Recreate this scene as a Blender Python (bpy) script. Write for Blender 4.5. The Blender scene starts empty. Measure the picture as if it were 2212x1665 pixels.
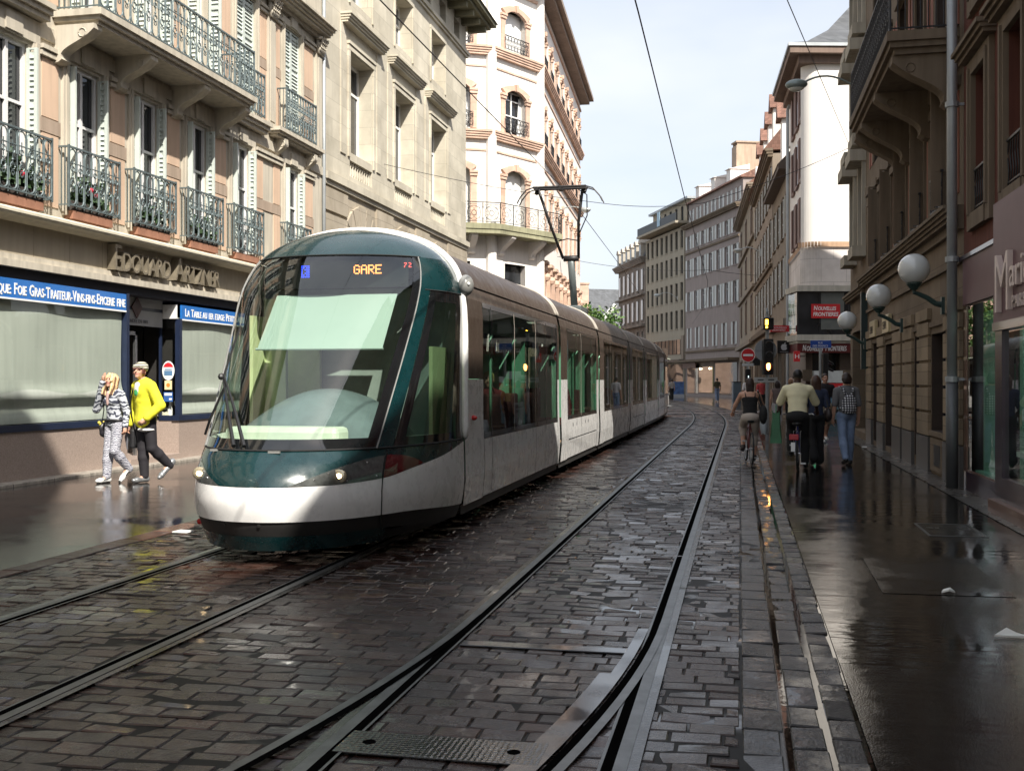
import bpy, math, random
import numpy as np
from mathutils import Matrix, Vector
R = math.radians
C = bpy.context.scene.collection
SC = bpy.context.scene
rnd = random.Random(7)

# ---------------------------------------------------------------- camera, world, sun, exposure
# street frame: +Y runs down the street, +X to the right hand houses, Z up (metres)
HEAD = R(11.86)
cd = bpy.data.cameras.new('camera'); cam = bpy.data.objects.new('camera', cd); C.objects.link(cam)
cam.location = (0, 0, 1.6); cam.rotation_euler = (R(90), 0, HEAD)
cd.sensor_width = 36; cd.lens = 36 * 2350 / 2212; cd.clip_end = 2000; cd.clip_start = .1
cd.shift_y = (822 - 832.5) / 2212
SC.camera = cam
SUN_EL = R(46); SUN_H = (.606, -.795)            # horizontal direction towards the sun
w = bpy.data.worlds.new('World'); SC.world = w; w.use_nodes = True
nt = w.node_tree; nt.nodes.clear()
def wn(t, **k):
    n = nt.nodes.new(t)
    for a, b in k.items(): setattr(n, a, b)
    return n
out = wn('ShaderNodeOutputWorld'); bg = wn('ShaderNodeBackground'); sky = wn('ShaderNodeTexSky', sky_type='NISHITA')
sky.sun_disc = False; sky.sun_elevation = SUN_EL; sky.sun_rotation = math.atan2(SUN_H[0], SUN_H[1])
sky.air_density = 1.0; sky.dust_density = 2.6; sky.ozone_density = 1.0
tc = wn('ShaderNodeTexCoord'); mp = wn('ShaderNodeMapping'); mp.inputs['Scale'].default_value = (1.2, 1.2, 3.0)
ns = wn('ShaderNodeTexNoise'); ns.inputs['Scale'].default_value = 1.7; ns.inputs['Detail'].default_value = 5; ns.inputs['Roughness'].default_value = .5
rp = wn('ShaderNodeValToRGB'); rp.color_ramp.elements[0].position = .05; rp.color_ramp.elements[1].position = .72
mx = wn('ShaderNodeMix', data_type='RGBA')
nt.links.new(tc.outputs['Generated'], mp.inputs['Vector']); nt.links.new(mp.outputs[0], ns.inputs['Vector'])
nt.links.new(ns.outputs['Fac'], rp.inputs['Fac']); nt.links.new(rp.outputs['Color'], mx.inputs['Factor'])
mx.inputs['B'].default_value = (5.1, 5.3, 5.65, 1)
nt.links.new(sky.outputs[0], mx.inputs['A']); nt.links.new(mx.outputs['Result'], bg.inputs['Color'])
bg.inputs['Strength'].default_value = .10
nt.links.new(bg.outputs[0], out.inputs['Surface'])
sl = bpy.data.lights.new('sun', 'SUN'); sl.energy = 4.25; sl.angle = R(.5); sl.color = (1, .95, .86)
sun = bpy.data.objects.new('sun', sl); C.objects.link(sun)
ce = math.cos(SUN_EL)
sun.rotation_euler = Vector((-SUN_H[0] * ce, -SUN_H[1] * ce, -math.sin(SUN_EL))).to_track_quat('-Z', 'Y').to_euler()
vs = SC.view_settings; vs.view_transform = 'Standard'; vs.look = 'None'; vs.gamma = 1; vs.exposure = 1.0
SC.cycles.max_bounces = 8; SC.cycles.diffuse_bounces = 3; SC.cycles.glossy_bounces = 4; SC.cycles.transparent_max_bounces = 12
SC.cycles.use_denoising = True; SC.cycles.sample_clamp_indirect = 6

# ---------------------------------------------------------------- helpers
def cam2street(X, Y): return (.9787 * X - .2055 * Y, .2055 * X + .9787 * Y)
def tag(o, label=None, cat=None, group=None, kind=None):
    if label: o['label'] = label
    if cat: o['category'] = cat
    if group: o['group'] = group
    if kind: o['kind'] = kind
    return o
def empty(name, loc, rz=0, label=None, cat=None, group=None):
    o = bpy.data.objects.new(name, None); C.objects.link(o); o.location = loc; o.rotation_euler = (0, 0, rz)
    o.empty_display_size = .1
    return tag(o, label, cat, group)
def copy_tree(o, parent=None):
    c = o.copy(); C.objects.link(c)
    if parent: c.parent = parent
    for ch in list(o.children): copy_tree(ch, c)
    return c
class MB:
    def __init__(s): s.v = []; s.f = []; s.m = []
    def add(s, vs, fs, mi=0):
        b = len(s.v); s.v.extend([tuple(p) for p in vs]); s.f.extend([tuple(i + b for i in f) for f in fs]); s.m.extend([mi] * len(fs)); return s
    def box(s, x0, x1, y0, y1, z0, z1, mi=0):
        if x0 > x1: x0, x1 = x1, x0
        if y0 > y1: y0, y1 = y1, y0
        if z0 > z1: z0, z1 = z1, z0
        return s.add([(x0,y0,z0),(x1,y0,z0),(x1,y1,z0),(x0,y1,z0),(x0,y0,z1),(x1,y0,z1),(x1,y1,z1),(x0,y1,z1)],
              [(0,3,2,1),(4,5,6,7),(0,1,5,4),(1,2,6,5),(2,3,7,6),(3,0,4,7)], mi)
    def quad(s, a, b, c, d, mi=0): return s.add([a,b,c,d], [(0,1,2,3)], mi)
    def prism(s, pts, axis, a, b, mi=0):
        # pts: closed outline in the two other axes (in cyclic order), extruded along axis from a to b
        def P(p, t): return {'x': (t, p[0], p[1]), 'y': (p[0], t, p[1]), 'z': (p[0], p[1], t)}[axis]
        n = len(pts); vs = [P(p, a) for p in pts] + [P(p, b) for p in pts]
        fs = [tuple(range(n - 1, -1, -1)), tuple(range(n, 2 * n))] + [(i, (i + 1) % n, n + (i + 1) % n, n + i) for i in range(n)]
        return s.add(vs, fs, mi)
    def tube(s, pts, r, n=6, mi=0, caps=True, closed=False):
        pts = [Vector(p) for p in pts]; k = len(pts)
        if k < 2: return s
        rs = r if isinstance(r, (list, tuple)) else [r] * k
        up = None; rings = []
        for i, p in enumerate(pts):
            a = pts[(i - 1) % k] if (closed or i > 0) else p
            b = pts[(i + 1) % k] if (closed or i < k - 1) else p
            t = (b - a)
            if t.length < 1e-9: t = Vector((0, 0, 1))
            t.normalize()
            if up is None:
                up = Vector((0, 0, 1)) if abs(t.z) < .9 else Vector((1, 0, 0))
            q = t.cross(up)
            if q.length < 1e-6: q = t.cross(Vector((.3, .8, .5)))
            q.normalize(); up = q.cross(t).normalized()
            rings.append([p + (q * math.cos(6.28318 * j / n) + up * math.sin(6.28318 * j / n)) * rs[i] for j in range(n)])
        vs = [v for rg in rings for v in rg]; fs = []
        for i in range(k if closed else k - 1):
            o0 = i * n; o1 = ((i + 1) % k) * n
            for j in range(n): fs.append((o0 + j, o0 + (j + 1) % n, o1 + (j + 1) % n, o1 + j))
        if caps and not closed:
            fs.append(tuple(range(n - 1, -1, -1))); fs.append(tuple((k - 1) * n + j for j in range(n)))
        return s.add(vs, fs, mi)
    def lathe(s, prof, n=16, c=(0, 0, 0), mi=0):
        vs = []; fs = []; k = len(prof)
        for (r, z) in prof:
            for j in range(n):
                a = 6.28318 * j / n; vs.append((c[0] + r * math.cos(a), c[1] + r * math.sin(a), c[2] + z))
        for i in range(k - 1):
            for j in range(n): fs.append((i * n + j, i * n + (j + 1) % n, (i + 1) * n + (j + 1) % n, (i + 1) * n + j))
        fs.append(tuple(range(n - 1, -1, -1))); fs.append(tuple((k - 1) * n + j for j in range(n)))
        return s.add(vs, fs, mi)
    def ball(s, c, r, n=12, mi=0, sq=(1, 1, 1)):
        m = max(4, n // 2); vs = []; fs = []
        for i in range(m + 1):
            t = math.pi * i / m
            for j in range(n):
                a = 6.28318 * j / n
                vs.append((c[0] + r * sq[0] * math.sin(t) * math.cos(a), c[1] + r * sq[1] * math.sin(t) * math.sin(a), c[2] + r * sq[2] * math.cos(t)))
        for i in range(m):
            for j in range(n):
                q = (i * n + j, (i + 1) * n + j, (i + 1) * n + (j + 1) % n, i * n + (j + 1) % n)
                if i == 0: q = (j, n + j, n + (j + 1) % n)
                elif i == m - 1: q = (i * n + j, (i + 1) * n + j, i * n + (j + 1) % n)
                fs.append(q)
        return s.add(vs, fs, mi)
    def disc(s, c, r, ax, n=20, th=.01, mi=0, r2=None):
        # short cylinder along axis ax ('x','y','z'), front face at c, extends +th
        pts = [(r * math.cos(6.28318 * j / n), (r2 or r) * math.sin(6.28318 * j / n)) for j in range(n)]
        if ax == 'y': return s.prism([(c[0] + p[0], c[2] + p[1]) for p in pts], 'y', c[1], c[1] + th, mi)
        if ax == 'x': return s.prism([(c[1] + p[0], c[2] + p[1]) for p in pts], 'x', c[0], c[0] + th, mi)
        return s.prism([(c[0] + p[0], c[1] + p[1]) for p in pts], 'z', c[2], c[2] + th, mi)
    def grid(s, fn, nu, nv, mi=0, flip=False):
        vs = [fn(i / nu, j / nv) for j in range(nv + 1) for i in range(nu + 1)]; fs = []
        for j in range(nv):
            for i in range(nu):
                a = j * (nu + 1) + i; q = (a, a + 1, a + nu + 2, a + nu + 1)
                fs.append(q[::-1] if flip else q)
        return s.add(vs, fs, mi)
    def text(s, body, size, depth, M, sx=1, mi=0, align='LEFT', shear=0, bold=0):
        cu = bpy.data.curves.new('text', 'FONT'); cu.body = body; cu.size = size; cu.extrude = depth / 2; cu.align_x = align; cu.shear = shear; cu.offset = bold
        cu.resolution_u = 3
        o = bpy.data.objects.new('text', cu); C.objects.link(o); dg = bpy.context.evaluated_depsgraph_get()
        me = bpy.data.meshes.new_from_object(o.evaluated_get(dg))
        xs = [v.co.x for v in me.vertices]; wdt = (max(xs) if xs else 0) * sx
        s.add([M @ Vector((v.co.x * sx, v.co.y, v.co.z)) for v in me.vertices], [tuple(p.vertices) for p in me.polygons], mi)
        bpy.data.objects.remove(o); bpy.data.curves.remove(cu); bpy.data.meshes.remove(me)
        return wdt
    def build(s, name, mats, parent=None, smooth=False, bevel=0, loc=None):
        me = bpy.data.meshes.new(name); me.from_pydata(s.v, [], s.f)
        if not isinstance(mats, (list, tuple)): mats = [mats]
        for m in mats: me.materials.append(m)
        if len(mats) > 1: me.polygons.foreach_set('material_index', s.m)
        if smooth: me.polygons.foreach_set('use_smooth', [True] * len(me.polygons))
        me.update()
        o = bpy.data.objects.new(name, me); C.objects.link(o)
        if parent: o.parent = parent
        if loc: o.location = loc
        if smooth == 'auto':
            md = o.modifiers.new('edges', 'EDGE_SPLIT'); md.split_angle = R(38)
        if bevel:
            md = o.modifiers.new('bevel', 'BEVEL'); md.width = bevel; md.segments = 2; md.limit_method = 'ANGLE'; md.angle_limit = R(40)
        return o
def split(m, name, mats, parent, gap=.012, **k):
    # every separate piece of the builder becomes an object of its own (touching boxes stay together)
    n = len(m.v); par = list(range(n))
    def find(i):
        while par[i] != i: par[i] = par[par[i]]; i = par[i]
        return i
    for f in m.f:
        a = find(f[0])
        for i in f[1:]: par[find(i)] = a
    comp = {}
    for i in range(n): comp.setdefault(find(i), []).append(i)
    bx = [[[min(m.v[i][q] for i in ids) - gap / 2 for q in range(3)], [max(m.v[i][q] for i in ids) + gap / 2 for q in range(3)], set(ids)] for ids in comp.values()]
    ch = True
    while ch:
        ch = False; out_ = []
        for b in bx:
            for o in out_:
                if all(b[0][q] <= o[1][q] and b[1][q] >= o[0][q] for q in range(3)):
                    o[0] = [min(x, y) for x, y in zip(b[0], o[0])]; o[1] = [max(x, y) for x, y in zip(b[1], o[1])]; o[2] |= b[2]; ch = True; break
            else: out_.append(b)
        bx = out_
    res = []
    for lo, hi, ids in bx:
        order = sorted(ids); ix = {v: i for i, v in enumerate(order)}; q = MB(); q.v = [m.v[i] for i in order]
        for f, mi in zip(m.f, m.m):
            if f[0] in ids: q.f.append(tuple(ix[i] for i in f)); q.m.append(mi)
        res.append(q.build(name, mats, parent, **k))
    return res
def FM(x, y, z):   # text matrix on a facade: reads along +x, faces -y
    return Matrix.Translation((x, y, z)) @ Matrix.Rotation(R(90), 4, 'X')
def arc(cx, cz, r, a0, a1, n, y=0):
    return [(cx + r * math.cos(R(a0 + (a1 - a0) * i / n)), y, cz + r * math.sin(R(a0 + (a1 - a0) * i / n))) for i in range(n + 1)]
def wall(m, x0, x1, z0, z1, ops, y=0, depth=.3, mi=0, rmi=None):
    # facade sheet with openings (a,b,c,d) and their reveals going into the building
    xs = sorted({x0, x1, *[min(max(o[i], x0), x1) for o in ops for i in (0, 1)]}); zs = sorted({z0, z1, *[min(max(o[i], z0), z1) for o in ops for i in (2, 3)]})
    for i in range(len(xs) - 1):
        for j in range(len(zs) - 1):
            cx = (xs[i] + xs[i + 1]) / 2; cz = (zs[j] + zs[j + 1]) / 2
            if any(o[0] < cx < o[1] and o[2] < cz < o[3] for o in ops): continue
            m.quad((xs[i], y, zs[j]), (xs[i + 1], y, zs[j]), (xs[i + 1], y, zs[j + 1]), (xs[i], y, zs[j + 1]), mi)
    r = mi if rmi is None else rmi
    for o in ops:
        a, b, c, d = o[:4]; e = y + (o[4] if len(o) > 4 else depth)
        m.quad((a, y, c), (a, y, d), (a, e, d), (a, e, c), r); m.quad((b, y, d), (b, y, c), (b, e, c), (b, e, d), r)
        m.quad((a, y, d), (b, y, d), (b, e, d), (a, e, d), r); m.quad((b, y, c), (a, y, c), (a, e, c), (b, e, c), r)
    return m
def shell(m, x0, x1, yb, z0, z1, mi=0, y=0):   # sides, back and top of a building block
    m.quad((x0, yb, z0), (x0, y, z0), (x0, y, z1), (x0, yb, z1), mi); m.quad((x1, y, z0), (x1, yb, z0), (x1, yb, z1), (x1, y, z1), mi)
    m.quad((x1, yb, z0), (x0, yb, z0), (x0, yb, z1), (x1, yb, z1), mi); m.quad((x0, y, z1), (x1, y, z1), (x1, yb, z1), (x0, yb, z1), mi)

# ---------------------------------------------------------------- materials
class NT:
    def __init__(s, name):
        s.m = bpy.data.materials.new(name); s.m.use_nodes = True; s.t = s.m.node_tree; s.t.nodes.clear()
        s.o = s.t.nodes.new('ShaderNodeOutputMaterial')
    def n(s, t, ins=None, **k):
        n = s.t.nodes.new(t)
        for a, b in k.items(): setattr(n, a, b)
        for a, b in (ins or {}).items():
            if isinstance(b, tuple) and len(b) == 2 and hasattr(b[0], 'outputs'): s.t.links.new(b[0].outputs[b[1]], n.inputs[a])
            elif hasattr(b, 'outputs'): s.t.links.new(b.outputs[0], n.inputs[a])
            else: n.inputs[a].default_value = b
        return n
    def done(s, sh): s.t.links.new(sh.outputs[0], s.o.inputs['Surface']); return s.m
def c4(c): return (c[0], c[1], c[2], 1)
def mul(c, k): return tuple(min(1, x * k) for x in c)
def ramp(T, fac, stops):
    r = T.n('ShaderNodeValToRGB', {'Fac': fac}); el = r.color_ramp.elements
    while len(el) < len(stops): el.new(.5)
    for e, (p, c) in zip(el, stops): e.position = p; e.color = c4(c) if len(c) == 3 else c
    return r
def mapr(T, v, a, b, c, d): return T.n('ShaderNodeMapRange', {'Value': v, 'From Min': a, 'From Max': b, 'To Min': c, 'To Max': d})
def paint(name, col, rough=.5, metal=0, var=.12, scale=3, bump=0, bscale=40, spec=.5, coat=0, detail=4):
    T = NT(name); tc = T.n('ShaderNodeTexCoord')
    no = T.n('ShaderNodeTexNoise', {'Vector': (tc, 'Object'), 'Scale': scale, 'Detail': detail, 'Roughness': .6})
    cr = ramp(T, no, [(.3, mul(col, 1 - var)), (.7, mul(col, 1 + var))])
    p = T.n('ShaderNodeBsdfPrincipled', {'Base Color': cr, 'Roughness': rough, 'Metallic': metal, 'Specular IOR Level': spec, 'Coat Weight': coat, 'Coat Roughness': .05})
    if bump:
        b2 = T.n('ShaderNodeTexNoise', {'Vector': (tc, 'Object'), 'Scale': bscale, 'Detail': 3})
        bp = T.n('ShaderNodeBump', {'Height': b2, 'Strength': bump, 'Distance': .02}); T.t.links.new(bp.outputs[0], p.inputs['Normal'])
    return T.done(p)
def stone(name, col, bw=1.1, bh=.42, joint=.6, var=.14, rough=.85, mort=.008, tint=None):
    # dressed stone: courses, block-to-block colour change, grime in large patches
    T = NT(name); tc = T.n('ShaderNodeTexCoord'); sp = T.n('ShaderNodeSeparateXYZ', {0: (tc, 'Object')})
    sm = T.n('ShaderNodeMath', {0: (sp, 'X'), 1: (sp, 'Y')}, operation='ADD')
    cb = T.n('ShaderNodeCombineXYZ', {'X': sm, 'Y': (sp, 'Z')})
    br = T.n('ShaderNodeTexBrick', {'Vector': cb, 'Color1': c4(mul(col, 1 - var)), 'Color2': c4(mul(tint or col, 1 + var)), 'Mortar': c4(mul(col, joint)),
             'Scale': 1.0, 'Mortar Size': mort, 'Mortar Smooth': .3, 'Brick Width': bw, 'Row Height': bh, 'Bias': 0.0})
    no = T.n('ShaderNodeTexNoise', {'Vector': (tc, 'Object'), 'Scale': .9, 'Detail': 6, 'Roughness': .65})
    g = ramp(T, no, [(.25, (.72, .70, .66)), (.62, (1.06, 1.05, 1.03))])
    mxx = T.n('ShaderNodeMix', {'Factor': 1.0, 'A': (br, 'Color'), 'B': g}, data_type='RGBA', blend_type='MULTIPLY')
    n2 = T.n('ShaderNodeTexNoise', {'Vector': (tc, 'Object'), 'Scale': 28, 'Detail': 4})
    bp = T.n('ShaderNodeBump', {'Height': n2, 'Strength': .25, 'Distance': .01})
    p = T.n('ShaderNodeBsdfPrincipled', {'Base Color': (mxx, 'Result'), 'Roughness': rough, 'Specular IOR Level': .25, 'Normal': bp})
    return T.done(p)
def stucco(name, col, var=.10, streak=.18, rough=.9):
    T = NT(name); tc = T.n('ShaderNodeTexCoord')
    no = T.n('ShaderNodeTexNoise', {'Vector': (tc, 'Object'), 'Scale': .8, 'Detail': 6, 'Roughness': .6})
    mp_ = T.n('ShaderNodeMapping', {'Vector': (tc, 'Object'), 'Scale': (5, 5, .35)})
    n2 = T.n('ShaderNodeTexNoise', {'Vector': mp_, 'Scale': 1.6, 'Detail': 4})
    cr = ramp(T, no, [(.3, mul(col, 1 - var)), (.7, mul(col, 1 + var))])
    st = ramp(T, n2, [(.35, (1 - streak,) * 3), (.6, (1, 1, 1))])
    mxx = T.n('ShaderNodeMix', {'Factor': 1.0, 'A': cr, 'B': st}, data_type='RGBA', blend_type='MULTIPLY')
    n3 = T.n('ShaderNodeTexNoise', {'Vector': (tc, 'Object'), 'Scale': 60, 'Detail': 2})
    bp = T.n('ShaderNodeBump', {'Height': n3, 'Strength': .15, 'Distance': .006})
    return T.done(T.n('ShaderNodeBsdfPrincipled', {'Base Color': (mxx, 'Result'), 'Roughness': rough, 'Specular IOR Level': .2, 'Normal': bp}))
def glass(name, tint=(.6, .7, .65), dark=.5, rough=.01, ior=1.5, wave=.0):
    # thin pane: tinted see-through with a mirror coat by fresnel
    T = NT(name)
    tr = T.n('ShaderNodeBsdfTransparent', {'Color': c4(mul(tint, dark))})
    gl = T.n('ShaderNodeBsdfGlossy', {'Color': (1, 1, 1, 1), 'Roughness': rough})
    ge = T.n('ShaderNodeNewGeometry'); io = T.n('ShaderNodeMix', {'Factor': (ge, 'Backfacing'), 'A': ior, 'B': 1 / ior}); fr = T.n('ShaderNodeFresnel', {'IOR': (io, 'Result')})
    if wave:
        tc = T.n('ShaderNodeTexCoord'); no = T.n('ShaderNodeTexNoise', {'Vector': (tc, 'Object'), 'Scale': 1.3, 'Detail': 1})
        bp = T.n('ShaderNodeBump', {'Height': no, 'Strength': wave, 'Distance': .05}); T.t.links.new(bp.outputs[0], gl.inputs['Normal'])
    f2 = T.n('ShaderNodeMath', {0: fr, 1: .01}, operation='ADD')
    return T.done(T.n('ShaderNodeMixShader', {0: f2, 1: tr, 2: gl}))
def emit(name, col, st):
    T = NT(name); return T.done(T.n('ShaderNodeEmission', {'Color': c4(col), 'Strength': st}))
def house_glass(name, col=(.02, .022, .025), rough=.04):
    # window with a dark room behind: black body, strong sharp coat, slightly uneven panes
    T = NT(name); tc = T.n('ShaderNodeTexCoord'); no = T.n('ShaderNodeTexNoise', {'Vector': (tc, 'Object'), 'Scale': 1.1, 'Detail': 2})
    cr = ramp(T, no, [(.35, mul(col, .5)), (.7, mul(col, 1.8))])
    bp = T.n('ShaderNodeBump', {'Height': no, 'Strength': .06, 'Distance': .05})
    return T.done(T.n('ShaderNodeBsdfPrincipled', {'Base Color': cr, 'Roughness': rough, 'Specular IOR Level': .6, 'Normal': bp}))
def striped(name, a, b, scale, dist, direction='Z', rough=.85, thr=.5, det=2):
    T = NT(name); tc = T.n('ShaderNodeTexCoord')
    wv = T.n('ShaderNodeTexWave', {'Vector': (tc, 'Object'), 'Scale': scale, 'Distortion': dist, 'Detail': det, 'Detail Scale': 1.6}, bands_direction=direction)
    cr = ramp(T, (wv, 'Fac'), [(thr - .06, a), (thr + .06, b)])
    return T.done(T.n('ShaderNodeBsdfPrincipled', {'Base Color': cr, 'Roughness': rough, 'Specular IOR Level': .2}))

def wet_paving(name, c1, c2, bw, bh, mort, rot=0, rough=(.16, .42), puddle=(.60, .68), bump=.5, mcol=(.012, .011, .010), var=.5, pscale=.55, bias=-.1):
    T = NT(name); tc = T.n('ShaderNodeTexCoord')
    wob = T.n('ShaderNodeTexNoise', {'Vector': (tc, 'Object'), 'Scale': 2.2, 'Detail': 2})
    wv = T.n('ShaderNodeVectorMath', {0: (wob, 'Color'), 1: (.5, .5, .5)}, operation='SUBTRACT')
    ws = T.n('ShaderNodeVectorMath', {0: wv, 'Scale': .05}, operation='SCALE')
    ad = T.n('ShaderNodeVectorMath', {0: (tc, 'Object'), 1: ws}, operation='ADD')
    mp_ = T.n('ShaderNodeMapping', {'Vector': ad, 'Rotation': (0, 0, rot)})
    br = T.n('ShaderNodeTexBrick', {'Vector': mp_, 'Color1': c4(c1), 'Color2': c4(c2), 'Mortar': c4(mcol), 'Scale': 1, 'Mortar Size': mort, 'Mortar Smooth': .35,
             'Brick Width': bw, 'Row Height': bh, 'Bias': bias})
    no = T.n('ShaderNodeTexNoise', {'Vector': (tc, 'Object'), 'Scale': 7, 'Detail': 7, 'Roughness': .7})
    g = ramp(T, no, [(.3, (1 - var,) * 3), (.75, (1 + var,) * 3)])
    col = T.n('ShaderNodeMix', {'Factor': 1.0, 'A': (br, 'Color'), 'B': g}, data_type='RGBA', blend_type='MULTIPLY')
    pz = T.n('ShaderNodeTexNoise', {'Vector': (tc, 'Object'), 'Scale': pscale, 'Detail': 6, 'Roughness': .62})
    # water gathers in the joints first, then over whole stones
    pj = T.n('ShaderNodeMath', {0: (br, 'Fac'), 1: .10}, operation='MULTIPLY')
    pz2 = T.n('ShaderNodeMath', {0: (pz, 'Fac'), 1: pj}, operation='ADD')
    pud = mapr(T, pz2, puddle[0], puddle[1], 0, 1)
    rn = T.n('ShaderNodeTexNoise', {'Vector': (tc, 'Object'), 'Scale': 1.9, 'Detail': 5, 'Roughness': .7})
    rr = mapr(T, rn, .3, .7, rough[0], rough[1])
    rgh = T.n('ShaderNodeMix', {'Factor': pud, 'A': rr, 'B': .02})
    hf = T.n('ShaderNodeTexNoise', {'Vector': (tc, 'Object'), 'Scale': 46, 'Detail': 4, 'Roughness': .6})
    ht = T.n('ShaderNodeMath', {0: (br, 'Fac'), 1: -1.0}, operation='MULTIPLY')
    tilt = T.n('ShaderNodeMath', {0: no, 1: .5}, operation='MULTIPLY')
    h1 = T.n('ShaderNodeMath', {0: ht, 1: tilt}, operation='ADD')
    h0 = T.n('ShaderNodeMath', {0: hf, 1: .22, 2: h1}, operation='MULTIPLY_ADD')
    inv = mapr(T, pud, 0, 1, bump, .02)
    bp = T.n('ShaderNodeBump', {'Height': h0, 'Strength': inv, 'Distance': .012})
    pc = T.n('ShaderNodeMix', {'Factor': pud, 'A': (col, 'Result'), 'B': (.012, .011, .010, 1)}, data_type='RGBA')
    return T.done(T.n('ShaderNodeBsdfPrincipled', {'Base Color': (pc, 'Result'), 'Roughness': (rgh, 'Result'), 'Specular IOR Level': .5, 'Normal': bp}))
def wet_asphalt(name, col, rough=(.06, .3), bump=.25, pscale=.5, ripple=0, thr=(.46, .60)):
    T = NT(name); tc = T.n('ShaderNodeTexCoord')
    no = T.n('ShaderNodeTexNoise', {'Vector': (tc, 'Object'), 'Scale': 1.3, 'Detail': 7, 'Roughness': .65})
    cr = ramp(T, no, [(.3, mul(col, .7)), (.7, mul(col, 1.35))])
    gr = T.n('ShaderNodeTexVoronoi', {'Vector': (tc, 'Object'), 'Scale': 120})
    pz = T.n('ShaderNodeTexNoise', {'Vector': (tc, 'Object'), 'Scale': pscale, 'Detail': 5, 'Roughness': .6})
    pud = mapr(T, pz, thr[0], thr[1], 0, 1)
    rgh = T.n('ShaderNodeMix', {'Factor': pud, 'A': rough[1], 'B': rough[0]})
    st = mapr(T, pud, 0, 1, bump, bump * .12)
    rp_ = T.n('ShaderNodeTexNoise', {'Vector': (tc, 'Object'), 'Scale': 9, 'Detail': 3})
    hh = T.n('ShaderNodeMath', {0: (gr, 'Distance'), 1: .5, 2: rp_}, operation='MULTIPLY_ADD')
    bp = T.n('ShaderNodeBump', {'Height': hh, 'Strength': st, 'Distance': .008})
    # long low waves of the surface stretch what it mirrors
    pa = T.n('ShaderNodeTexNoise', {'Vector': (tc, 'Object'), 'Scale': .4, 'Detail': 3}); ps = mapr(T, pa, .42, .62, .03, .2)
    lm = T.n('ShaderNodeMapping', {'Vector': (tc, 'Object'), 'Scale': (.8, 2.6, 1)}); lw = T.n('ShaderNodeTexNoise', {'Vector': lm, 'Scale': 2.6, 'Detail': 3, 'Roughness': .55})
    b2 = T.n('ShaderNodeBump', {'Height': lw, 'Strength': ps, 'Distance': .03, 'Normal': bp})
    return T.done(T.n('ShaderNodeBsdfPrincipled', {'Base Color': cr, 'Roughness': (rgh, 'Result'), 'Specular IOR Level': .5, 'Normal': b2}))

def streaky(name, col, rough=.25, coat=.4, streak=.12, drops=0):
    # painted metal with faint rain and grime runs
    T = NT(name); tc = T.n('ShaderNodeTexCoord'); mp_ = T.n('ShaderNodeMapping', {'Vector': (tc, 'Object'), 'Scale': (3, 3, .3)}); n1 = T.n('ShaderNodeTexNoise', {'Vector': mp_, 'Scale': 2.4, 'Detail': 5, 'Roughness': .7})
    n2 = T.n('ShaderNodeTexNoise', {'Vector': (tc, 'Object'), 'Scale': 6, 'Detail': 6, 'Roughness': .7}); mm = T.n('ShaderNodeMath', {0: n1, 1: n2}, operation='MULTIPLY')
    cr = ramp(T, mm, [(.14, mul(col, 1 - streak)), (.30, col)]); rr = mapr(T, n2, .3, .7, rough * .8, rough * 1.5)
    p = T.n('ShaderNodeBsdfPrincipled', {'Base Color': cr, 'Roughness': rr, 'Coat Weight': coat, 'Coat Roughness': .06})
    if drops: vo = T.n('ShaderNodeTexVoronoi', {'Vector': (tc, 'Object'), 'Scale': 75}); dm = mapr(T, (vo, 'Distance'), 0, .22, 1, 0); bp = T.n('ShaderNodeBump', {'Height': dm, 'Strength': drops, 'Distance': .004}); T.t.links.new(bp.outputs[0], p.inputs['Coat Normal'])
    return T.done(p)
MT = {}
MT['beige'] = stone('beige_stone', (.51, .46, .375), 1.25, .46, .62)
MT['beige_plain'] = stucco('beige_stone_trim', (.52, .47, .385), .12, .2)
MT['peach'] = stucco('peach_stucco', (.61, .44, .32), .08, .12)
MT['grey_stone'] = stone('grey_beige_stone', (.54, .50, .415), 1.35, .52, .70, .10)
MT['grey_dark'] = stone('rusticated_stone', (.40, .35, .28), 1.3, .6, .5, .1)
MT['fascia'] = stucco('beige_fascia_panel', (.40, .35, .27), .06, .1, .6)
MT['granite'] = paint('pink_granite', (.33, .26, .22), .45, var=.35, scale=90, detail=2)
MT['cream'] = stucco('white_render', (.80, .76, .71), .03, .06)
MT['pink_stone'] = stone('pink_sandstone', (.60, .42, .33), .7, .35, .8, .10)
MT['iron'] = paint('grey_green_ironwork', (.13, .165, .17), .5, .3, .2, 12)
MT['black_iron'] = paint('black_ironwork', (.02, .02, .022), .5, .3, .2, 12)
MT['shutter'] = paint('pale_grey_green_shutter', (.55, .60, .55), .55, var=.08)
MT['shutter_white'] = paint('white_shutter', (.66, .68, .65), .6, var=.08)
MT['white'] = paint('white_paint', (.78, .77, .74), .4, var=.04)
MT['frame_white'] = paint('white_window_frame', (.72, .71, .70), .45, var=.05)
MT['pane'] = house_glass('window_glass')
MT['pane_curtain'] = house_glass('window_glass_with_curtain', (.30, .30, .29))
MT['zinc'] = paint('zinc', (.34, .36, .37), .5, .4, .12, 2)
MT['slate'] = stone('slate_roof', (.10, .105, .115), .3, .22, .7, .2, .6)
MT['tile'] = stone('clay_tile_roof', (.20, .11, .085), .2, .18, .6, .25, .8)
MT['brown_red'] = stucco('red_brown_render', (.13, .05, .037), .12, .2)
MT['dark_stone'] = stone('weathered_shade_stone', (.17, .13, .092), 1.1, .5, .6, .12)  # weathered stone, base colour also darkened to carry the street's shade
MT['dark_trim'] = stucco('weathered_shade_trim', (.17, .132, .095), .12, .2)  # trim colour darkened for the street shade in the same way
MT['black'] = paint('black_plastic', (.012, .012, .013), .45, var=.2)
MT['dark_room'] = paint('dark_interior', (.02, .018, .016), .9, var=.3)
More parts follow.
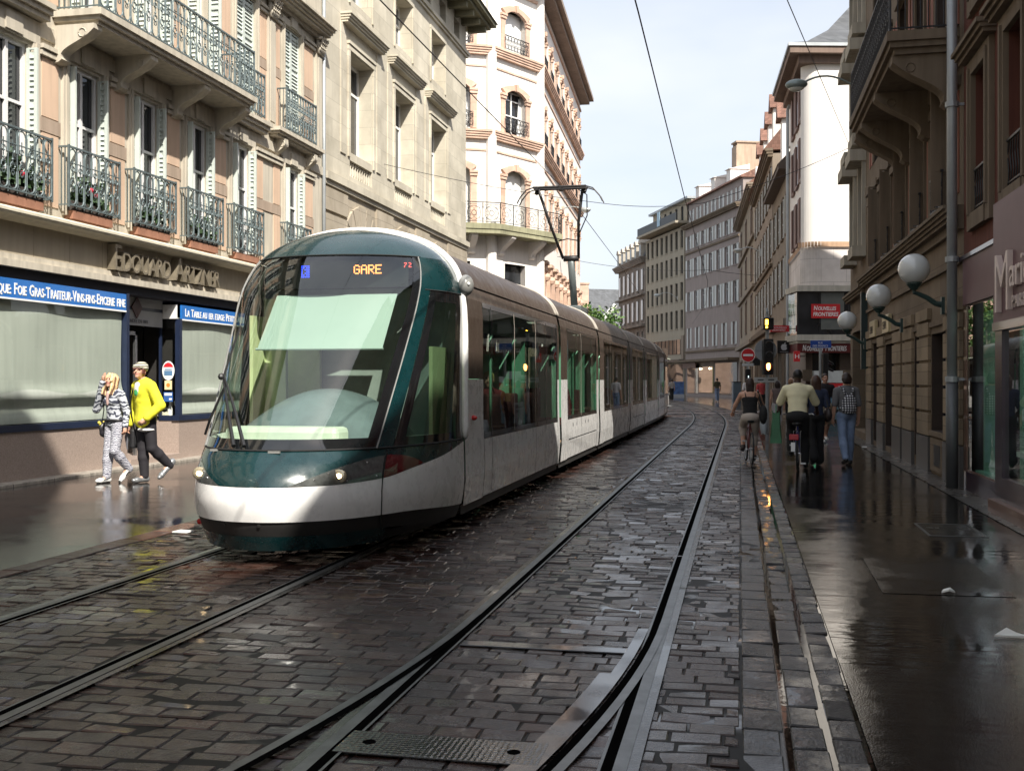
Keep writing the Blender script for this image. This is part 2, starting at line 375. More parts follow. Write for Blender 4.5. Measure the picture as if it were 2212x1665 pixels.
MT['steel'] = paint('brushed_steel', (.45, .45, .46), .32, .9, .15, 9, .1)
MT['navy'] = paint('navy_blue_frame', (.014, .022, .05), .4, var=.15)
# ---------------------------------------------------------------- ground, pavings, rails
def bend(s): return -(s - 38) ** 2 / 460 if s > 38 else 0
def strip(m, n0, n1, s0, s1, z, mi=0, fn=bend, step=2.0):
    k = max(1, int((s1 - s0) / step)); f0 = n0 if callable(n0) else (lambda s: n0); f1 = n1 if callable(n1) else (lambda s: n1)
    for i in range(k):
        a = s0 + (s1 - s0) * i / k; b = s0 + (s1 - s0) * (i + 1) / k
        m.quad((f0(a) + fn(a), a, z), (f1(a) + fn(a), a, z), (f1(b) + fn(b), b, z), (f0(b) + fn(b), b, z), mi)
    return m
def struct(m, name, mat, **k): return tag(m.build(name, mat, **k), kind='structure')
MT['asphalt'] = wet_asphalt('wet_asphalt', (.020, .0165, .014), (.03, .13), .22, .35, thr=(.36, .56))
MT['asphalt_right'] = wet_asphalt('wet_dark_asphalt', (.014, .012, .011), (.03, .15), .22, .4, thr=(.36, .56))
MT['pavers'] = wet_paving('wet_brown_pavers', (.042, .029, .024), (.075, .053, .044), .42, .25, .007)
MT['kerb_pavers'] = wet_paving('wet_kerb_pavers', (.042, .038, .036), (.06, .053, .05), .30, .19, .008, R(90), pscale=1.2, puddle=(.56, .64))
MT['pink_pavers'] = wet_paving('wet_pink_pavers', (.20, .13, .115), (.25, .165, .145), .25, .25, .006)
MT['kerb'] = wet_paving('pale_kerb', (.30, .27, .23), (.36, .32, .27), 1.0, .8, .008, R(90), rough=(.4, .7), puddle=(.75, .8))
m = MB(); m.quad((-700, -300, -.03), (700, -300, -.03), (700, 1200, -.03), (-700, 1200, -.03))
struct(m, 'ground', paint('distant_ground', (.12, .115, .105), .8))
struct(strip(MB(), -30, -6.12, -30, 150, -.002, fn=lambda s: 0), 'pavement', MT['asphalt'])
def stone_mat(name, c1, c2, rough=(.22, .52)):
    T = NT(name); tc = T.n('ShaderNodeTexCoord'); ge = T.n('ShaderNodeNewGeometry')
    cr = ramp(T, (ge, 'Random Per Island'), [(0, mul(c1, .45)), (.25, c1), (.5, mul(c2, .8)), (.75, (c1[0] * .9, c1[0] * .75, c1[0] * .72)), (1, mul(c2, 1.35))])
    no = T.n('ShaderNodeTexNoise', {'Vector': (tc, 'Object'), 'Scale': 11, 'Detail': 7, 'Roughness': .7}); g = ramp(T, no, [(.3, (.5, .48, .46)), (.72, (1.5, 1.45, 1.4))])
    big = T.n('ShaderNodeTexNoise', {'Vector': (tc, 'Object'), 'Scale': .55, 'Detail': 5, 'Roughness': .6}); bg_ = ramp(T, big, [(.3, (.72, .74, .78)), (.7, (1.25, 1.15, 1.08))])
    m1 = T.n('ShaderNodeMix', {'Factor': 1.0, 'A': cr, 'B': g}, data_type='RGBA', blend_type='MULTIPLY'); m2 = T.n('ShaderNodeMix', {'Factor': 1.0, 'A': (m1, 'Result'), 'B': bg_}, data_type='RGBA', blend_type='MULTIPLY')
    ri = T.n('ShaderNodeMath', {0: (ge, 'Random Per Island'), 1: 7.31}, operation='MULTIPLY'); rf = T.n('ShaderNodeMath', {0: ri}, operation='FRACT'); rb = T.n('ShaderNodeMath', {0: rf, 1: .22, 2: mapr(T, no, 0, 1, -.2, .06)}, operation='MULTIPLY_ADD'); rn = T.n('ShaderNodeMath', {0: big, 1: .55, 2: rb}, operation='MULTIPLY_ADD'); rr = mapr(T, rn, .18, .40, rough[0], rough[1])
    hf = T.n('ShaderNodeTexNoise', {'Vector': (tc, 'Object'), 'Scale': 55, 'Detail': 5, 'Roughness': .65}); hl_ = T.n('ShaderNodeTexNoise', {'Vector': (tc, 'Object'), 'Scale': 9, 'Detail': 3})
    hh = T.n('ShaderNodeMath', {0: hl_, 1: 1.6, 2: hf}, operation='MULTIPLY_ADD'); bp = T.n('ShaderNodeBump', {'Height': hh, 'Strength': .5, 'Distance': .012})
    wf = T.n('ShaderNodeTexNoise', {'Vector': (tc, 'Object'), 'Scale': 1.4, 'Detail': 5, 'Roughness': .65}); ws_ = T.n('ShaderNodeMath', {0: rf, 1: .09, 2: (wf, 'Fac')}, operation='MULTIPLY_ADD'); film = mapr(T, ws_, .48, .70, .05, .62)
    cb = T.n('ShaderNodeBump', {'Height': hl_, 'Strength': .22, 'Distance': .010})
    return T.done(T.n('ShaderNodeBsdfPrincipled', {'Base Color': (m2, 'Result'), 'Roughness': rr, 'Specular IOR Level': .4, 'Normal': bp, 'Coat Weight': film, 'Coat Roughness': .06, 'Coat IOR': 1.33, 'Coat Normal': cb}))
from mathutils import noise as mnoise
def laid(name, mat, n0, n1, s0, s1, bn, bs, joint, seed, low=.0085, jit=.0016, tilt=.0024, z0=-.004, half=True, fn=bend, jl=.10):
    # every stone laid singly: own height, own tilt, worn edges
    r = random.Random(seed); m = MB(); s = s0; row = 0
    while s < s1:
        ds = bs * r.uniform(.95, 1.05); n = n0 - (bn * .5 * (row % 2) + r.uniform(0, .05) if half else 0)
        while n < n1 - .02:
            dn = bn * r.uniform(1 - jl, 1 + jl); a, b = max(n, n0), min(n + dn, n1)
            if b - a > .05:
                c, d = (a + b) / 2 + fn(s), s + ds / 2; z = z0 + low * mnoise.noise((c * .55, d * .42, seed)) + r.gauss(0, jit); tx, ty = r.gauss(0, tilt), r.gauss(0, tilt); k = fn(s); j = joint * r.uniform(.35, .75); e = .007
                A, B, S0, S1 = a + k + j, b + k - j, s + j, s + ds - j
                def P(x, y, h): return (x, y, z + h + tx * (x - c) / (b - a) * 2 + ty * (y - d) / ds * 2)
                v = [P(A, S0, -.007), P(B, S0, -.007), P(B, S1, -.007), P(A, S1, -.007), P(A + e, S0 + e, 0), P(B - e, S0 + e, 0), P(B - e, S1 - e, 0), P(A + e, S1 - e, 0)]
                w_ = [(p[0], p[1], -.06) for p in v[:4]]
                m.add(v + w_, [(4, 5, 6, 7), (0, 1, 5, 4), (1, 2, 6, 5), (2, 3, 7, 6), (3, 0, 4, 7), (8, 9, 1, 0), (9, 10, 2, 1), (10, 11, 3, 2), (11, 8, 0, 3)])
            n += dn
        s += ds; row += 1
    return struct(m, name, mat)
MT['stones'] = stone_mat('wet_brown_setts', (.025, .0105, .0075), (.040, .020, .0148), (.07, .32))
MT['kerb_stones'] = stone_mat('wet_dark_kerb_setts', (.016, .0145, .0145), (.028, .026, .026), (.07, .32))
laid('tramway', MT['stones'], -5.86, .0, -3, 62, .225, .138, .007, 3, jit=.0018, tilt=.0026)
laid('tramway', MT['kerb_stones'], .0, .20, -3, 60, .20, .34, .012, 5, half=False)
laid('gutter', MT['kerb_stones'], .215, .385, -3, 60, .17, .33, .016, 6, half=False, z0=-.004)
laid('gutter', MT['kerb_stones'], .395, .55, -3, 60, .155, .30, .012, 7, half=False, z0=.0)
laid('edging', stone_mat('wet_red_edging', (.070, .034, .024), (.095, .050, .036)), -6.13, -5.87, -6, 60, .26, .62, .014, 9, half=False, z0=.002)
water = T_ = None
T = NT('rain_water'); tc = T.n('ShaderNodeTexCoord'); no = T.n('ShaderNodeTexNoise', {'Vector': (tc, 'Object'), 'Scale': 14, 'Detail': 2}); bp = T.n('ShaderNodeBump', {'Height': no, 'Strength': .03, 'Distance': .01})
w0 = T.n('ShaderNodeTexNoise', {'Vector': (tc, 'Object'), 'Scale': .9, 'Detail': 4, 'Roughness': .6}); sx_ = T.n('ShaderNodeSeparateXYZ', {0: (tc, 'Object')}); w1 = mapr(T, w0, .54, .62, 0, 1); w2 = mapr(T, (sx_, 'X'), .16, .2, 0, 1); wet = T.n('ShaderNodeMath', {0: w1, 1: w2}, operation='MAXIMUM')
struct(strip(MB(), -6.1, .56, -3, 62, -.0095), 'rain_water', T.done(T.n('ShaderNodeBsdfPrincipled', {'Base Color': (.006, .0055, .005, 1), 'Roughness': mapr(T, wet, 0, 1, .55, .03), 'Specular IOR Level': mapr(T, wet, 0, 1, .15, .5), 'Normal': bp})))
struct(strip(MB(), -6.05, .5, 62, 150, 0), 'tramway', MT['pavers'])
def right_edge(s): return 3.3 if s < 34.2 else 45
m = MB(); strip(m, .55, 3.4, -30, 34.2, -.002); strip(m, .55, 60, 34.2, 150, -.002); strip(m, -30, 0, 60, 150, -.006)
struct(m, 'footway', MT['asphalt_right'])
m = MB()
for s in (53.5, 58):
    strip(m, -9, 1.6, s, s + 1.7, .005)
struct(m, 'crossing', MT['pink_pavers'])
m = MB(); m.box(-11.05, -10.72, -6, 44, -.03, .045); struct(m, 'kerb', MT['kerb'], bevel=.012)
m = MB(); strip(m, 2.86, 3.27, -6, 34, .006); struct(m, 'kerb', wet_paving('wet_grey_kerb', (.06, .055, .05), (.08, .073, .066), 1.1, .9, .008, R(90), rough=(.2, .4), puddle=(.7, .78)))

MT['rail_head'] = paint('worn_wet_rail', (.13, .135, .135), .38, .75, .3, 6)
MT['groove'] = paint('rail_groove', (.003, .003, .003), .9, spec=.0)
MT['rail_bed'] = wet_paving('wet_rail_grout', (.035, .034, .032), (.05, .047, .045), 3, 1, .004, R(90), puddle=(.52, .60), rough=(.1, .3), pscale=1.1)
def rail(x, inner, parent, s0=-12, s1=95, fn=bend):
    # grouted grooved rail: bed, head, groove and guard lip
    a = .03 * inner; strips = []
    m = MB(); strip(m, x - .082, x + .082, s0, s1, .0065, fn=fn); b = m.build('rail_bed', MT['rail_bed'], parent)
    m = MB(); lo, hi = sorted((x - .034 * inner, x + .024 * inner)); strip(m, lo, hi, s0, s1, .009, fn=fn)
    lo, hi = sorted((x + .072 * inner, x + .086 * inner)); strip(m, lo, hi, s0, s1, .008, fn=fn); h = m.build('rail', MT['rail_head'], parent)
    m = MB(); lo, hi = sorted((x + .024 * inner, x + .072 * inner)); strip(m, lo, hi, s0, s1, .0075, fn=fn); m.build('rail_groove', MT['groove'], h)
t = empty('tram_track', (0, 0, 0), 0, 'grooved tram rails in the brown paving running under the green and white tram', 'tram track')
rail(-4.82, 1, t); rail(-3.42, -1, t)
t = empty('tram_track', (0, 0, 0), 0, 'empty pair of tram rails right of the tram with a switch in the foreground', 'tram track')
rail(-1.76, 1, t); rail(-.49, -1, t)
def dev(s): return -.030 * max(0, 7.2 - s) ** 2
def sw(s): return dev(s)
for x, inner in ((-1.76, 1), (-.49, -1)):
    m = MB(); strip(m, x - .024, x + .024, -4, 7.2, .0125, fn=sw, step=.35); h = m.build('switch_blade', MT['rail_head'], t)
    lo, hi = sorted((x + .024 * inner, x + .066 * inner)); m = MB(); strip(m, lo, hi, -4, 7.2, .0115, fn=sw, step=.35); m.build('blade_groove', MT['groove'], h)
def wet_steel(name, col, bump=.05):
    T = NT(name); tc = T.n('ShaderNodeTexCoord'); no = T.n('ShaderNodeTexNoise', {'Vector': (tc, 'Object'), 'Scale': 3, 'Detail': 5})
    cr = ramp(T, no, [(.3, mul(col, .6)), (.7, mul(col, 1.3))]); rr = mapr(T, no, .35, .6, .28, .06)
    p = T.n('ShaderNodeBsdfPrincipled', {'Base Color': cr, 'Roughness': rr, 'Specular IOR Level': .8})
    if bump > .1:
        vo = T.n('ShaderNodeTexVoronoi', {'Vector': (tc, 'Object'), 'Scale': 40, 'Randomness': .25}); bp = T.n('ShaderNodeBump', {'Height': (vo, 'Distance'), 'Strength': bump, 'Distance': .008}); T.t.links.new(bp.outputs[0], p.inputs['Normal'])
    return T.done(p)
MT['plate'] = wet_steel('wet_steel_plate', (.05, .053, .06)); MT['checker'] = wet_steel('wet_checker_plate', (.02, .02, .02), .3)
def on_switch(o): o.parent = t; return o
m = MB()
strip(m, lambda s: -.64, lambda s: -.575, 5.9, 7.0, .0105, fn=sw, step=.3); strip(m, lambda s: -.70, lambda s: -.575, 3.2, 5.9, .0105, fn=sw, step=.3)
m.build('side_plate', MT['plate'], t)
m = MB(); m.box(-1.66, -.66, 6.36, 6.47, .002, .010); m.build('cover_plate', MT['plate'], t, bevel=.002)
m = MB(); m.box(-1.72, -.82, 4.42, 4.70, .002, .011); p = m.build('cover_plate', MT['checker'], t, bevel=.002)
for x in (-1.6, -.95):
    q = MB(); q.disc((x, 4.56, .0112), .03, 'z', 14, .001); q.build('bolt', MT['groove'], p)
m = MB(); m.box(-5.8, .1, 27.3, 27.36, -.02, .0062); tag(m.build('drain_channel', MT['groove']), 'dark slotted drain channel across both tracks beside the middle of the tram', 'drain')
pm_ = wet_asphalt('wet_patched_asphalt', (.013, .0115, .0105), (.035, .18), .35, .5)
for (a, b, c, d) in ((1.05, 2.0, 8.6, 10.4),):
    m = MB(); m.add([(a, c, .0015), (b, c + .03, .0015), (b - .02, d, .0015), (a + .03, d - .04, .0015)], [(0, 1, 2, 3)]); struct(m, 'asphalt_patch', pm_)
m = MB(); m.box(1.93, 2.46, 11.9, 12.85, -.01, .002); o = m.build('manhole_cover', wet_steel('wet_cover', (.025, .024, .023), .3)); tag(o, 'rectangular dark manhole cover in the wet right hand footway', 'manhole cover')
q = MB()
for a in ((1.905, 1.93, 11.87, 12.88), (2.46, 2.485, 11.87, 12.88), (1.93, 2.46, 11.87, 11.9), (1.93, 2.46, 12.85, 12.88)): q.box(*a, -.01, .0035)
q.build('cover_frame', paint('worn_cover_frame', (.07, .07, .07), .4, .3), o)
def litter(name, c, pts, lab, mat):
    m = MB(); n = len(pts); vs = [(c[0] + p[0], c[1] + p[1], .004 + p[2]) for p in pts]
    m.add(vs + [(v[0], v[1], v[2] + .012) for v in vs], [tuple(range(n)), tuple(range(2 * n - 1, n - 1, -1))] + [(i, n + i, n + (i + 1) % n, (i + 1) % n) for i in range(n)])
    tag(m.build(name, mat), lab, 'litter')
paper = paint('wet_paper', (.62, .62, .60), .6)
litter('paper_scrap', (1.53, 8.69), [(-.05, -.02, 0), (.0, -.04, .02), (.05, 0, 0), (.02, .03, .025), (-.03, .025, .01)], 'small crumpled white scrap on the wet right footway, farther one', paper)
litter('paper_scrap', (1.66, 7.28), [(-.11, -.02, 0), (.10, -.02, 0), (.03, .03, .01), (-.02, .07, .03)], 'folded white paper on the wet right footway, nearer the camera', paper)
litter('paper_scrap', (2.90, 27.2), [(-.06, -.03, 0), (.06, -.03, 0), (.06, .04, .01), (-.06, .03, .01)], 'tiny white scrap beside the banded stone wall', paper)
litter('paper_scrap', (-5.75, 10.5), [(-.10, -.04, 0), (.07, -.05, 0), (.12, .02, .01), (-.05, .05, .01)], 'pale scrap on the paver edge left of the tram nose', paper)
# ---------------------------------------------------------------- the tram
TX, TY = -4.1, 8.6
tram = empty('tram', (TX, TY, 0), 0, 'long white, brown and dark green articulated tram with round glass nose coming towards the camera', 'tram')
tw = streaky('tram_white_paint', (.86, .85, .83), .25, .6, .06); tb = streaky('tram_brown_paint', (.062, .043, .032), .42, .05, .25)
tg = streaky('tram_dark_green_paint', (.003, .027, .030), .25, .7, .2, .5); tk = MT['black']
tgr = paint('tram_grey_paint', (.22, .22, .21), .3, var=.05, coat=.3); seam = paint('panel_gap', (.008, .008, .008), .8)
sk = paint('tram_skirt_grey', (.030, .029, .028), .5, var=.2); line_m = paint('pale_door_seal', (.40, .36, .31), .4)
wsg = glass('green_windscreen_glass', (.86, .93, .87), .97, ior=1.85); sdg = glass('tinted_tram_glass', (.42, .52, .47), .85, ior=1.42)
ZS = [.12, .25, .39, .55, .72, .85, 1.0, 1.25, 1.5, 1.75, 2.0, 2.25, 2.5, 2.7, 2.85, 3.0, 3.1, 3.17, 3.21, 3.225]
FS = [.17, .10, .03, 0, .04, .13, .29, .47, .65, .835, 1.02, 1.21, 1.40, 1.58, 1.74, 1.95, 2.12, 2.3, 2.47, 2.66]
WS = [1.12, 1.17, 1.2, 1.215, 1.215, 1.21, 1.205, 1.2, 1.2, 1.2, 1.2, 1.2, 1.185, 1.13, 1.05, .89, .69, .46, .24, 0]
VS = [0]
for i in range(1, len(ZS)): VS.append(VS[-1] + math.hypot(ZS[i] - ZS[i - 1], FS[i] - FS[i - 1], WS[i] - WS[i - 1]))
def hermite(xs, ys):
    n = len(xs); d = [(ys[i + 1] - ys[i]) / (xs[i + 1] - xs[i]) for i in range(n - 1)]; mm = [d[0]] + [0 if d[i - 1] * d[i] <= 0 else 2 * d[i - 1] * d[i] / (d[i - 1] + d[i]) for i in range(1, n - 1)] + [d[-1]]
    def f(x):
        x = min(max(x, xs[0]), xs[-1]); i = 0
        while i < n - 2 and x > xs[i + 1]: i += 1
        h = xs[i + 1] - xs[i]; t = (x - xs[i]) / h
        return ys[i] * (1 + 2 * t) * (1 - t) ** 2 + h * mm[i] * t * (1 - t) ** 2 + ys[i + 1] * t * t * (3 - 2 * t) + h * mm[i + 1] * t * t * (t - 1)
    return f
fz, ff, fw, z2v = hermite(VS, ZS), hermite(VS, FS), hermite(VS, WS), hermite(ZS, VS)
YB = 2.66
def nose_v(u, v, off=0):
    z, f, wd = fz(v), ff(v), fw(v); a = abs(u) * math.pi / 2; e = .92
    x = wd * math.sin(a) ** e * (1 if u >= 0 else -1); y = YB - (YB - f) * max(0, math.cos(a)) ** e
    return Vector((x, y, z))
def nose(u, z, off=0):
    v = z2v(z); p = nose_v(u, v)
    if off:
        d = .01; du = nose_v(min(u + d, 1), v) - nose_v(u - d, v); dv = nose_v(u, min(v + d, VS[-1])) - nose_v(u, v - d); nn = du.cross(dv)
        if nn.length > 1e-9: p = p + nn.normalized() * off
    return p
def npatch(name, mat, u0, u1, zl, zh, nu=24, nv=12, off=0, parent=None, thick=0):
    g = lambda q, x: q(x) if callable(q) else q
    m = MB()
    def fn(a, b):
        # u may depend on height (pillars), height on u (waist lines)
        ul0, uh0 = g(u0, 0), g(u1, 0)
        if callable(u0) or callable(u1):
            z = zl + (zh - zl) * b; u = g(u0, z) + (g(u1, z) - g(u0, z)) * a; return nose(u, z, off)
        u = ul0 + (uh0 - ul0) * a; va, vb = z2v(g(zl, u)), z2v(g(zh, u)); v = va + (vb - va) * b
        return nose(u, fz_inv(v), off)
    m.grid(fn, nu, nv)
    return m.build(name, mat, parent or tram, smooth=True)
def fz_inv(v): return fz(v)
def lin(pts):
    def f(x):
        x = abs(x)
        for (a, b), (c, d) in zip(pts, pts[1:]):
            if x <= c: return b + (d - b) * max(0, (x - a)) / (c - a)
        return pts[-1][1]
    return f
whitetop = hermite([-1.0001, -.85, -.66, -.53, -.3, 0, .3, .53, .66, .85, 1.0001], [.955, .855, .775, .715, .69, .685, .69, .715, .775, .855, .955])
whitebot = hermite([-1.001, -.6, 0, .6, 1.001], [.29, .38, .39, .38, .29])
skbot = lambda u: .25 - .10 * max(0, abs(u) - .55) / .45
def hl(u):   # top of the lamp housing
    a = abs(u)
    if a < .15 or a > .72: return whitetop(u)
    if a <= .525: return whitetop(u) + .20 * math.sin((a - .15) / .375 * math.pi / 2) ** 1.0
    return max(whitetop(u) + .012, whitetop(u) + .20 - .19 * ((a - .525) / .195) ** 1.6)
WB = .98    # base of the windscreen
npatch('bumper', tw, -1, 1, whitebot, whitetop, 72, 14)
npatch('bumper_skirt', sk, -1, 1, skbot, lambda u: whitebot(u) - .004, 60, 5, -.012)
npatch('lower_lip', tg, -.55, .55, .125, .256, 40, 4, -.004); npatch('lower_lip', sk, .555, 1, .12, .2, 20, 3, -.05); npatch('lower_lip', sk, -1, -.555, .12, .2, 20, 3, -.05)
npatch('hood', tg, -1, 1, lambda u: max(hl(u), whitetop(u)) + .004, lambda u: WB, 96, 10)
lens_g = paint('grey_lamp_housing', (.10, .105, .10), .12, .2, .3, 20, coat=1)
red_l = paint('dark_red_lens', (.11, .004, .008), .12, var=.2, coat=1)
lampm = emit('lit_headlamp', (1, .70, .36), 6)
for sg in (-1, 1):
    a, b = sorted((sg * .15, sg * .523)); h = npatch('headlight', lens_g, a, b, lambda u: whitetop(u) + .003, lambda u: hl(u) + .0035, 20, 8, .002)
    c = nose(sg * .345, .765, .004); m = MB(); m.ball(nose(sg * .345, .765, .001), .075, 14, 0, (1, .2, .8)); m.build('reflector', paint('lamp_glow_reflector', (.55, .48, .34), .2, .6), h, smooth=True); m = MB(); m.ball(c, .042, 12, 0, (1, .4, .8)); m.build('lamp', lampm, h)  # yellowish reflector colour stands in for the glow round the lamp
    for (uu, zz) in ((.25, .745), (.45, .865), (.5, .74), (.38, .72), (.30, .79)):
        m = MB(); m.ball(nose(sg * uu, zz, .004), .008, 6); m.build('screw', MT['steel'], h)
    a, b = sorted((sg * .532, sg * .715)); npatch('tail_light', red_l, a, b, lambda u: whitetop(u) + .003, lambda u: hl(u) + .0035, 12, 6, .002)
    # vertical seam of the nose cone
    m = MB(); m.tube([nose(sg * .527, z, .001) for z in (.255, .39, .5, .6, .7, .8, .9, .97)], .007, 4); m.build('panel_seam', seam, tram)
m = MB(); m.ball(nose(-.42, .31, -.004), .03, 10, 0, (1, .4, .9)); m.build('rear_reflector', paint('red_reflector', (.35, .01, .01), .2), tram)
for u in (-.25, -.13, .03): m = MB(); m.tube([nose(u, .355, -.012), nose(u, .355, -.005)], .016, 10); m.build('tow_plug', sk, tram)
m = MB(); m.tube([nose(u, WB + .003, .003) for u in np.linspace(-.99, .99, 60)], .011, 4); m.build('windscreen_seal', seam, tram)
uP = lambda z: .475 + (z - 1) / 1.85 * .13
ZT = 2.86
npatch('windscreen', wsg, lambda z: -uP(z), lambda z: uP(z), WB + .1, ZT, 40, 30)
fr = paint('black_windscreen_border', (.008, .009, .010), .08, var=.2, coat=1)
f0 = npatch('windscreen_border', fr, lambda z: -uP(z), lambda z: uP(z), WB + .01, WB + .1, 40, 4, .001)
for sg in (-1, 1):
    fu = lambda z, o: sg * (uP(z) + o)
    lo, hi = (lambda z: fu(z, -.05), lambda z: fu(z, 0)) if sg > 0 else (lambda z: fu(z, 0), lambda z: fu(z, -.05))
    npatch('side_border', fr, lo, hi, WB + .1, ZT, 4, 24, .003, f0)
    lo, hi = (lambda z: fu(z, .004), lambda z: fu(z, .075)) if sg > 0 else (lambda z: fu(z, .075), lambda z: fu(z, .004))
    npatch('pillar', tg, lo, hi, WB + .01, ZT, 5, 26, .006)
    m = MB(); m.tube([nose(fu(z, .002), z, .006) for z in np.linspace(WB, ZT, 24)], .008, 4); m.build('pillar_trim', tgr, tram)
    lo, hi = (lambda z: fu(z, .08), lambda z: .985) if sg > 0 else (lambda z: -.985, lambda z: fu(z, .08))
    cw = npatch('cab_window', sdg, lo, hi, WB + .03, 2.50, 18, 20)
    lo, hi = (lambda z: fu(z, .08), lambda z: .99) if sg > 0 else (lambda z: -.99, lambda z: fu(z, .08))
    npatch('window_border', fr, lo, hi, WB + .005, WB + .09, 18, 3, .002, cw); npatch('window_border', fr, lo, hi, 2.40, 2.51, 18, 3, .002, cw)
    lo, hi = (lambda z: fu(z, .08), lambda z: fu(z, .13)) if sg > 0 else (lambda z: fu(z, .13) * 1, lambda z: fu(z, .08))
    if sg < 0: lo, hi = (lambda z: -(uP(z) + .13)), (lambda z: -(uP(z) + .08))
    npatch('window_border', fr, lo, hi, WB + .05, 2.45, 3, 20, .002, cw)
    lo, hi = ((lambda z: .90, lambda z: .99) if sg > 0 else (lambda z: -.99, lambda z: -.90)); npatch('window_border', fr, lo, hi, WB + .05, 2.45, 3, 20, .002, cw)
    lo, hi = (lambda z: fu(z, .07), lambda z: 1) if sg > 0 else (lambda z: -1, lambda z: fu(z, .07))
    npatch('cheek', tg, lo, hi, 2.515, ZT, 14, 8, .002)
    m = MB(); m.tube([nose(sg * u, 2.512, .004) for u in np.linspace(.62, .99, 14)], .009, 4); m.build('panel_seam', seam, tram)
npatch('roof_cap', tg, -1, 1, ZT + .004, 3.2249, 50, 16, .002)
m = MB(); m.tube([nose(u, ZT + .002, .004) for u in np.linspace(-.63, .63, 40)], .008, 4); m.build('windscreen_seal', seam, tram)

# body section behind the nose: same outline carried along the track
def sect(v, y, off=0):
    z, wd = fz(v), fw(v); return (wd + off, y, z)
def tramx(y):   # sideways drift of the body on the curve
    s = y + TY; return bend(s)
VR = [z2v(z) for z in (2.66, 2.7, 2.75, 2.8, 2.85, 2.92, 3.0, 3.05, 3.1, 3.14, 3.17, 3.195, 3.21, 3.22, 3.225)]
def roofpiece(name, y0, y1, mat, off=0, zlo=None):
    m = MB(); ys = np.linspace(y0, y1, max(2, int((y1 - y0) / .8) + 1))
    prof = [(fw(v) + off, fz(v) + off) for v in VR]; prof = [(x, z) for x, z in prof] + [(-x, z) for x, z in prof[::-1][1:]]
    n = len(prof)
    for y in ys: m.v.extend([(x + tramx(y), y, z) for x, z in prof])
    for j in range(len(ys) - 1):
        for i in range(n - 1): m.f.append((j * n + i, (j + 1) * n + i, (j + 1) * n + i + 1, j * n + i + 1)); m.m.append(0)
    return m.build(name, mat, tram, smooth=True)
def side(m, y0, y1, z0, z1, off=0, mi=0, sides=(1, -1)):
    # panel on the side wall following the body outline, subdivided in height
    zz = [z0] + [z for z in (.39, .55, .72, .85, 1.0, 1.25, 1.6, 2.0, 2.3, 2.5, 2.6) if z0 + .02 < z < z1 - .02] + [z1]
    k = max(1, int((y1 - y0) / 2)); ys = [y0 + (y1 - y0) * i / k for i in range(k + 1)]
    for sg in sides:
        for a, b in zip(ys, ys[1:]):
            for c, d in zip(zz, zz[1:]):
                wc = max(fw(z2v(c)), 1.19 if c < .5 else 0) + off; wd = max(fw(z2v(d)), 1.19 if d < .5 else 0) + off
                q = [(sg * wc + tramx(a), a, c), (sg * wc + tramx(b), b, c), (sg * wd + tramx(b), b, d), (sg * wd + tramx(a), a, d)]
                m.quad(*(q if sg > 0 else q[::-1]), mi)
    return m
ring = MB()
pts = [(fw(z2v(z)) + .012, YB + .03, z) for z in (.955, 1.2, 1.6, 2.0, 2.4)] + [(fw(v) + .014, YB + .03, fz(v) + .01) for v in VR[1:]]
full = pts + [(-x, y, z) for x, y, z in pts[::-1][1:]]
ring.tube(full, .045, 8); o = ring.build('nose_ring', tw, tram, smooth=True); o.modifiers.new('s', 'SUBSURF').levels = 1; o.modifiers['s'].render_levels = 1
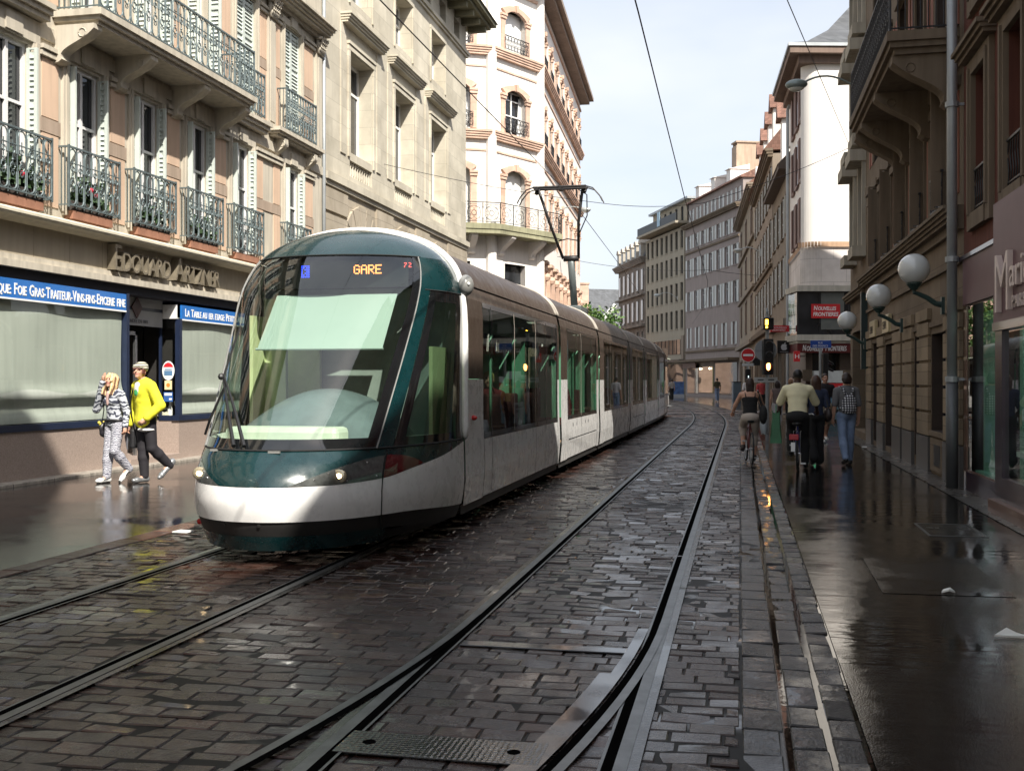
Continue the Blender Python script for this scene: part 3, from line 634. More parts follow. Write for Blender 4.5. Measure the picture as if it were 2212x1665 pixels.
# modules: (start, end, kind)
mods = [(2.70, 8.93, 'long'), (9.12, 13.98, 'short'), (14.18, 20.40, 'long'), (20.6, 25.0, 'short'), (25.2, 30.8, 'long'), (31.0, 35.2, 'short'), (35.4, 42.2, 'long')]
inner_l = paint('tram_interior_lining', (.55, .60, .50), .6); floor_m = paint('tram_floor', (.09, .09, .09), .7); seat_m = paint('tram_seat_fabric', (.12, .03, .03), .8, var=.4, scale=20)
pole_m = paint('pale_green_grab_rail', (.30, .62, .42), .35)
for i, (a, b, kind) in enumerate(mods):
    roofpiece('roof', a, b, tb)
    for sg in (1, -1): m = MB(); side(m, a, b, 2.50, 2.635, sides=(sg,)); m.build('roof_valance', tb, tram)
    for sg in (1, -1): m = MB(); side(m, a, b, 2.635, 2.665, -.02, sides=(sg,)); m.build('roof_groove', seam, tram)
    if i < len(mods) - 1:
        b2 = mods[i + 1][0]; r = roofpiece('gangway_bellows', b, b2, seam, -.05); m = MB(); side(m, b, b2, .22, 2.66, -.05); m.build('bellows_side', seam, r)
        for yy in (b - .02, b2 + .02):
            q = MB(); pr = [(fw(v) + .006 + 0, yy, fz(v) + .006) for v in VR]; fl = pr + [(-x, y, z) for x, y, z in pr[::-1][1:]]; q.tube([(x + tramx(y), y, z) for x, y, z in fl], .022, 6); q.build('roof_edge', line_m, r, smooth=True)
    pw = .72 if kind == 'short' else .75
    if i == 0: posts = [(a, 3.58), (b - .16, b)]; wa, wb = 3.6, b - .18
    elif kind == 'short': posts = [(a, a + .68), (b - .34, b)]; wa, wb = a + .70, b - .36
    else: posts = [(a, a + .72), (b - .38, b)]; wa, wb = a + .74, b - .40
    panes = {}
    for sg in (1, -1):
        for p0, p1 in posts:
            m = MB(); side(m, p0, p1, 1.62, 2.50, sides=(sg,)); m.build('brown_post', tb, tram); m = MB(); side(m, p0, p1, .26, 1.615, .004, sides=(sg,)); m.build('white_post', tw, tram)
        m = MB(); side(m, wa - .02, wb + .02, .27, .93, sides=(sg,)); m.build('lower_panel', tw, tram); m = MB(); side(m, a, b, .16, .265, -.03, sides=(sg,)); m.build('skirt', sk, tram)
        m = MB(); side(m, wa, wb, .95, 2.49, -.008, sides=(sg,)); panes[sg] = m.build('window', sdg, tram)
        for z0, z1 in ((.935, 1.0), (2.44, 2.50)): m = MB(); side(m, wa, wb, z0, z1, .001, sides=(sg,)); m.build('window_border', fr, panes[sg])
    L = wb - wa
    if i == 0: divs = [(.42, 1), (1.75, 2), (3.25, 2), (3.38, 1), (4.15, 1)]; seams = [0, .42, 3.25, 4.05]
    elif kind == 'long': divs = [(.55, 1), (1.2, 2), (2.3, 1), (3.6, 2), (4.4, 1)]; seams = [.55, 1.2, 2.9, 4.1]
    else: divs = [(1.62, 2)]; seams = [1.62]
    for d, kk in divs:
        if d < L - .1:
            for sg in (1, -1): m = MB(); side(m, wa + d - .016, wa + d + .016, .95, 2.47, .004, sides=(sg,)); m.build('window_divider', line_m if kk == 2 else fr, panes[sg])
    for d in [-.012] + seams:
        for sg in ((1, -1) if d < L - .05 else ()): m = MB(); side(m, wa + d - .008, wa + d + .008, .275, .93, .0025, sides=(sg,)); m.build('panel_seam', seam, tram)
    if kind == 'short':
        m = MB(); side(m, wa + .05, wb - .1, .585, .600, .003, sides=(1,)); m.build('hatch_edge', seam, tram)
        for d in (.55, 1.0, 2.1, 2.5):
            m = MB(); side(m, wa + d, wa + d + .05, .80, .86, .003, sides=(1,)); m.build('latch', MT['steel'], tram)
    # inside: floor, far lining strip, seats, grab rails
    m = MB(); m.box(-1.1 + tramx(a), 1.1 + tramx(a), a, b, .42, .46); m.build('floor', floor_m, tram)
    m = MB(); m.box(-1.0 + tramx(a), 1.0 + tramx(a), a + .3, b, 2.56, 2.6); m.build('ceiling', inner_l, tram)
    for d in np.arange(wa + .5, wb - .3, 1.15):
        m = MB(); x = .55 + tramx(d); m.box(x - .4, x + .4, d, d + .42, .78, .86); m.box(x - .4, x + .4, d + .36, d + .44, .86, 1.42)
        x = -.55 + tramx(d); m.box(x - .4, x + .4, d, d + .42, .78, .86); m.box(x - .4, x + .4, d + .36, d + .44, .86, 1.42)
        m.build('seat', seat_m, tram, bevel=.03)
    for d in (.45, 1.85, 3.3):
        if d < L - .2:
            for sg in (1, -1):
                m = MB(); x = sg * .86 + tramx(wa + d); m.tube([(x, wa + d, .46), (x, wa + d, 2.55)], .022, 8); m.build('grab_rail', pole_m, tram, smooth=True)
                if d != 1.85 or kind == 'short':
                    m = MB(); m.box(x - .22, x + .16, wa + d + .06, wa + d + .085, .95, 2.2); m.build('door_screen', paint('green_door_screen', (.32, .62, .44), .3) if sg > 0 and False else pole_m, tram)
m = MB()
m.box(-.6, .6, .75, 1.6, .15, .40); m.box(-.85, .85, 1.6, 2.8, .15, .40)
for a in np.arange(2.8, 42, 1.5): m.box(-.98 + tramx(a), .98 + tramx(a), a, a + 1.52, .14, .43)
m.build('underframe_filler', MT['groove'], tram)  # black filler boxes added to block light under the tram
m = MB(); m.box(-1.15 + tramx(42.2), 1.15 + tramx(42.2), 42.2, 42.25, .3, 3.1); m.build('end_wall', tb, tram)
m = MB(); m.box(-1.12, 1.12, YB + .05, YB + .10, .45, 2.6); m.box(-.80, .80, 1.0, YB, .86, .90); m.build('cab_bulkhead', paint('grey_cab_partition', (.30, .34, .32), .6, var=.2), tram)
# cab: console, white tray, blind, side lining, display
teal = paint('grey_teal_console', (.13, .17, .18), .4, var=.2, coat=.2)
m = MB(); m.grid(lambda a, b: (-.95 + 1.9 * a, 1.12 + .85 * b, .92 + (.60 * math.sin(math.pi * a) ** .7) * math.sin(math.pi * min(b + .15, 1) * .5)), 24, 10); m.build('console', teal, tram, smooth=True)
tray = paint('pale_tray', (.60, .66, .56), .5)
m = MB(); m.box(-.62, .50, .78, 1.12, .90, 1.17); m.build('desk', tray, tram, bevel=.05)
m = MB(); m.grid(lambda a, b: nose(-.8 + 1.6 * a, 1.07, -.03 - .3 * b), 30, 2); m.build('ledge', tray, tram)
mint = paint('mint_roller_blind', (.33, .42, .385), .8, var=.06, scale=1)
m = MB(); m.grid(lambda a, b: (-.66 + 1.32 * a, 1.62 + .48 * b - .03, 1.92 + .57 * b), 8, 6); m.tube([(-.67, 1.58, 1.915), (.67, 1.58, 1.915)], .014, 6); m.build('blind', mint, tram)
yel = paint('pale_green_cab_wall', (.62, .68, .38), .6)
m = MB(); m.box(-1.08, -1.04, 2.3, YB, .95, 2.3); m.box(-.78, -.62, 2.2, 2.26, .95, 1.95); m.box(.98, 1.02, 2.12, YB, .95, 1.95); m.box(-1.05, -.4, 2.60, 2.66, .95, 2.5); m.build('cab_lining', yel, tram)
m = MB(); m.box(-.78, .78, 2.06, 2.12, 2.56, 2.84); db = m.build('display_board', paint('black_display', (.012, .016, .016), .4), tram)
m = MB()
def dots(rows, x0, z0, p, r=.0075, sy=2.052):
    for j, row in enumerate(rows):
        for i, ch in enumerate(row):
            if ch != ' ': m.disc((x0 + i * p, sy, z0 - j * p), r, 'y', 6, .004)
FONT = {'G': [" ### ", "#   #", "#    ", "# ###", "#   #", "#   #", " ### "], 'A': [" ### ", "#   #", "#   #", "#####", "#   #", "#   #", "#   #"],
        'R': ["#### ", "#   #", "#   #", "#### ", "# #  ", "#  # ", "#   #"], 'E': ["#####", "#    ", "#    ", "#### ", "#    ", "#    ", "#####"]}
for k, ch in enumerate('GARE'): dots(FONT[ch], .20 + k * .078, 2.785, .0135)
m.build('destination_letters', emit('orange_led', (1, .30, .08), 2.2), db)
m = MB(); dots(["#####", "## ##", "# ###", "#  ##", "# ###", "## ##", "#####"], -.375, 2.79, .0185, .0072)
m.build('line_letter', emit('blue_led', (.02, .06, 1), 2.0), db)
m = MB()
dots(["###", "  #", " # ", "#  ", "#  "], .74, 2.80, .010, .005); dots(["## ", "  #", " # ", "#  ", "###"], .79, 2.80, .010, .005)
m.build('run_number', emit('red_led', (1, .12, .10), 1.6), db)
# wipers
def wiper(pts, r): m = MB(); m.tube([nose(u, z, .035) for u, z in pts], r, 6); return m
for k in (0, .055):
    o = wiper([(-.13 + k, 1.0), (-.20 + k, 1.2), (-.29 + k * .8, 1.42), (-.40 + k * .2, 1.62)], [.02, .016, .013, .011]).build('wiper_arm', tk, tram)
wiper([(-.345, 1.52), (-.44, 1.22), (-.49, 1.08)], .012).build('wiper_blade', tk, tram); wiper([(-.40, 1.60), (-.385, 1.9), (-.37, 2.12)], .011).build('wiper_blade', tk, tram)
m = MB(); m.ball(nose(-.41, 1.62, .05), .035, 8); m.build('wiper_joint', tk, tram)
for u in (-.26, .05): m = MB(); p = nose(u, .975, .012); m.box(p.x - .055, p.x + .055, p.y - .01, p.y + .01, .965, .985); m.build('washer_jet', tgr, tram)
# camera pod, cab door, red button
for sg in (1, -1):
    m = MB(); m.ball((sg * 1.215, 2.72, 2.62), .115, 18, 0, (.75, 1, 1)); o = m.build('camera_pod', tgr, tram, smooth=True); m = MB(); m.ball((sg * 1.27, 2.63, 2.63), .018, 8); m.build('camera_lens', MT['white'], o)
    m = MB(); m.ball((sg * 1.225, 3.05, 1.19), .028, 10, 0, (1.4, 1, 1)); m.build('door_button', paint('red_button', (.55, .02, .02), .3), tram)
# pantograph on the third module
PY = 25 - TY
pm = paint('pantograph_dark_steel', (.035, .032, .032), .5, .4); pg = paint('pantograph_grey_arm', (.14, .16, .16), .4, .3)
pb = MB(); pb.box(-.45, .45, PY + .2, PY + 1.5, 3.22, 3.36); base = pb.build('pantograph_base', pg, tram, bevel=.02)
pb = MB(); pb.tube([(.14, PY + 1.3, 3.3), (.16, PY + .6, 4.45)], .085, 10); pb.build('pantograph_lower_arm', pg, base, smooth=True)
pb = MB(); pb.tube([(-.02, PY + .6, 4.5), (.34, PY + .6, 4.5)], .07, 8); pb.tube([(-.03, PY + .58, 4.5), (-.30, PY + .3, 5.3), (-.52, PY, 6.05)], .034, 8); pb.tube([(.34, PY + .58, 4.5), (.38, PY + .3, 5.3), (.52, PY, 6.05)], .034, 8)
pb.tube([(-.12, PY + .45, 4.9), (.1, PY + .45, 4.95), (.35, PY + .45, 4.9)], .015, 6); pb.tube([(.42, PY, 6.03), (.62, PY, 5.9), (.60, PY + .2, 5.45), (.40, PY + .2, 5.0)], .014, 6)
pb.build('pantograph_upper_arm', pm, base, smooth=True)
pb = MB()
for dy in (-.14, .14): pb.tube([(-.62, PY + dy, 6.08), (.62, PY + dy, 6.08)], .03, 6)
for x in (-.55, 0, .55): pb.box(x - .05, x + .05, PY - .16, PY + .16, 6.02, 6.07)
for sg in (-1, 1):
    for dy in (-.14, .14): pb.tube([(sg * .62, PY + dy, 6.08), (sg * .78, PY + dy, 6.03), (sg * .93, PY + dy, 5.86), (sg * 1.0, PY + dy, 5.72)], .016, 6)
    pb.ball((sg * .56, PY, 5.98), .055, 8)
pb.build('pantograph_head', pm, base)
# ---------------------------------------------------------------- building kit
CACHE = {}
def inst(key, fn, name, mats, parent, loc=(0, 0, 0), rz=0, **k):
    # one mesh per kind, placed as often as needed
    if key not in CACHE:
        o = fn().build(name, mats, parent, **k); CACHE[key] = o
    else:
        o = CACHE[key].copy(); o.name = name; C.objects.link(o); o.parent = parent
    o.location = loc; o.rotation_euler = (0, 0, rz); return o
def xf(m, M): m.v = [tuple(M @ Vector(p)) for p in m.v]; return m
def pane_mb(w, h): m = MB(); m.quad((-w / 2, 0, 0), (w / 2, 0, 0), (w / 2, 0, h), (-w / 2, 0, h)); return m
def frame_mb(w, h, cols=2, bars=(.68,), t=.06, d=.05):
    m = MB(); y0, y1 = -d, -.004
    m.box(-w / 2, -w / 2 + t, y0, y1, 0, h); m.box(w / 2 - t, w / 2, y0, y1, 0, h); m.box(-w / 2 + t, w / 2 - t, y0, y1, 0, t); m.box(-w / 2 + t, w / 2 - t, y0, y1, h - t, h)
    for i in range(1, cols): x = -w / 2 + w * i / cols; m.box(x - t * .55, x + t * .55, y0 - .004, y1, t, h - t)
    for b in bars:
        for i in range(cols): a = -w / 2 + w * i / cols + t * .6; c = -w / 2 + w * (i + 1) / cols - t * .6; m.box(a, c, y0 + .006, y1, h * b - t * .4, h * b + t * .4)
    return m
def window(parent, x, z, w, h, y, cols=2, bars=(.7,), frame='frame_white', pane='pane', t=.06):
    o = inst(('pane', round(w, 2), round(h, 2), pane), lambda: pane_mb(w, h), 'window', MT[pane], parent, (x, y, z))
    inst(('frame', round(w, 2), round(h, 2), cols, bars, frame, t), lambda: frame_mb(w, h, cols, bars, t), 'frame', MT[frame], o)
    return o
def louvre_mb(w, h, n=None, parts=3):
    m = MB(); t = .055; n = n or int(h / .085)
    m.box(0, t, -.02, .02, 0, h); m.box(w - t, w, -.02, .02, 0, h)
    rails = [i * h / parts for i in range(parts + 1)]
    for r in rails: m.box(t, w - t, -.019, .019, max(0, r - t / 2), min(h, r + t / 2))
    m.box(t, w - t, .008, .014, t, h - t)
    for i in range(n):
        z = h * (i + .5) / n
        if any(abs(z - r) < .06 for r in rails): continue
        m.add([(t, -.016, z - .03), (w - t, -.016, z - .03), (w - t, .008, z + .02), (t, .008, z + .02)], [(0, 1, 2, 3)])
    return m
def louvre(parent, x, z, w, h, y, rz=0, mat='shutter', name='shutter'):
    return inst(('louvre', round(w, 2), round(h, 2), mat), lambda: louvre_mb(w, h), name, MT[mat], parent, (x, y, z), rz)
def ringpts(cx, cz, r, n=8, y=0): return [(cx + r * math.cos(6.2832 * i / n), y, cz + r * math.sin(6.2832 * i / n)) for i in range(n)]
def scroll(m, x0, x1, z0, z1, y, pitch=.21, r=.013, feet=True):
    # wrought iron panel: bars, loops, rings and scrolls
    n = max(2, round((x1 - x0) / pitch)); p = (x1 - x0) / n; h = z1 - z0
    m.box(x0, x1, y - .02, y + .02, z1 - .018, z1 + .012); m.box(x0, x1, y - .012, y + .012, z0 + .03, z0 + .05); m.box(x0, x1, y - .01, y + .01, z0 + h * .73, z0 + h * .745)
    for i in range(n + 1): m.box(x0 + i * p - .007, x0 + i * p + .007, y - .007, y + .007, z0, z1)
    for i in range(n):
        c = x0 + (i + .5) * p; q = p * .42
        m.tube([(c - q, y, z0 + h * .38)] + [(c + q * math.cos(a), y, z0 + .05 + q + q * math.sin(a)) for a in np.linspace(math.pi, 2 * math.pi, 7)] + [(c + q, y, z0 + h * .38)], r, 4, caps=False)
        m.tube([(c - q, y, z0 + h * .60)] + [(c + q * math.cos(a), y, z1 - .035 - q + q * math.sin(a)) for a in np.linspace(math.pi, 0, 7)] + [(c + q, y, z0 + h * .60)], r, 4, caps=False)
        m.tube(ringpts(c, z0 + h * .40, q * .62, 7, y), r * .9, 4, closed=True); m.tube(ringpts(c, z0 + h * .64, q * .5, 7, y), r * .9, 4, closed=True)
        m.tube(ringpts(c, z0 + h * .30, q * .4, 6, y), r * .8, 3, closed=True)
        m.box(c - .006, c + .006, y - .006, y + .006, z0 + h * .42, z0 + h * .8)
        m.ball((c, y, z0 + h * .50), .02, 6)
def balcony_rail(w, h, d, pitch=.21):
    m = MB(); scroll(m, -w / 2, w / 2, 0, h, -d, pitch)
    for sx in (-1, 1):
        n = max(1, round(d / .12)); x = sx * w / 2
        m.box(x - .018, x + .018, -d, 0, h - .018, h + .012); m.box(x - .012, x + .012, -d, 0, .03, .05); m.box(x - .016, x + .016, -d - .016, -d + .016, 0, h + .03)
        for i in range(1, n + 1): yy = -d + d * i / (n + 1); m.box(x - .007, x + .007, yy - .007, yy + .007, .03, h)
    return m
def console_mb(w=.24, h=.55, d=.75):
    # S-shaped bracket, side outline extruded across its width
    pts = [(0, 0)]
    for i in range(13):
        t = i / 12; pts.append((-(d * (.22 + .78 * (t ** 1.6)) - .06 * math.sin(t * 6.28)), -h + h * t * .86 + .0))
    pts = [(0, -h * 1.12), (-d * .14, -h * 1.08)] + pts[1:] + [(-d, -h * .02), (-d, 0), (0, 0)]
    m = MB(); m.prism(pts, 'x', -w / 2, w / 2)
    for sx in (-1, 1):
        m.tube([(sx * (w / 2 + .004), -d * .72 + .07 * math.cos(a), -h * .26 + .07 * math.sin(a)) for a in np.linspace(0, 6.0, 9)], .012, 4)
    return m
def capital_mb(w=.4):
    m = MB(); m.box(-w / 2 - .05, w / 2 + .05, -.18, 0, .30, .36); r = random.Random(3)
    for row, (z, rr, n, b) in enumerate(((.02, .055, 5, .08), (.13, .06, 4, .11), (.24, .065, 3, .15))):
        for i in range(n):
            x = -w / 2 + w * (i + .5) / n; m.ball((x, -b, z + .04), rr, 7, 0, (.8, .7, 1.2)); m.ball((x, -b - .05, z + .09), rr * .5, 6)
    m.box(-w / 2, w / 2, -.08, 0, -.06, .30); return m
def moulding(m, x0, x1, z0, z1, d, steps=3, y=0, ends=True):
    # stepped cornice, widest at the top
    for i in range(steps):
        a = z0 + (z1 - z0) * i / steps; b = z0 + (z1 - z0) * (i + 1) / steps; dd = d * (.45 + .55 * (i + 1) / steps)
        e = dd * .5 if ends else 0
        m.box(x0 - e, x1 + e, y - dd, y + .02, a, b)
    return m
def mono(body): return body
def smallcaps(m, text, size, small, depth, M0, sx, mi=0, gap=.02, shear=0, bold=0):
    # words whose first letter stands taller
    x = 0
    for wd in text.split(' '):
        i = 0
        while i < len(wd):
            big = wd[i] == '^'
            if big: i += 1
            j = i + 1
            if not big:
                while j < len(wd) and wd[j] != '^': j += 1
            x += m.text(wd[i:j], size if big else small, depth, M0 @ Matrix.Translation((x, 0, 0)), sx, mi, shear=shear, bold=bold) + gap; i = j
        x += small * .28
    return x

# ---------------------------------------------------------------- left: delicatessen building
def S(s): return s - 4
L1 = empty('shop_building', (-11.05, 4, 0), R(90), 'sunlit beige stone house with peach panels, iron balconies and a covered shop front', 'building')
cs = [8.95, 10.92, 12.9, 14.87, 16.82, 18.80, 20.79, 22.81, 25.66]
op = [(S(c) - .44, S(c) + .44, 4.40, 6.93, .25) for c in cs]
c2 = [8.95, 10.92, 12.9, 14.87, 16.82, 18.80, 20.79, 23.02, 25.66]
op += [(S(c) - .5, S(c) + .5, 7.72, 10.38, .22) for c in c2] + [(S(c) - .5, S(c) + .5, 11.4, 13.5, .22) for c in c2]
m = MB(); wall(m, 0, 23.75, 4.1, 14.2, op); wall(m, 0, 23.75, 3.2, 4.1, []); shell(m, 0, 23.75, 9, 0, 14.2)
m.build('wall', MT['beige_plain'], L1)
m = MB(); m.prism([(-.5, 14.25), (4.6, 17.5), (9.2, 14.25)], 'x', -.1, 23.7); m.build('roof', MT['slate'], L1)
trim = MB(); peach = MB(); block = MB()
for k in range(len(cs)):
    for lst, z0, z1 in ((cs, 4.36, 6.98), (c2, 7.7, 10.42)):
        x = S(lst[k])
        for sg in (-1, 1):
            a, b = sorted((x + sg * .50, x + sg * .66)); trim.box(a, b, -.05, 0, z0, z1)
            trim.box(a + .05, b - .05, -.075, -.05, z0, z1)
        trim.box(x - .66, x + .66, -.055, 0, z1, z1 + .16)
        trim.box(x - .2, x + .2, -.085, 0, z1 + .02, z1 + .3)
        nx = S(lst[k + 1]) if k + 1 < len(lst) else 23.75
        a, b = x + .76, min(nx - .76, 23.5)
        if b - a > .15:
            for (za, zb) in ((z0 + .08, z0 + 1.25), (z0 + 1.52, z1 - .15)):
                if b - a > 1.2:   # wide pier: panel, pilaster, panel
                    mid = (a + b) / 2; peach.box(a, mid - .30, -.016, 0, za, zb); peach.box(mid + .30, b, -.016, 0, za, zb)
                else: peach.box(a, b, -.016, 0, za, zb)
            block.box(a - .05, b + .05, -.022, 0, z0 + 1.27, z0 + 1.50)
            trim.box(a - .08, b + .08, -.07, 0, z1 - .13, z1 - .06); trim.box(a - .08, b + .08, -.10, 0, z1 - .03, z1 + .04)
split(trim, 'stone_trim', MT['beige_plain'], L1); split(peach, 'peach_panel', MT['peach'], L1); split(block, 'stone_band', stucco('mauve_stone_block', (.40, .31, .24), .1), L1)
for c in (24.33, 27.32):
    m = MB(); m.box(S(c) - .2, S(c) + .2, -.075, 0, 7.7, 10.30); m.box(S(c) - .12, S(c) + .12, -.095, -.075, 7.8, 10.2); m.build('pilaster', MT['beige_plain'], L1)
    inst('capital', capital_mb, 'capital', MT['beige_plain'], L1, (S(c), -.06, 10.32), smooth=True)
m = MB(); moulding(m, 0, S(27.6), 10.78, 11.02, .48, 4, ends=False); m.box(0, S(27.7), -.10, 0, 10.68, 10.78); m.build('cornice', MT['beige_plain'], L1)
m = MB(); moulding(m, 0, S(15.6), 7.36, 7.62, .30, 3, ends=False); moulding(m, S(21.9), S(23.72), 7.36, 7.62, .30, 3); m.box(0, S(27.7), -.045, 0, 7.12, 7.34); m.build('string_course', MT['beige_plain'], L1)
for k, c in enumerate(cs):
    window(L1, S(c), 4.40, .88, 2.53, .12, 2, (.62,))
    sh = .19
    louvre(L1, S(c) + .43, 4.5, sh, 2.36, .02, R(-90)); louvre(L1, S(c) - .47, 4.5, .10, 2.36, -.05, R(-90))
    inst('juliet', lambda: balcony_rail(1.50, 1.0, .2, .215), 'railing', MT['iron'], L1, (S(c), 0, 4.47))
    m = MB(); m.box(-.58, .58, -.17, 0, 4.30, 4.44); m.box(-.52, .52, -.13, .0, 4.25, 4.30)
    inst('sill', lambda: m, 'sill', stucco('terracotta_sill', (.30, .15, .10), .2), L1, (S(c), 0, 0))
for k, c in enumerate(c2):
    window(L1, S(c), 7.72, 1.0, 2.66, .22, 2, (.66,)); window(L1, S(c), 11.4, 1.0, 2.1, .22, 2, (.66,))
    if c > 22:
        for sg in (-1, 0): louvre(L1, S(c) + sg * .5, 7.74, .5, 2.62, .05)
    else:
        for sg in (-1, 1): louvre(L1, S(c) + sg * .47, 7.74, .28, 2.6, -.02, R(-90))
def slab(x0, x1, z0, z1, d):
    m = MB(); m.box(x0, x1, -d, 0, z0 + (z1 - z0) * .55, z1); m.box(x0 + .05, x1 - .05, -d + .05, 0, z0 + (z1 - z0) * .28, z0 + (z1 - z0) * .55); m.box(x0 + .12, x1 - .12, -d + .12, 0, z0, z0 + (z1 - z0) * .28); return m
bal = slab(S(15.9), S(21.75), 7.42, 7.66, .90).build('balcony', MT['beige_plain'], L1)
m = balcony_rail(5.75, .96, .84, .23); o = m.build('railing', MT['iron'], bal, loc=(S(18.825), 0, 7.67))
for c in (16.05, 17.81, 19.80, 21.60): inst('console', console_mb, 'console', MT['beige_plain'], bal, (S(c), 0, 7.42))
bal = slab(S(24.2), S(27.05), 7.46, 7.66, .34).build('balcony', MT['beige_plain'], L1)
o = inst('jrail2', lambda: balcony_rail(1.86, 1.0, .27, .17), 'railing', MT['iron'], bal, (S(25.66), 0, 7.70))
for c in (24.72, 26.6): inst('console_small', lambda: console_mb(.2, .5, .27), 'console', MT['beige_plain'], bal, (S(c), 0, 7.46))
inst('jrail3', lambda: balcony_rail(1.2, .98, .2, .17), 'railing', MT['iron'], L1, (S(23.02), 0, 7.70))
m = MB(); m.tube([(S(27.66), -.06, 0), (S(27.66), -.06, 14)], .05, 8); m.build('drainpipe', MT['zinc'], L1, smooth=True)
# shop front
navy = MT['navy']
m = MB(); m.box(0, S(18.1), -.03, .3, 0, .80); m.box(S(19.97), S(27.6), -.03, .3, 0, .80); m.box(S(19.97), S(20.3), .3, 1.0, 0, .80); m.box(S(17.8), S(18.1), .3, 1.0, 0, .80); m.build('plinth', MT['granite'], L1)
m = MB(); m.box(S(18.1), S(19.97), -.10, 1.0, 0, .15); m.build('door_step', MT['granite'], L1)
m = MB()
for a, b in ((S(12), S(18.15)), (S(19.93), S(26.5))):
    m.box(a, b, -.06, .10, .80, .905)
m.box(S(18.05), S(18.14), -.05, .3, .905, 3.2); m.box(S(19.97), S(20.07), -.05, .05, .905, 2.84); m.box(S(19.955), S(20.02), .05, .40, .80, .90); m.box(S(19.955), S(20.02), .36, .40, .90, 2.84); m.box(S(12), S(12.12), -.05, .2, .905, 3.2)
m.build('shop_frame', navy, L1)
m = MB(); m.box(0, S(27.6), -.02, .5, 3.19, 3.35); m.build('dark_soffit', paint('dark_blue_soffit', (.02, .022, .035), .7), L1)
m = MB(); m.box(0, S(27.6), -.14, .3, 3.35, 3.46); m.box(0, S(27.6), -.09, .3, 3.46, 3.55); m.build('ledge', MT['beige_plain'], L1)
m = MB(); x = 0
while x < 23.5: m.box(x + .006, min(x + .95, 23.5) - .006, -.03, .1, 3.55, 4.06); x += .95
m.build('fascia', MT['fascia'], L1)
m = MB()
pr = [(0, 4.06), (-.22, 4.06), (-.27, 4.09), (-.33, 4.11), (-.36, 4.15), (-.36, 4.19), (-.33, 4.22), (0, 4.24)]; m.prism(pr, 'x', 0, S(27.62)); m.build('fascia_moulding', stucco('cream_moulding', (.62, .57, .45), .06, .1), L1)
film = stucco('pale_grey_green_window_blind', (.43, .46, .41), .06, .10, .6)
def curtain(x0, x1):
    m = MB()
    def fn(a, b):
        z = .92 + 1.95 * b; fold = .07 * math.exp(-((z - 1.16) / .10) ** 2) - .05 * math.exp(-((z - 1.35) / .12) ** 2)
        return (x0 + (x1 - x0) * a, .055 + .012 * math.sin(a * 17 + 2.1 * math.sin(b * 3)) + fold, z)
    m.grid(fn, 60, 30); return m
shopglass = glass('clear_shop_glass', (.96, .98, .96), .98, ior=1.35)
for a, b in ((S(12.1), S(18.03)), (S(20.06), S(26.4))):
    m = MB(); m.quad((a, .02, .9), (b, .02, .9), (b, .02, 2.88), (a, .02, 2.88)); w_ = m.build('shop_window', shopglass, L1); curtain(a, b).build('blind', film, w_, smooth=True)
m = MB(); m.quad((S(19.99), .05, .9), (S(19.99), .38, .9), (S(19.99), .38, 2.84), (S(19.99), .05, 2.84)); sidew = m.build('shop_window', shopglass, L1)
m = MB(); m.box(S(20.25), S(20.3), .1, .9, .8, 2.9); m.box(S(20.02), S(20.3), .06, .9, .78, .84); m.build('display_back', MT['dark_room'], L1)
m = MB(); m.box(S(18.14), S(20.3), .95, 1.0, .15, 2.7); m.build('entrance_back', MT['dark_room'], L1)
m = MB(); m.box(S(18.16), S(18.62), .40, .44, .15, 2.66)
for i in range(30): m.box(S(18.16), S(18.62), .385, .40, .2 + i * .082, .26 + i * .082)
m.build('roller_shutter', paint('dark_slat_shutter', (.03, .03, .032), .5), L1)
m = MB(); m.box(S(19.12), S(19.19), .42, .47, .15, 2.55); m.box(S(18.70), S(19.19), .42, .47, 2.48, 2.55); dd = m.build('door', MT['steel'], L1); m = MB(); m.tube([(S(19.08), .36, 1.05), (S(19.08), .36, 1.75)], .02, 6); m.build('handle', MT['steel'], dd)
m = MB(); m.box(S(19.93), S(19.97), .0, .40, 2.84, 3.12); m.build('white_panel', MT['white'], L1)
def sign(name, label, cat='sign', group=None, loc=(-11.05, 4, 0), rz=R(90)): return empty(name, loc, rz, label, cat, group)
blue = paint('blue_sign', (.018, .145, .47), .35, var=.04, coat=.3); wl = paint('white_lettering', (.80, .80, .78), .5, var=.02)
sg_ = sign('shop_sign', 'long blue sign with white words over the first covered shop window')
m = MB(); m.box(S(12.1), S(18.14), -.04, .0, 2.88, 3.18); bd = m.build('board', blue, sg_)
m = MB(); m.box(S(12.1), S(18.14), -.045, .0, 2.852, 2.88); m.build('white_rim', wl, sg_)
m = MB(); M0 = FM(0, 0, 0); T1_ = '^BOUTIQUE: ^FOIE ^GRAS-^TRAITEUR-^VINS-FINS-^EPICERIE FINE'; W0 = smallcaps(MB(), T1_, .25, .20, .004, M0, .60, gap=.01, bold=.004); kx = .60 * 4.06 / W0; W0 = smallcaps(MB(), T1_, .25, .20, .004, M0, kx, gap=.01, bold=.004)
smallcaps(m, T1_, .25, .20, .006, FM(S(18.08) - W0, -.044, 2.94), kx, gap=.01, bold=.004); m.build('lettering', wl, sg_)
sg_ = sign('shop_sign', 'shorter blue sign with white words over the shop window behind the tram')
m = MB(); m.box(S(20.08), S(26.4), -.04, .0, 2.84, 3.12); m.build('board', blue, sg_)
m = MB(); m.box(S(20.08), S(26.4), -.045, .0, 2.812, 2.84); m.build('white_rim', wl, sg_)
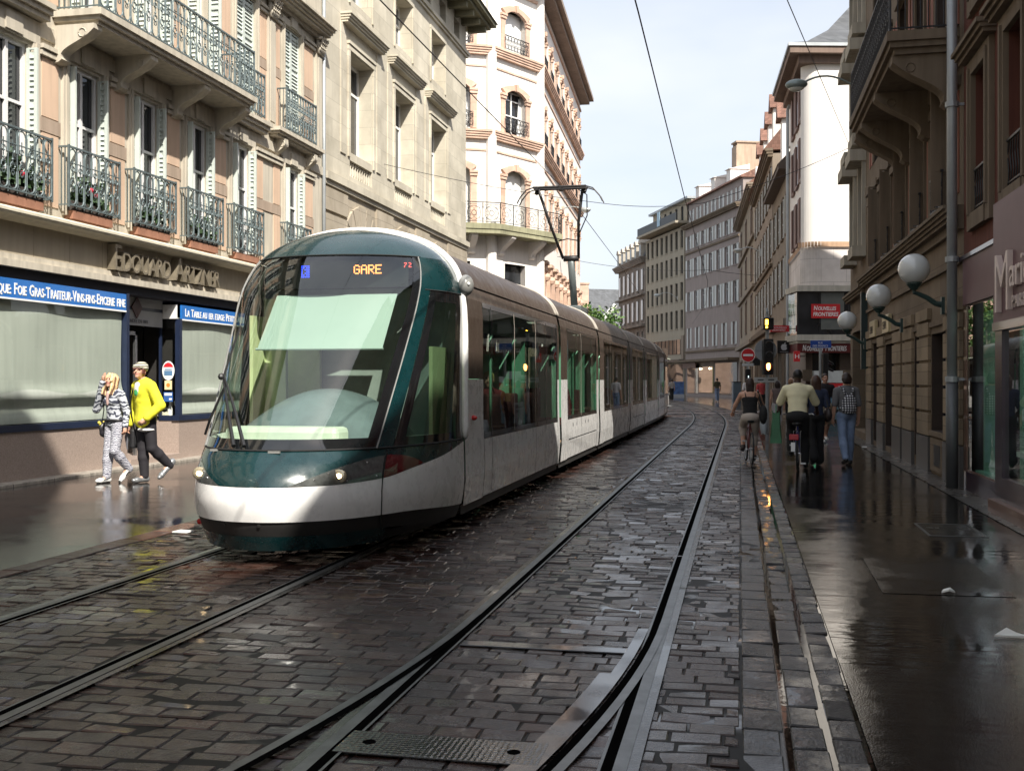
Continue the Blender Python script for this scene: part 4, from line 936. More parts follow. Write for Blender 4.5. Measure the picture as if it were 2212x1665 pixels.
m = MB(); T2_ = '^LA ^TABLE AU 1ER ETAGE: ^PETITS-^DEJEUNERS'; W0 = smallcaps(MB(), T2_, .225, .18, .006, M0, .6, gap=.01, bold=.003); smallcaps(m, T2_, .225, .18, .006, FM(S(20.2), -.044, 2.90), .6 * 3.2 / W0, gap=.01, bold=.003); m.build('lettering', wl, sg_)
sg_ = sign('shop_name_sign', 'raised bronze capital letters of the shop name on the beige fascia')
m = MB(); M0 = FM(S(17.40), -.12, 3.57); smallcaps(m, '^EDOUARD ^ARTZNER', .66, .50, .17, M0, .70, gap=.025)
W1 = max(v[0] for v in m.v) - min(v[0] for v in m.v); kx = (S(21.35) - S(17.40)) / W1
m.v = [(S(17.40) + (v[0] - S(17.40)) * kx, v[1], v[2]) for v in m.v]; m.build('lettering', paint('bronze_letters', (.24, .205, .15), .38, .35, .2, 10), sg_)
sg_ = sign('door_sign', 'grey panel with red diamond and small capitals above the dark shop door')
m = MB(); m.box(S(18.16), S(19.92), .30, .34, 2.66, 3.19); m.build('board', paint('grey_sign_panel', (.36, .36, .36), .5), sg_)
m = MB(); m.box(S(18.16), S(19.92), .295, .30, 2.955, 3.015); m.build('stripe', navy, sg_)
m = MB(); cx = S(18.95); m.prism([(cx - .19, 3.0), (cx, 2.79), (cx + .19, 3.0), (cx, 3.21)], 'y', .275, .293); m.build('diamond', paint('oxblood', (.07, .015, .015), .4), sg_)
m = MB(); m.text('MAISON FONDEE EN 1803', .10, .004, FM(S(18.2), .293, 2.71), 1.0); m.build('lettering', paint('dark_letters', (.10, .10, .11), .5), sg_)
# stickers on the side pane and the things in the display
o = sign('round_sticker', 'round white sticker with a red cap beside the dark shop door', 'sticker'); sx0 = S(19.97)
m = MB(); m.disc((sx0, .20, 1.80), .135, 'x', 24, .004, 0, .27 * .72); m.build('disc', wl, o)
m = MB(); m.prism([(.20 + .11 * math.cos(R(a)), 1.84 + .12 * math.sin(R(a))) for a in range(15, 166, 10)], 'x', sx0 - .003, sx0); m.build('red_cap', paint('sticker_red', (.6, .02, .03), .5), o)
m = MB(); m.box(sx0 - .003, sx0, .11, .29, 1.70, 1.80); m.box(sx0 - .004, sx0, .12, .28, 1.815, 1.835); m.build('blue_panel', paint('sticker_blue', (.10, .20, .34), .5), o)
o = sign('square_sticker', 'small orange and cream square sticker under the round one', 'sticker'); m = MB(); m.box(sx0 - .002, sx0, .12, .28, 1.42, 1.60); m.build('card', paint('sticker_cream', (.75, .62, .36), .5), o); m = MB(); m.disc((sx0 - .005, .20, 1.51), .045, 'x', 6, .003); m.build('emblem', paint('sticker_orange', (.55, .22, .03), .5), o)
o = sign('square_sticker', 'small blue sticker with a white top lowest of three beside the door', 'sticker'); m = MB(); m.box(sx0 - .002, sx0, .10, .30, 1.18, 1.37); m.build('card', paint('sticker_deep_blue', (.03, .10, .32), .5), o); m = MB(); m.box(sx0 - .005, sx0 - .002, .12, .28, 1.30, 1.35); m.box(sx0 - .005, sx0 - .002, .12, .18, 1.21, 1.25); m.build('white_band', wl, o)
o = sign('bottle', 'white bottle standing in the corner display beside the shop door', 'bottle'); m = MB(); m.lathe([(.045, 0), (.05, .05), (.05, .18), (.02, .26), (.018, .33)], 10, (S(20.13), .25, .84)); m.build('glass_bottle', MT['white'], o, smooth=True)
o = sign('cloth_bundle', 'crumpled cream cloth lying in the corner display beside the bottle', 'cloth'); m = MB()
for i in range(9): m.ball((S(20.12) + rnd.uniform(-.05, .05), .40 + rnd.uniform(-.10, .10) * 1.0, .88 + rnd.uniform(0, .08)), rnd.uniform(.05, .09), 7, 0, (1, 1, .7))
m.build('cloth', paint('cream_cloth', (.5, .47, .36), .9), o)
# window boxes with geraniums
leaf = paint('geranium_leaves', (.028, .06, .02), .7, var=.5, scale=9); redf = paint('red_geranium', (.55, .02, .05), .7)
def flower_box(c, label, seed, dense, nred=0):
    r = random.Random(seed); o = empty('flower_box', (-11.05, 4, 0), R(90), label, 'flower box', 'flower boxes behind the lower railings'); x = S(c)
    m = MB(); m.box(x - .6, x + .6, -.155, -.04, 4.44, 4.60); m.build('trough', paint('dark_trough', (.05, .04, .035), .8), o)
    m = MB()
    for i in range(int(170 * dense)):
        p = Vector((x + r.uniform(-.58, .58), r.uniform(-.19, .02), 4.6 + abs(r.gauss(0, .16)))); q = Vector((r.uniform(-1, 1), r.uniform(-1, .3), r.uniform(-.4, 1))).normalized(); a = q.cross(Vector((0, 0, 1))).normalized() * .045; b = a.cross(q) * 1.0
        m.quad(p - a - b, p + a - b, p + a + b, p - a + b)
    m.build('leaves', leaf, o)
    m = MB()
    for i in range(nred): m.ball((x + r.uniform(-.45, .5), -.17 + r.uniform(-.03, .03), 4.74 + r.uniform(0, .22)), .05, 7)
    m.build('flowers', redf, o)
flower_box(14.87, 'leafy flower box with one red bloom behind the leftmost iron railing in view', 2, 1.3, 1); flower_box(16.82, 'flower box with two red blooms behind the second iron railing', 5, .9, 2)
flower_box(18.80, 'sparse dark plants behind the middle lower railing', 8, .5); flower_box(20.79, 'thin dark plants behind the lower railing under the balcony end', 9, .5)

# ---------------------------------------------------------------- left: grey stone office building
L2 = empty('office_building', (-11.05, 27.75, 0), R(90), 'tall plain dressed stone building with hooded windows behind the tram front', 'building')
def S2(s): return s - 27.75
wc = [30.78, 34.95, 39.17]; W2 = 15.65
op = [(S2(c) - .98, S2(c) + .98, 8.2, 11.1, .5) for c in wc] + [(S2(c) - .9, S2(c) + .9, 12.65, 14.4, .5) for c in wc]
op2 = [(S2(c) - .98, S2(c) + .98, 7.50, 7.97, .34) for c in wc]
at = [S2(29.4) + 2.085 * i for i in range(7)]; op3 = [(x - .45, x + .45, 15.28, 15.95, .3) for x in at if x < W2 - .5]
m = MB(); wall(m, 0, W2, 7.0, 16.2, op + op2 + op3); shell(m, 0, W2, 11, 0, 16.2); m.build('wall', MT['grey_stone'], L2)
m = MB(); gop = [(S2(c) - 1.1, S2(c) + 1.1, .5, 5.6, .5) for c in wc]; wall(m, 0, W2, 0, 7.0, gop)
m.build('ground_floor_wall', MT['grey_dark'], L2)
m = MB()
for i in range(9):
    z = .5 + i * .72
    for k in range(4):
        a = 0 if k == 0 else S2(wc[k - 1]) + 1.25; b = W2 if k == 3 else S2(wc[k]) - 1.25; m.box(a + .02, b - .02, -.06, 0, z, z + .62)
split(m, 'rustication', MT['grey_dark'], L2, .3)
for c in wc:
    x = S2(c); m = MB()
    n = 9
    for i in range(n):   # arched voussoirs of the ground floor openings
        a0, a1 = R(180 - 180 * i / n - 1), R(180 - 180 * (i + 1) / n + 1)
        m.prism([(x + 1.1 * math.cos(a0), 5.0 + 1.1 * math.sin(a0)), (x + 1.75 * math.cos(a0), 5.0 + 1.75 * math.sin(a0)), (x + 1.75 * math.cos(a1), 5.0 + 1.75 * math.sin(a1)), (x + 1.1 * math.cos(a1), 5.0 + 1.1 * math.sin(a1))], 'y', -.066, .02)
    m.build('arch', MT['grey_dark'], L2); window(L2, x, .5, 2.2, 5.1, .5, 2, (.5, .75), 'black', 'pane')
    window(L2, x, 8.2, 1.96, 2.9, .48, 2, (.70,), 'white', 'pane', .10); window(L2, x, 12.65, 1.8, 1.75, .48, 2, (.6,), 'white', 'pane', .09)
    m = MB(); z0 = 8.2
    for sg in (-1, 1): a, b = sorted((x + sg * 1.02, x + sg * 1.16)); m.box(a, b, -.05, 0, 8.05, 11.35); a, b = sorted((x + sg * 1.35, x + sg * 1.75)); m.box(a, b, -.035, 0, 8.05, 11.75)
    m.box(x - 1.175, x + 1.175, -.055, -.002, 11.12, 11.24); m.box(x - 1.19, x + 1.19, -.085, -.002, 11.28, 11.37)
    for sg in (-1, 1): a, b = sorted((x + sg * .95, x + sg * 1.06)); m.box(a, b, -.04, 0, 12.5, 14.5)
    m.box(x - 1.08, x + 1.08, -.045, -.002, 14.42, 14.54)
    split(m, 'window_surround', MT['grey_stone'], L2, .3)
    m = MB(); moulding(m, x - 1.55, x + 1.55, 11.75, 12.02, .34, 4); m.build('window_hood', MT['grey_stone'], L2)
    m = MB(); m.quad((x - .98, .33, 7.5), (x + .98, .33, 7.5), (x + .98, .33, 7.97), (x - .98, .33, 7.97))
    for i in range(10):
        bx = x - .9 + .2 * i; m.lathe([(.03, 0), (.05, .02), (.03, .06), (.062, .16), (.035, .30), (.05, .40), (.05, .44)], 8, (bx, .10, 7.51))
    m.build('baluster_row', MT['grey_stone'], L2, smooth=True)
m = MB(); m.box(-.02, W2 + .1, -.15, 0, 7.08, 7.28); m.box(-.02, W2 + .05, -.08, 0, 6.95, 7.08); m.build('string_course', MT['grey_stone'], L2)
m = MB(); m.box(0, W2 + .08, -.08, 0, 14.85, 14.93); m.box(0, W2 + .14, -.14, 0, 14.95, 15.08); m.build('upper_string_course', MT['grey_stone'], L2)
dk = stucco('weathered_eave', (.20, .19, .13), .2)
m = MB(); m.box(-.1, W2 + 1.05, -1.05, .2, 16.34, 16.48); m.box(-.1, W2 + .85, -.85, .2, 16.2, 16.34); m.prism([(-1.12, 16.48), (-1.0, 16.62), (.5, 16.62), (.5, 16.48)], 'x', -.1, W2 + 1.1)
m.box(W2 - .2, W2 + 1.05, .2, 11, 16.34, 16.5); ev = m.build('eave', dk, L2)
m = MB()
for i in range(16): x = .3 + i * 1.04; m.box(x, x + .22, -.75, 0, 15.98, 16.2)
for i in range(8): m.box(W2, W2 + .72, .5 + i * 1.3, .75 + i * 1.3, 15.98, 16.2)
split(m, 'eave_bracket', dk, ev, .02)
m = MB(); m.prism([(-.9, 16.62), (5.5, 20), (11.5, 16.62)], 'x', -.1, W2 + .6); m.build('roof', MT['slate'], L2)
for x in at:
    if x < W2 - .5: window(L2, x, 15.28, .9, .67, .28, 1, (), 'white', 'pane')

# ---------------------------------------------------------------- left: white corner building with pink dressings
def cs_(X, Y): return Vector((*cam2street(X, Y), 0))
E3, E2, E1, E4 = cs_(-7.5, 54.05), cs_(-1.07, 55.8), cs_(1.48, 59), cs_(5.16, 82.4)
L3 = empty('corner_building', E2, 0, 'tall white corner building with pink stone arches and a round iron balcony', 'building')
def facet(P, Q): d = (Q - P); return Matrix.Translation(P - E2) @ Matrix.Rotation(math.atan2(d.y, d.x), 4, 'Z'), d.length
arcm = MT['pink_stone']
def fbuild(m, M, name, mat, parent=L3, **k): return xf(m, M).build(name, mat, parent, **k)
def fsplit(m, M, name, mat, parent=L3, gap=.05): return split(xf(m, M), name, mat, parent, gap)
blindm = paint('white_roller_blind', (.78, .78, .76), .8, var=.02)
def arched(m, x, w, zs, rise, y, th, ext, n=8):
    # segmental arch ring plus spandrel fill down to the springing line
    pts = [(x - w / 2 + w * i / n, zs + rise * (1 - ((2 * i / n - 1) ** 2))) for i in range(n + 1)]
    for (a, b), (c, d) in zip(pts, pts[1:]):
        k0 = 1 + ext / (w / 2); A = (x + (a - x) * k0, b + ext * .75); Cc = (x + (c - x) * k0, d + ext * .75)
        m.prism([(a, b), (c, d), Cc, A], 'y', y - th, y + .12)
def l3_facade(P, Q, wins, w, rails=True, pj=.34, rise=.32):
    M, L = facet(P, Q); FL = [(9.5, 12.3), (14.5, 16.5), (18.75, 20.65)]
    op = [(x - w / 2, x + w / 2, z0 + .02, z1 + rise, .35) for x in wins for z0, z1 in FL] + [(x - w / 2, x + w / 2, .6, 4.6, .35) for x in wins] + [(x - w / 2, x + w / 2, 5.6, 7.7, .35) for x in wins]
    m = MB(); wall(m, 0, L, 4.9, 22.6, op); fbuild(m, M, 'wall', MT['cream']); m = MB(); wall(m, 0, L, 0, 4.9, op); fbuild(m, M, 'ground_floor_wall', MT['pink_stone'])
    for x in wins:
        m = MB(); piers = MB()
        for z0, z1 in FL:
            arched(m, x, w, z1, rise, -.05, .07, pj); m.box(x - .11, x + .11, -.20, 0, z1 + rise - .05, z1 + rise + pj * .75 + .06)
            for sg in (-1, 1):
                a, b = sorted((x + sg * w / 2, x + sg * (w / 2 + pj))); m.box(a, b, -.06, .05, z0, z1); m.box(a - .04, b + .04, -.12, .02, z1 - .25, z1 - .12); m.box(a - .06, b + .06, -.16, .02, z1 - .1, z1 + .02)
        fsplit(m, M, 'window_surround', arcm, L3, .3)
        for k, (z0, z1) in enumerate(FL):
            m = MB(); m.quad((x - w / 2, .33, z0), (x + w / 2, .33, z0), (x + w / 2, .33, z1 + .5), (x - w / 2, .33, z1 + .5)); wn_ = fbuild(m, M, 'window', MT['pane'] if k == 1 else blindm)
            if k == 1:
                m = xf(frame_mb(w, z1 + rise - z0, 2, (.45, .8), .08), Matrix.Translation((x, .32, z0))); fbuild(m, M, 'frame', MT['white'], wn_)
                m = MB()
                for sg in (-1, 1): m.grid(lambda a, b: (x + sg * (w / 2 - .10 - (.28 - .18 * b) * a), .325 + .02 * math.sin(a * 12) - .012, z0 + .1 + (z1 - z0) * b), 8, 6)
                fbuild(m, M, 'curtain', blindm, wn_)
            if rails and k > 0:
                m = MB(); scroll(m, x - w / 2 - .12, x + w / 2 + .12, z0 + .05, z0 + .8, -.16, .26, .014); fbuild(m, M, 'railing', MT['black_iron'])
        m = MB(); m.quad((x - w / 2, .33, .6), (x + w / 2, .33, .6), (x + w / 2, .33, 4.6), (x - w / 2, .33, 4.6)); fbuild(m, M, 'window', MT['pane']); m = MB(); m.quad((x - w / 2, .33, 5.6), (x + w / 2, .33, 5.6), (x + w / 2, .33, 7.7), (x - w / 2, .33, 7.7)); fbuild(m, M, 'window', MT['pane'])
    m = MB()
    for z in (13.95, 18.25): moulding(m, 0, L, z, z + .45, .34, 4, ends=False)
    m.box(0, L, -.05, 0, 13.35, 13.45); m.box(0, L, -.05, 0, 17.65, 17.75); m.box(0, L, -.25, 0, 4.85, 5.1); m.box(0, L, -.1, 0, 21.9, 22.05); fsplit(m, M, 'string_course', arcm)
    return M, L
MA, LA = l3_facade(E3, E2, [(E2 - E3).length - 1.85, (E2 - E3).length - 5.2], 1.5); MB_, LB = l3_facade(E2, E1, [1.98], 1.75)
MC, LC = l3_facade(E1, E4, [1.9 + 2.9 * i for i in range(8)], 1.15, True, .17, .22)
m = MB()
for M, L, e in ((MA, LA, .0), (MB_, LB, .0), (MC, LC, .0)):
    q = MB(); q.box(-.35, L + .35, -1.0, .3, 22.75, 23.0); q.box(-.2, L + .2, -.7, .3, 22.5, 22.75); xf(q, M); m.add(q.v, q.f)
m.build('cornice', stucco('brown_eave', (.30, .24, .20), .15), L3)
m = MB(); q = MB()
for p, nn in ((E2, 0), (E1, 0)):
    v = p - E2; m.lathe([(.28, 0), (.28, 22.4)], 10, (v.x, v.y, 0)); 
split(m, 'corner_pilaster', MT['cream'], L3)
inn = lambda P: (P - E2)
bk = [inn(E4), inn(E4) + Vector((-14, 2, 0)), inn(E3) + Vector((-6, 10, 0)), inn(E3)]
m = MB()
for a, b in zip(bk, bk[1:]): m.quad((a.x, a.y, 0), (b.x, b.y, 0), (b.x, b.y, 22.6), (a.x, a.y, 22.6))
m.build('side_wall', MT['cream'], L3)
poly = [inn(E3), inn(E2), inn(E1)] + bk[:3]; m = MB(); m.prism([(p.x, p.y) for p in poly], 'z', 23.0, 23.3); ctr = sum(poly, Vector()) / len(poly)
top = [(p.x + (ctr.x - p.x) * .4, p.y + (ctr.y - p.y) * .4, 26.5) for p in poly]; n = len(poly); m.add([(p.x, p.y, 23.3) for p in poly] + top, [(i, (i + 1) % n, n + (i + 1) % n, n + i) for i in range(n)] + [tuple(range(n, 2 * n))]); m.build('roof', MT['slate'], L3)
# round balcony of the corner
def off(P, Q, a, b, o): d = (Q - P).normalized(); nrm = Vector((d.y, -d.x, 0)); return P + d * a - E2 + nrm * o
bp = [off(E3, E2, .4, 0, 1.15), off(E3, E2, LA + .2, 0, 1.15), off(E2, E1, LB + .55, 0, 1.15), off(E1, E4, .9, 0, 1.0), off(E1, E4, .9, 0, 0), inn(E1), inn(E2), off(E3, E2, .4, 0, 0)]
m = MB(); m.prism([(p.x, p.y) for p in bp], 'z', 9.22, 9.5); sm_ = [(p.x * .96, p.y * .96) for p in bp]; m.prism(sm_, 'z', 9.0, 9.22); bal3 = m.build('balcony', stucco('mossy_balcony_slab', (.30, .29, .19), .25), L3)
for a, b in ((0, 1), (1, 2), (2, 3)):
    P, Q = bp[a] * .985, bp[b] * .985; d = Q - P; M = Matrix.Translation((P.x, P.y, 9.5)) @ Matrix.Rotation(math.atan2(d.y, d.x), 4, 'Z'); m = MB(); L = d.length
    n = max(1, round(L / .95))
    m.box(0, L, -.02, .02, 1.02, 1.06); m.box(0, L, -.012, .012, .92, .94); m.box(0, L, -.015, .015, .06, .09)
    for i in range(n + 1): m.box(L * i / n - .018, L * i / n + .018, -.018, .018, 0, 1.06)
    for i in range(n):
        c = L * (i + .5) / n; rr = min(.36, L / n * .42)
        m.tube(ringpts(c, .5, rr, 14), .014, 4, closed=True); m.tube(ringpts(c, .5, rr * .35, 8), .012, 4, closed=True)
        for a_ in range(6): t_ = R(60 * a_); m.tube(ringpts(c + rr * .62 * math.cos(t_), .5 + rr * .62 * math.sin(t_), rr * .27, 7), .010, 3, closed=True)
        for sx in (-1, 1):
            for zz in (.2, .8): m.tube(ringpts(c + sx * rr * .95, zz, .085, 7), .010, 3, closed=True)
    fbuild(m, M, 'railing', MT['black_iron'], bal3)
for P, Q, a in ((E3, E2, 1.0), (E3, E2, 3.2), (E3, E2, 5.6), (E2, E1, .7), (E2, E1, 3.3), (E1, E4, .4)):
    M, L = facet(P, Q); m = xf(console_mb(.34, .85, .95), Matrix.Translation((a, 0, 9.0))); fbuild(m, M, 'console', MT['cream'], bal3)
m = MB()
for i in range(10):   # carved blocks under the first floor of the street front
    q = MB(); x = 1.1 + i * 2.25; q.box(x - .3, x + .3, -.3, 0, 7.6, 8.0); q.prism([(x - .35, 7.6), (x + .35, 7.6), (x + .1, 5.9), (x - .1, 5.9)], 'y', -.22, 0); q.ball((x, -.25, 7.3), .25, 8); q.box(x - .55, x + .55, -.36, 0, 8.0, 8.18); xf(q, MC); m.add(q.v, q.f)
split(m, 'carved_keystone', arcm, L3, .08)
# ---------------------------------------------------------------- right hand houses (roots look left, local x runs towards the camera)
WX = 3.25
# pink house with the perfumery
R3 = empty('perfume_shop_building', (WX, 17.2, 0), R(-90), 'red-brown house with a purple perfume shop front at the right edge', 'building')
def T3(s): return 17.2 - s
wx = [15.92, 13.98, 12.0, 10.0]
op = [(T3(s) - .46, T3(s) + .46, 3.95, 5.92, .22) for s in wx] + [(T3(s) - .46, T3(s) + .46, 7.0, 8.9, .22) for s in wx]
sop = [(T3(17.0), T3(14.6), .30, 2.68, .02), (T3(14.2), T3(8.6), .2, 2.3, .05)]
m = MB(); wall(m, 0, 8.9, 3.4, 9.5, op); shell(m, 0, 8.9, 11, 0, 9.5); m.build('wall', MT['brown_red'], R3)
m = MB(); m.prism([(-.3, 9.5), (-.3, 9.65), (5.5, 10.9), (11, 9.5)], 'x', 0, 8.9); m.build('roof', MT['slate'], R3)
m = MB()
for s in wx:
    x = T3(s)
    for z0, z1 in ((3.95, 5.92), (7.0, 8.9)):
        m.box(x - .72, x - .46, -.07, .0, z0 - .22, z1 + .2); m.box(x + .46, x + .72, -.07, 0, z0 - .22, z1 + .2); m.box(x - .46, x + .46, -.07, 0, z1, z1 + .2); m.box(x - .46, x + .46, -.09, 0, z0 - .22, z0)
        m.box(x - .60, x - .52, -.10, -.07, z0, z1 + .1); m.box(x + .52, x + .60, -.10, -.07, z0, z1 + .1)
        moulding(m, x - .74, x + .74, z1 + .22, z1 + .40, .26, 3)
split(m, 'window_surround', MT['dark_trim'], R3, .12)
for s in wx:
    for z in (3.95, 7.0):
        window(R3, T3(s), z, .92, 1.95, .2, 2, (.3, .68), 'dark_trim', 'pane')
    m = MB(); m.box(-.46, .46, -.03, .0, .58, .61); m.box(-.46, .46, -.02, 0, .06, .08)
    for i in range(8): x = -.44 + .125 * i; m.tube([(x, -.01, 0), (x + .03, -.01, .2), (x - .03, -.01, .4), (x, -.01, .6)], .010, 4)
    inst('r3rail', lambda: m, 'railing', MT['black_iron'], R3, (T3(s), .0, 3.97))
plum = paint('plum_shop_front', (.13, .070, .080), .5, var=.06, coat=.0, spec=.3); plum_d = paint('dark_plum_frame', (.022, .008, .020), .28, var=.1, coat=.5)
brown_f = paint('brown_shop_pilaster', (.12, .055, .035), .35, var=.12, coat=.3)
m = MB(); wall(m, 0, 8.9, 0, 3.4, sop, 0); m.build('shop_wall', brown_f, R3)
m = MB(); m.box(T3(17.02), T3(14.25), -.05, .0, 2.70, 3.36); m.build('fascia', plum, R3)
m = MB(); m.box(T3(14.25), T3(8.4), -.22, .0, 2.30, 3.75); m.build('portal_fascia', plum, R3)
m = MB(); m.box(0, T3(14.25), -.08, 0, 3.36, 3.42); m.build('fascia_edge', plum_d, R3)
m = MB(); m.box(T3(14.25), T3(13.9), -.20, 0, .16, 2.30); m.box(T3(11.3), T3(11.1), -.2, 0, .16, 2.30); m.box(T3(13.9), T3(8.4), -.2, 0, .16, .44); m.box(T3(14.25), T3(8.4), -.235, -.0, 2.20, 2.30); m.build('portal_frame', plum_d, R3)
m = MB(); m.box(T3(14.27), T3(8.4), -.28, 0, .0, .16); m.build('portal_step', brown_f, R3)
m = MB(); m.box(T3(17.04), T3(14.26), -.03, 0, .0, .28); m.build('stall_riser', plum_d, R3)
shopg = glass('perfumery_glass', (.80, .95, .86), .92, ior=2.3)
for a, b, c, d, yy in ((17.0, 14.62, .30, 2.68, .012), (13.9, 11.3, .44, 2.2, -.16), (11.1, 8.6, .44, 2.2, -.16)):
    m = MB(); m.quad((T3(a), yy, c), (T3(b), yy, c), (T3(b), yy, d), (T3(a), yy, d)); m.build('shop_window', shopg, R3)
mintw = paint('mint_display_wall', (.30, .50, .43), .6); shelfm = paint('pale_glass_shelf', (.45, .58, .52), .3)
m = MB(); m.box(T3(16.9), T3(9), 1.0, 1.05, 0, 3.0); m.box(T3(16.9), T3(9), .1, 1.0, .25, .30); m.build('display_wall', mintw, R3)
m = MB(); m.box(T3(16.95), T3(14.7), .22, .25, .3, 2.6); m.build('display_panel', mintw, R3)
m = MB(); m.box(T3(13.85), T3(11.3), -.05, .9, .70, .76); m.build('shelf', shelfm, R3)
m = MB(); m.box(T3(16.5), T3(9), .45, .6, 2.86, 2.9); m.build('display_fill_strip', emit('fill_strip_glow', (.85, 1, .92), 4), R3)  # unseen glowing strip added to brighten the window display
for k, (s, h) in enumerate(((13.62, .20), (13.35, .13), (12.7, .22))):
    b = empty('perfume_box', (WX + .10, s, .76), R(-90), ['square white perfume box with a black lid on the shop shelf', 'low white carton beside the perfume box on the shop shelf', 'tall pale carton deeper on the perfume shop shelf'][k], 'box', 'boxes on the perfumery shelf')
    m = MB(); m.box(-.08, .08, -.08, .08, 0, h); m.build('carton', MT['white'], b, bevel=.008); m = MB(); m.box(-.08, .08, -.08, .08, h + .002, h + .05); m.build('lid', MT['black'], b)
m = MB(); pts = [(T3(14.2) + .10 * math.sin(z * 5), .5, 1.05 + z) for z in np.linspace(0, .75, 9)]
o = empty('display_stand', (WX + .3, 12.9, .76), 0, 'black curved display stand in the perfume shop window', 'stand'); m = MB(); m.tube([(0, .12 * math.sin(z * 4.2), z) for z in np.linspace(0, .9, 12)], [.05, .045, .04, .035, .03, .03, .03, .035, .04, .04, .03, .02], 8); m.box(-.12, .12, -.12, .12, 0, .02); m.build('stem', MT['black'], o, smooth='auto')
sgn = empty('shop_name_sign', (WX, 17.2, 0), R(-90), 'big pale raised letters of the perfume shop name over its window', 'sign')
palel = paint('pale_pink_letters', (.52, .42, .38), .4); m = MB(); x = T3(13.98)
x += m.text('M', 1.02, .06, FM(x, -.25, 2.40), 1.0, bold=-.01) + .06
m.text('arionnaud', .50, .06, FM(x, -.25, 2.66), 1.2); mm_ = m.build('lettering', palel, sgn)
m = MB(); m.text('P A R F U M E R I E S', .20, .04, FM(x + .05, -.245, 2.42), 1.0); m.build('small_lettering', palel, sgn)
# dark front edge under the letters
# stone house with the long balcony and globe lamps
R2 = empty('balcony_building', (WX, 29.6, 0), R(-90), 'shaded beige and red-brown house with banded pilasters and a heavy stone balcony', 'building')
def T2(s): return 29.6 - s
w2 = [18.95, 21.15, 23.35, 25.55, 27.75]
op = [(T2(s) - .48, T2(s) + .48, 4.32, 6.25, .3) for s in w2] + [(T2(s) - .5, T2(s) + .5, 7.0, 9.3, .3) for s in w2] + [(T2(s) - .5, T2(s) + .5, 10.3, 12.3, .3) for s in w2]
ST = [(18.68, 19.98, .74, 2.40, .25), (21.35, 21.85, .20, 2.44, .3), (23.2, 23.35, .2, 2.4, .2), (24.75, 26.1, .12, 2.42, .45), (27.4, 28.4, .12, 2.5, .45)]
dop = [(T2(b), T2(a), c, d, e) for a, b, c, d, e in ST]
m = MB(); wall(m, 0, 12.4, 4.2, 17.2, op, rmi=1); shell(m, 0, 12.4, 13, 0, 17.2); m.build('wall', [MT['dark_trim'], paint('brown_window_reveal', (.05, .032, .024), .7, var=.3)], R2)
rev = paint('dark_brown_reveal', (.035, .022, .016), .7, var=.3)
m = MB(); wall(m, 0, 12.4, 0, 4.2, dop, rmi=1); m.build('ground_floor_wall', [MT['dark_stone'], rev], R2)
m = MB(); m.prism([(-.5, 17.2), (-.5, 17.4), (2.2, 19.5), (13, 17.3)], 'x', 0, 12.4); m.build('roof', MT['slate'], R2)
m = MB(); red = MB()
for k in range(6):
    s = 17.85 + 2.2 * k
    for a, b in ((s - .32, s - .10), (s + .10, s + .32)): red.box(T2(b), T2(a), -.02, 0, 4.45, 6.0); red.box(T2(b), T2(a), -.02, 0, 7.0, 9.2)
    m.box(T2(s + .10), T2(s - .10), -.04, 0, 4.25, 6.3); m.box(T2(s + .45), T2(s - .45), -.08, 0, 6.05, 6.2)
for s in w2:
    for z0, z1 in ((4.32, 6.25), (7.0, 9.3), (10.3, 12.3)):
        for sg in (-1, 1): a, b = sorted((T2(s) + sg * .48, T2(s) + sg * .62)); m.box(a, b, -.04, 0, z0, z1 + .1)
        m.box(T2(s) - .62, T2(s) + .62, -.10, 0, z1 + .02, z1 + .18)
m.box(0, 12.4, -.08, 0, 6.35, 6.6); m.build('pilaster', MT['dark_trim'], R2); split(red, 'red_panel', paint('brick_red_panel', (.24, .085, .055), .8, var=.2), R2)  # panels have one even red-brown tone
for s in w2:
    window(R2, T2(s), 4.32, .96, 1.93, .28, 2, (.7,), 'dark_trim', 'pane'); window(R2, T2(s), 7.0, 1.0, 2.3, .28, 2, (.7,), 'dark_trim', 'pane'); window(R2, T2(s), 10.3, 1.0, 2.0, .28, 2, (.7,), 'dark_trim', 'pane')
    louvre(R2, T2(s) + .46, 4.34, .26, 1.9, 0, R(-90), 'dark_trim'); 
    m = MB(); scroll(m, -.55, .55, 0, .6, -.1, .2, .010); inst('r2rail', lambda: m, 'railing', MT['black_iron'], R2, (T2(s), 0, 4.36))
m = MB(); moulding(m, 0, 12.4, 4.0, 4.22, .30, 4, ends=False); m.box(0, 12.4, -.08, 0, 3.86, 4.0); m.box(0, 12.4, -.06, 0, 3.35, 3.42); m.build('cornice', MT['dark_trim'], R2)
b2 = slab(T2(23.5), T2(17.5), 6.62, 6.95, 1.05).build('balcony', MT['dark_trim'], R2)
inst('b2rail', lambda: balcony_rail(5.9, .95, 1.0, .2), 'railing', MT['black_iron'], b2, (T2(20.5), 0, 6.96))
for s in (17.85, 20.05, 22.25, 23.3): inst('b2con', lambda: console_mb(.34, .75, .95), 'console', MT['dark_trim'], b2, (T2(s), 0, 6.62))
b3 = slab(T2(23.0), T2(18.0), 9.7, 10.0, 1.2).build('balcony', MT['dark_trim'], R2); inst('b3rail', lambda: balcony_rail(4.9, .95, 1.1, .25), 'railing', MT['black_iron'], b3, (T2(20.5), 0, 10.0))
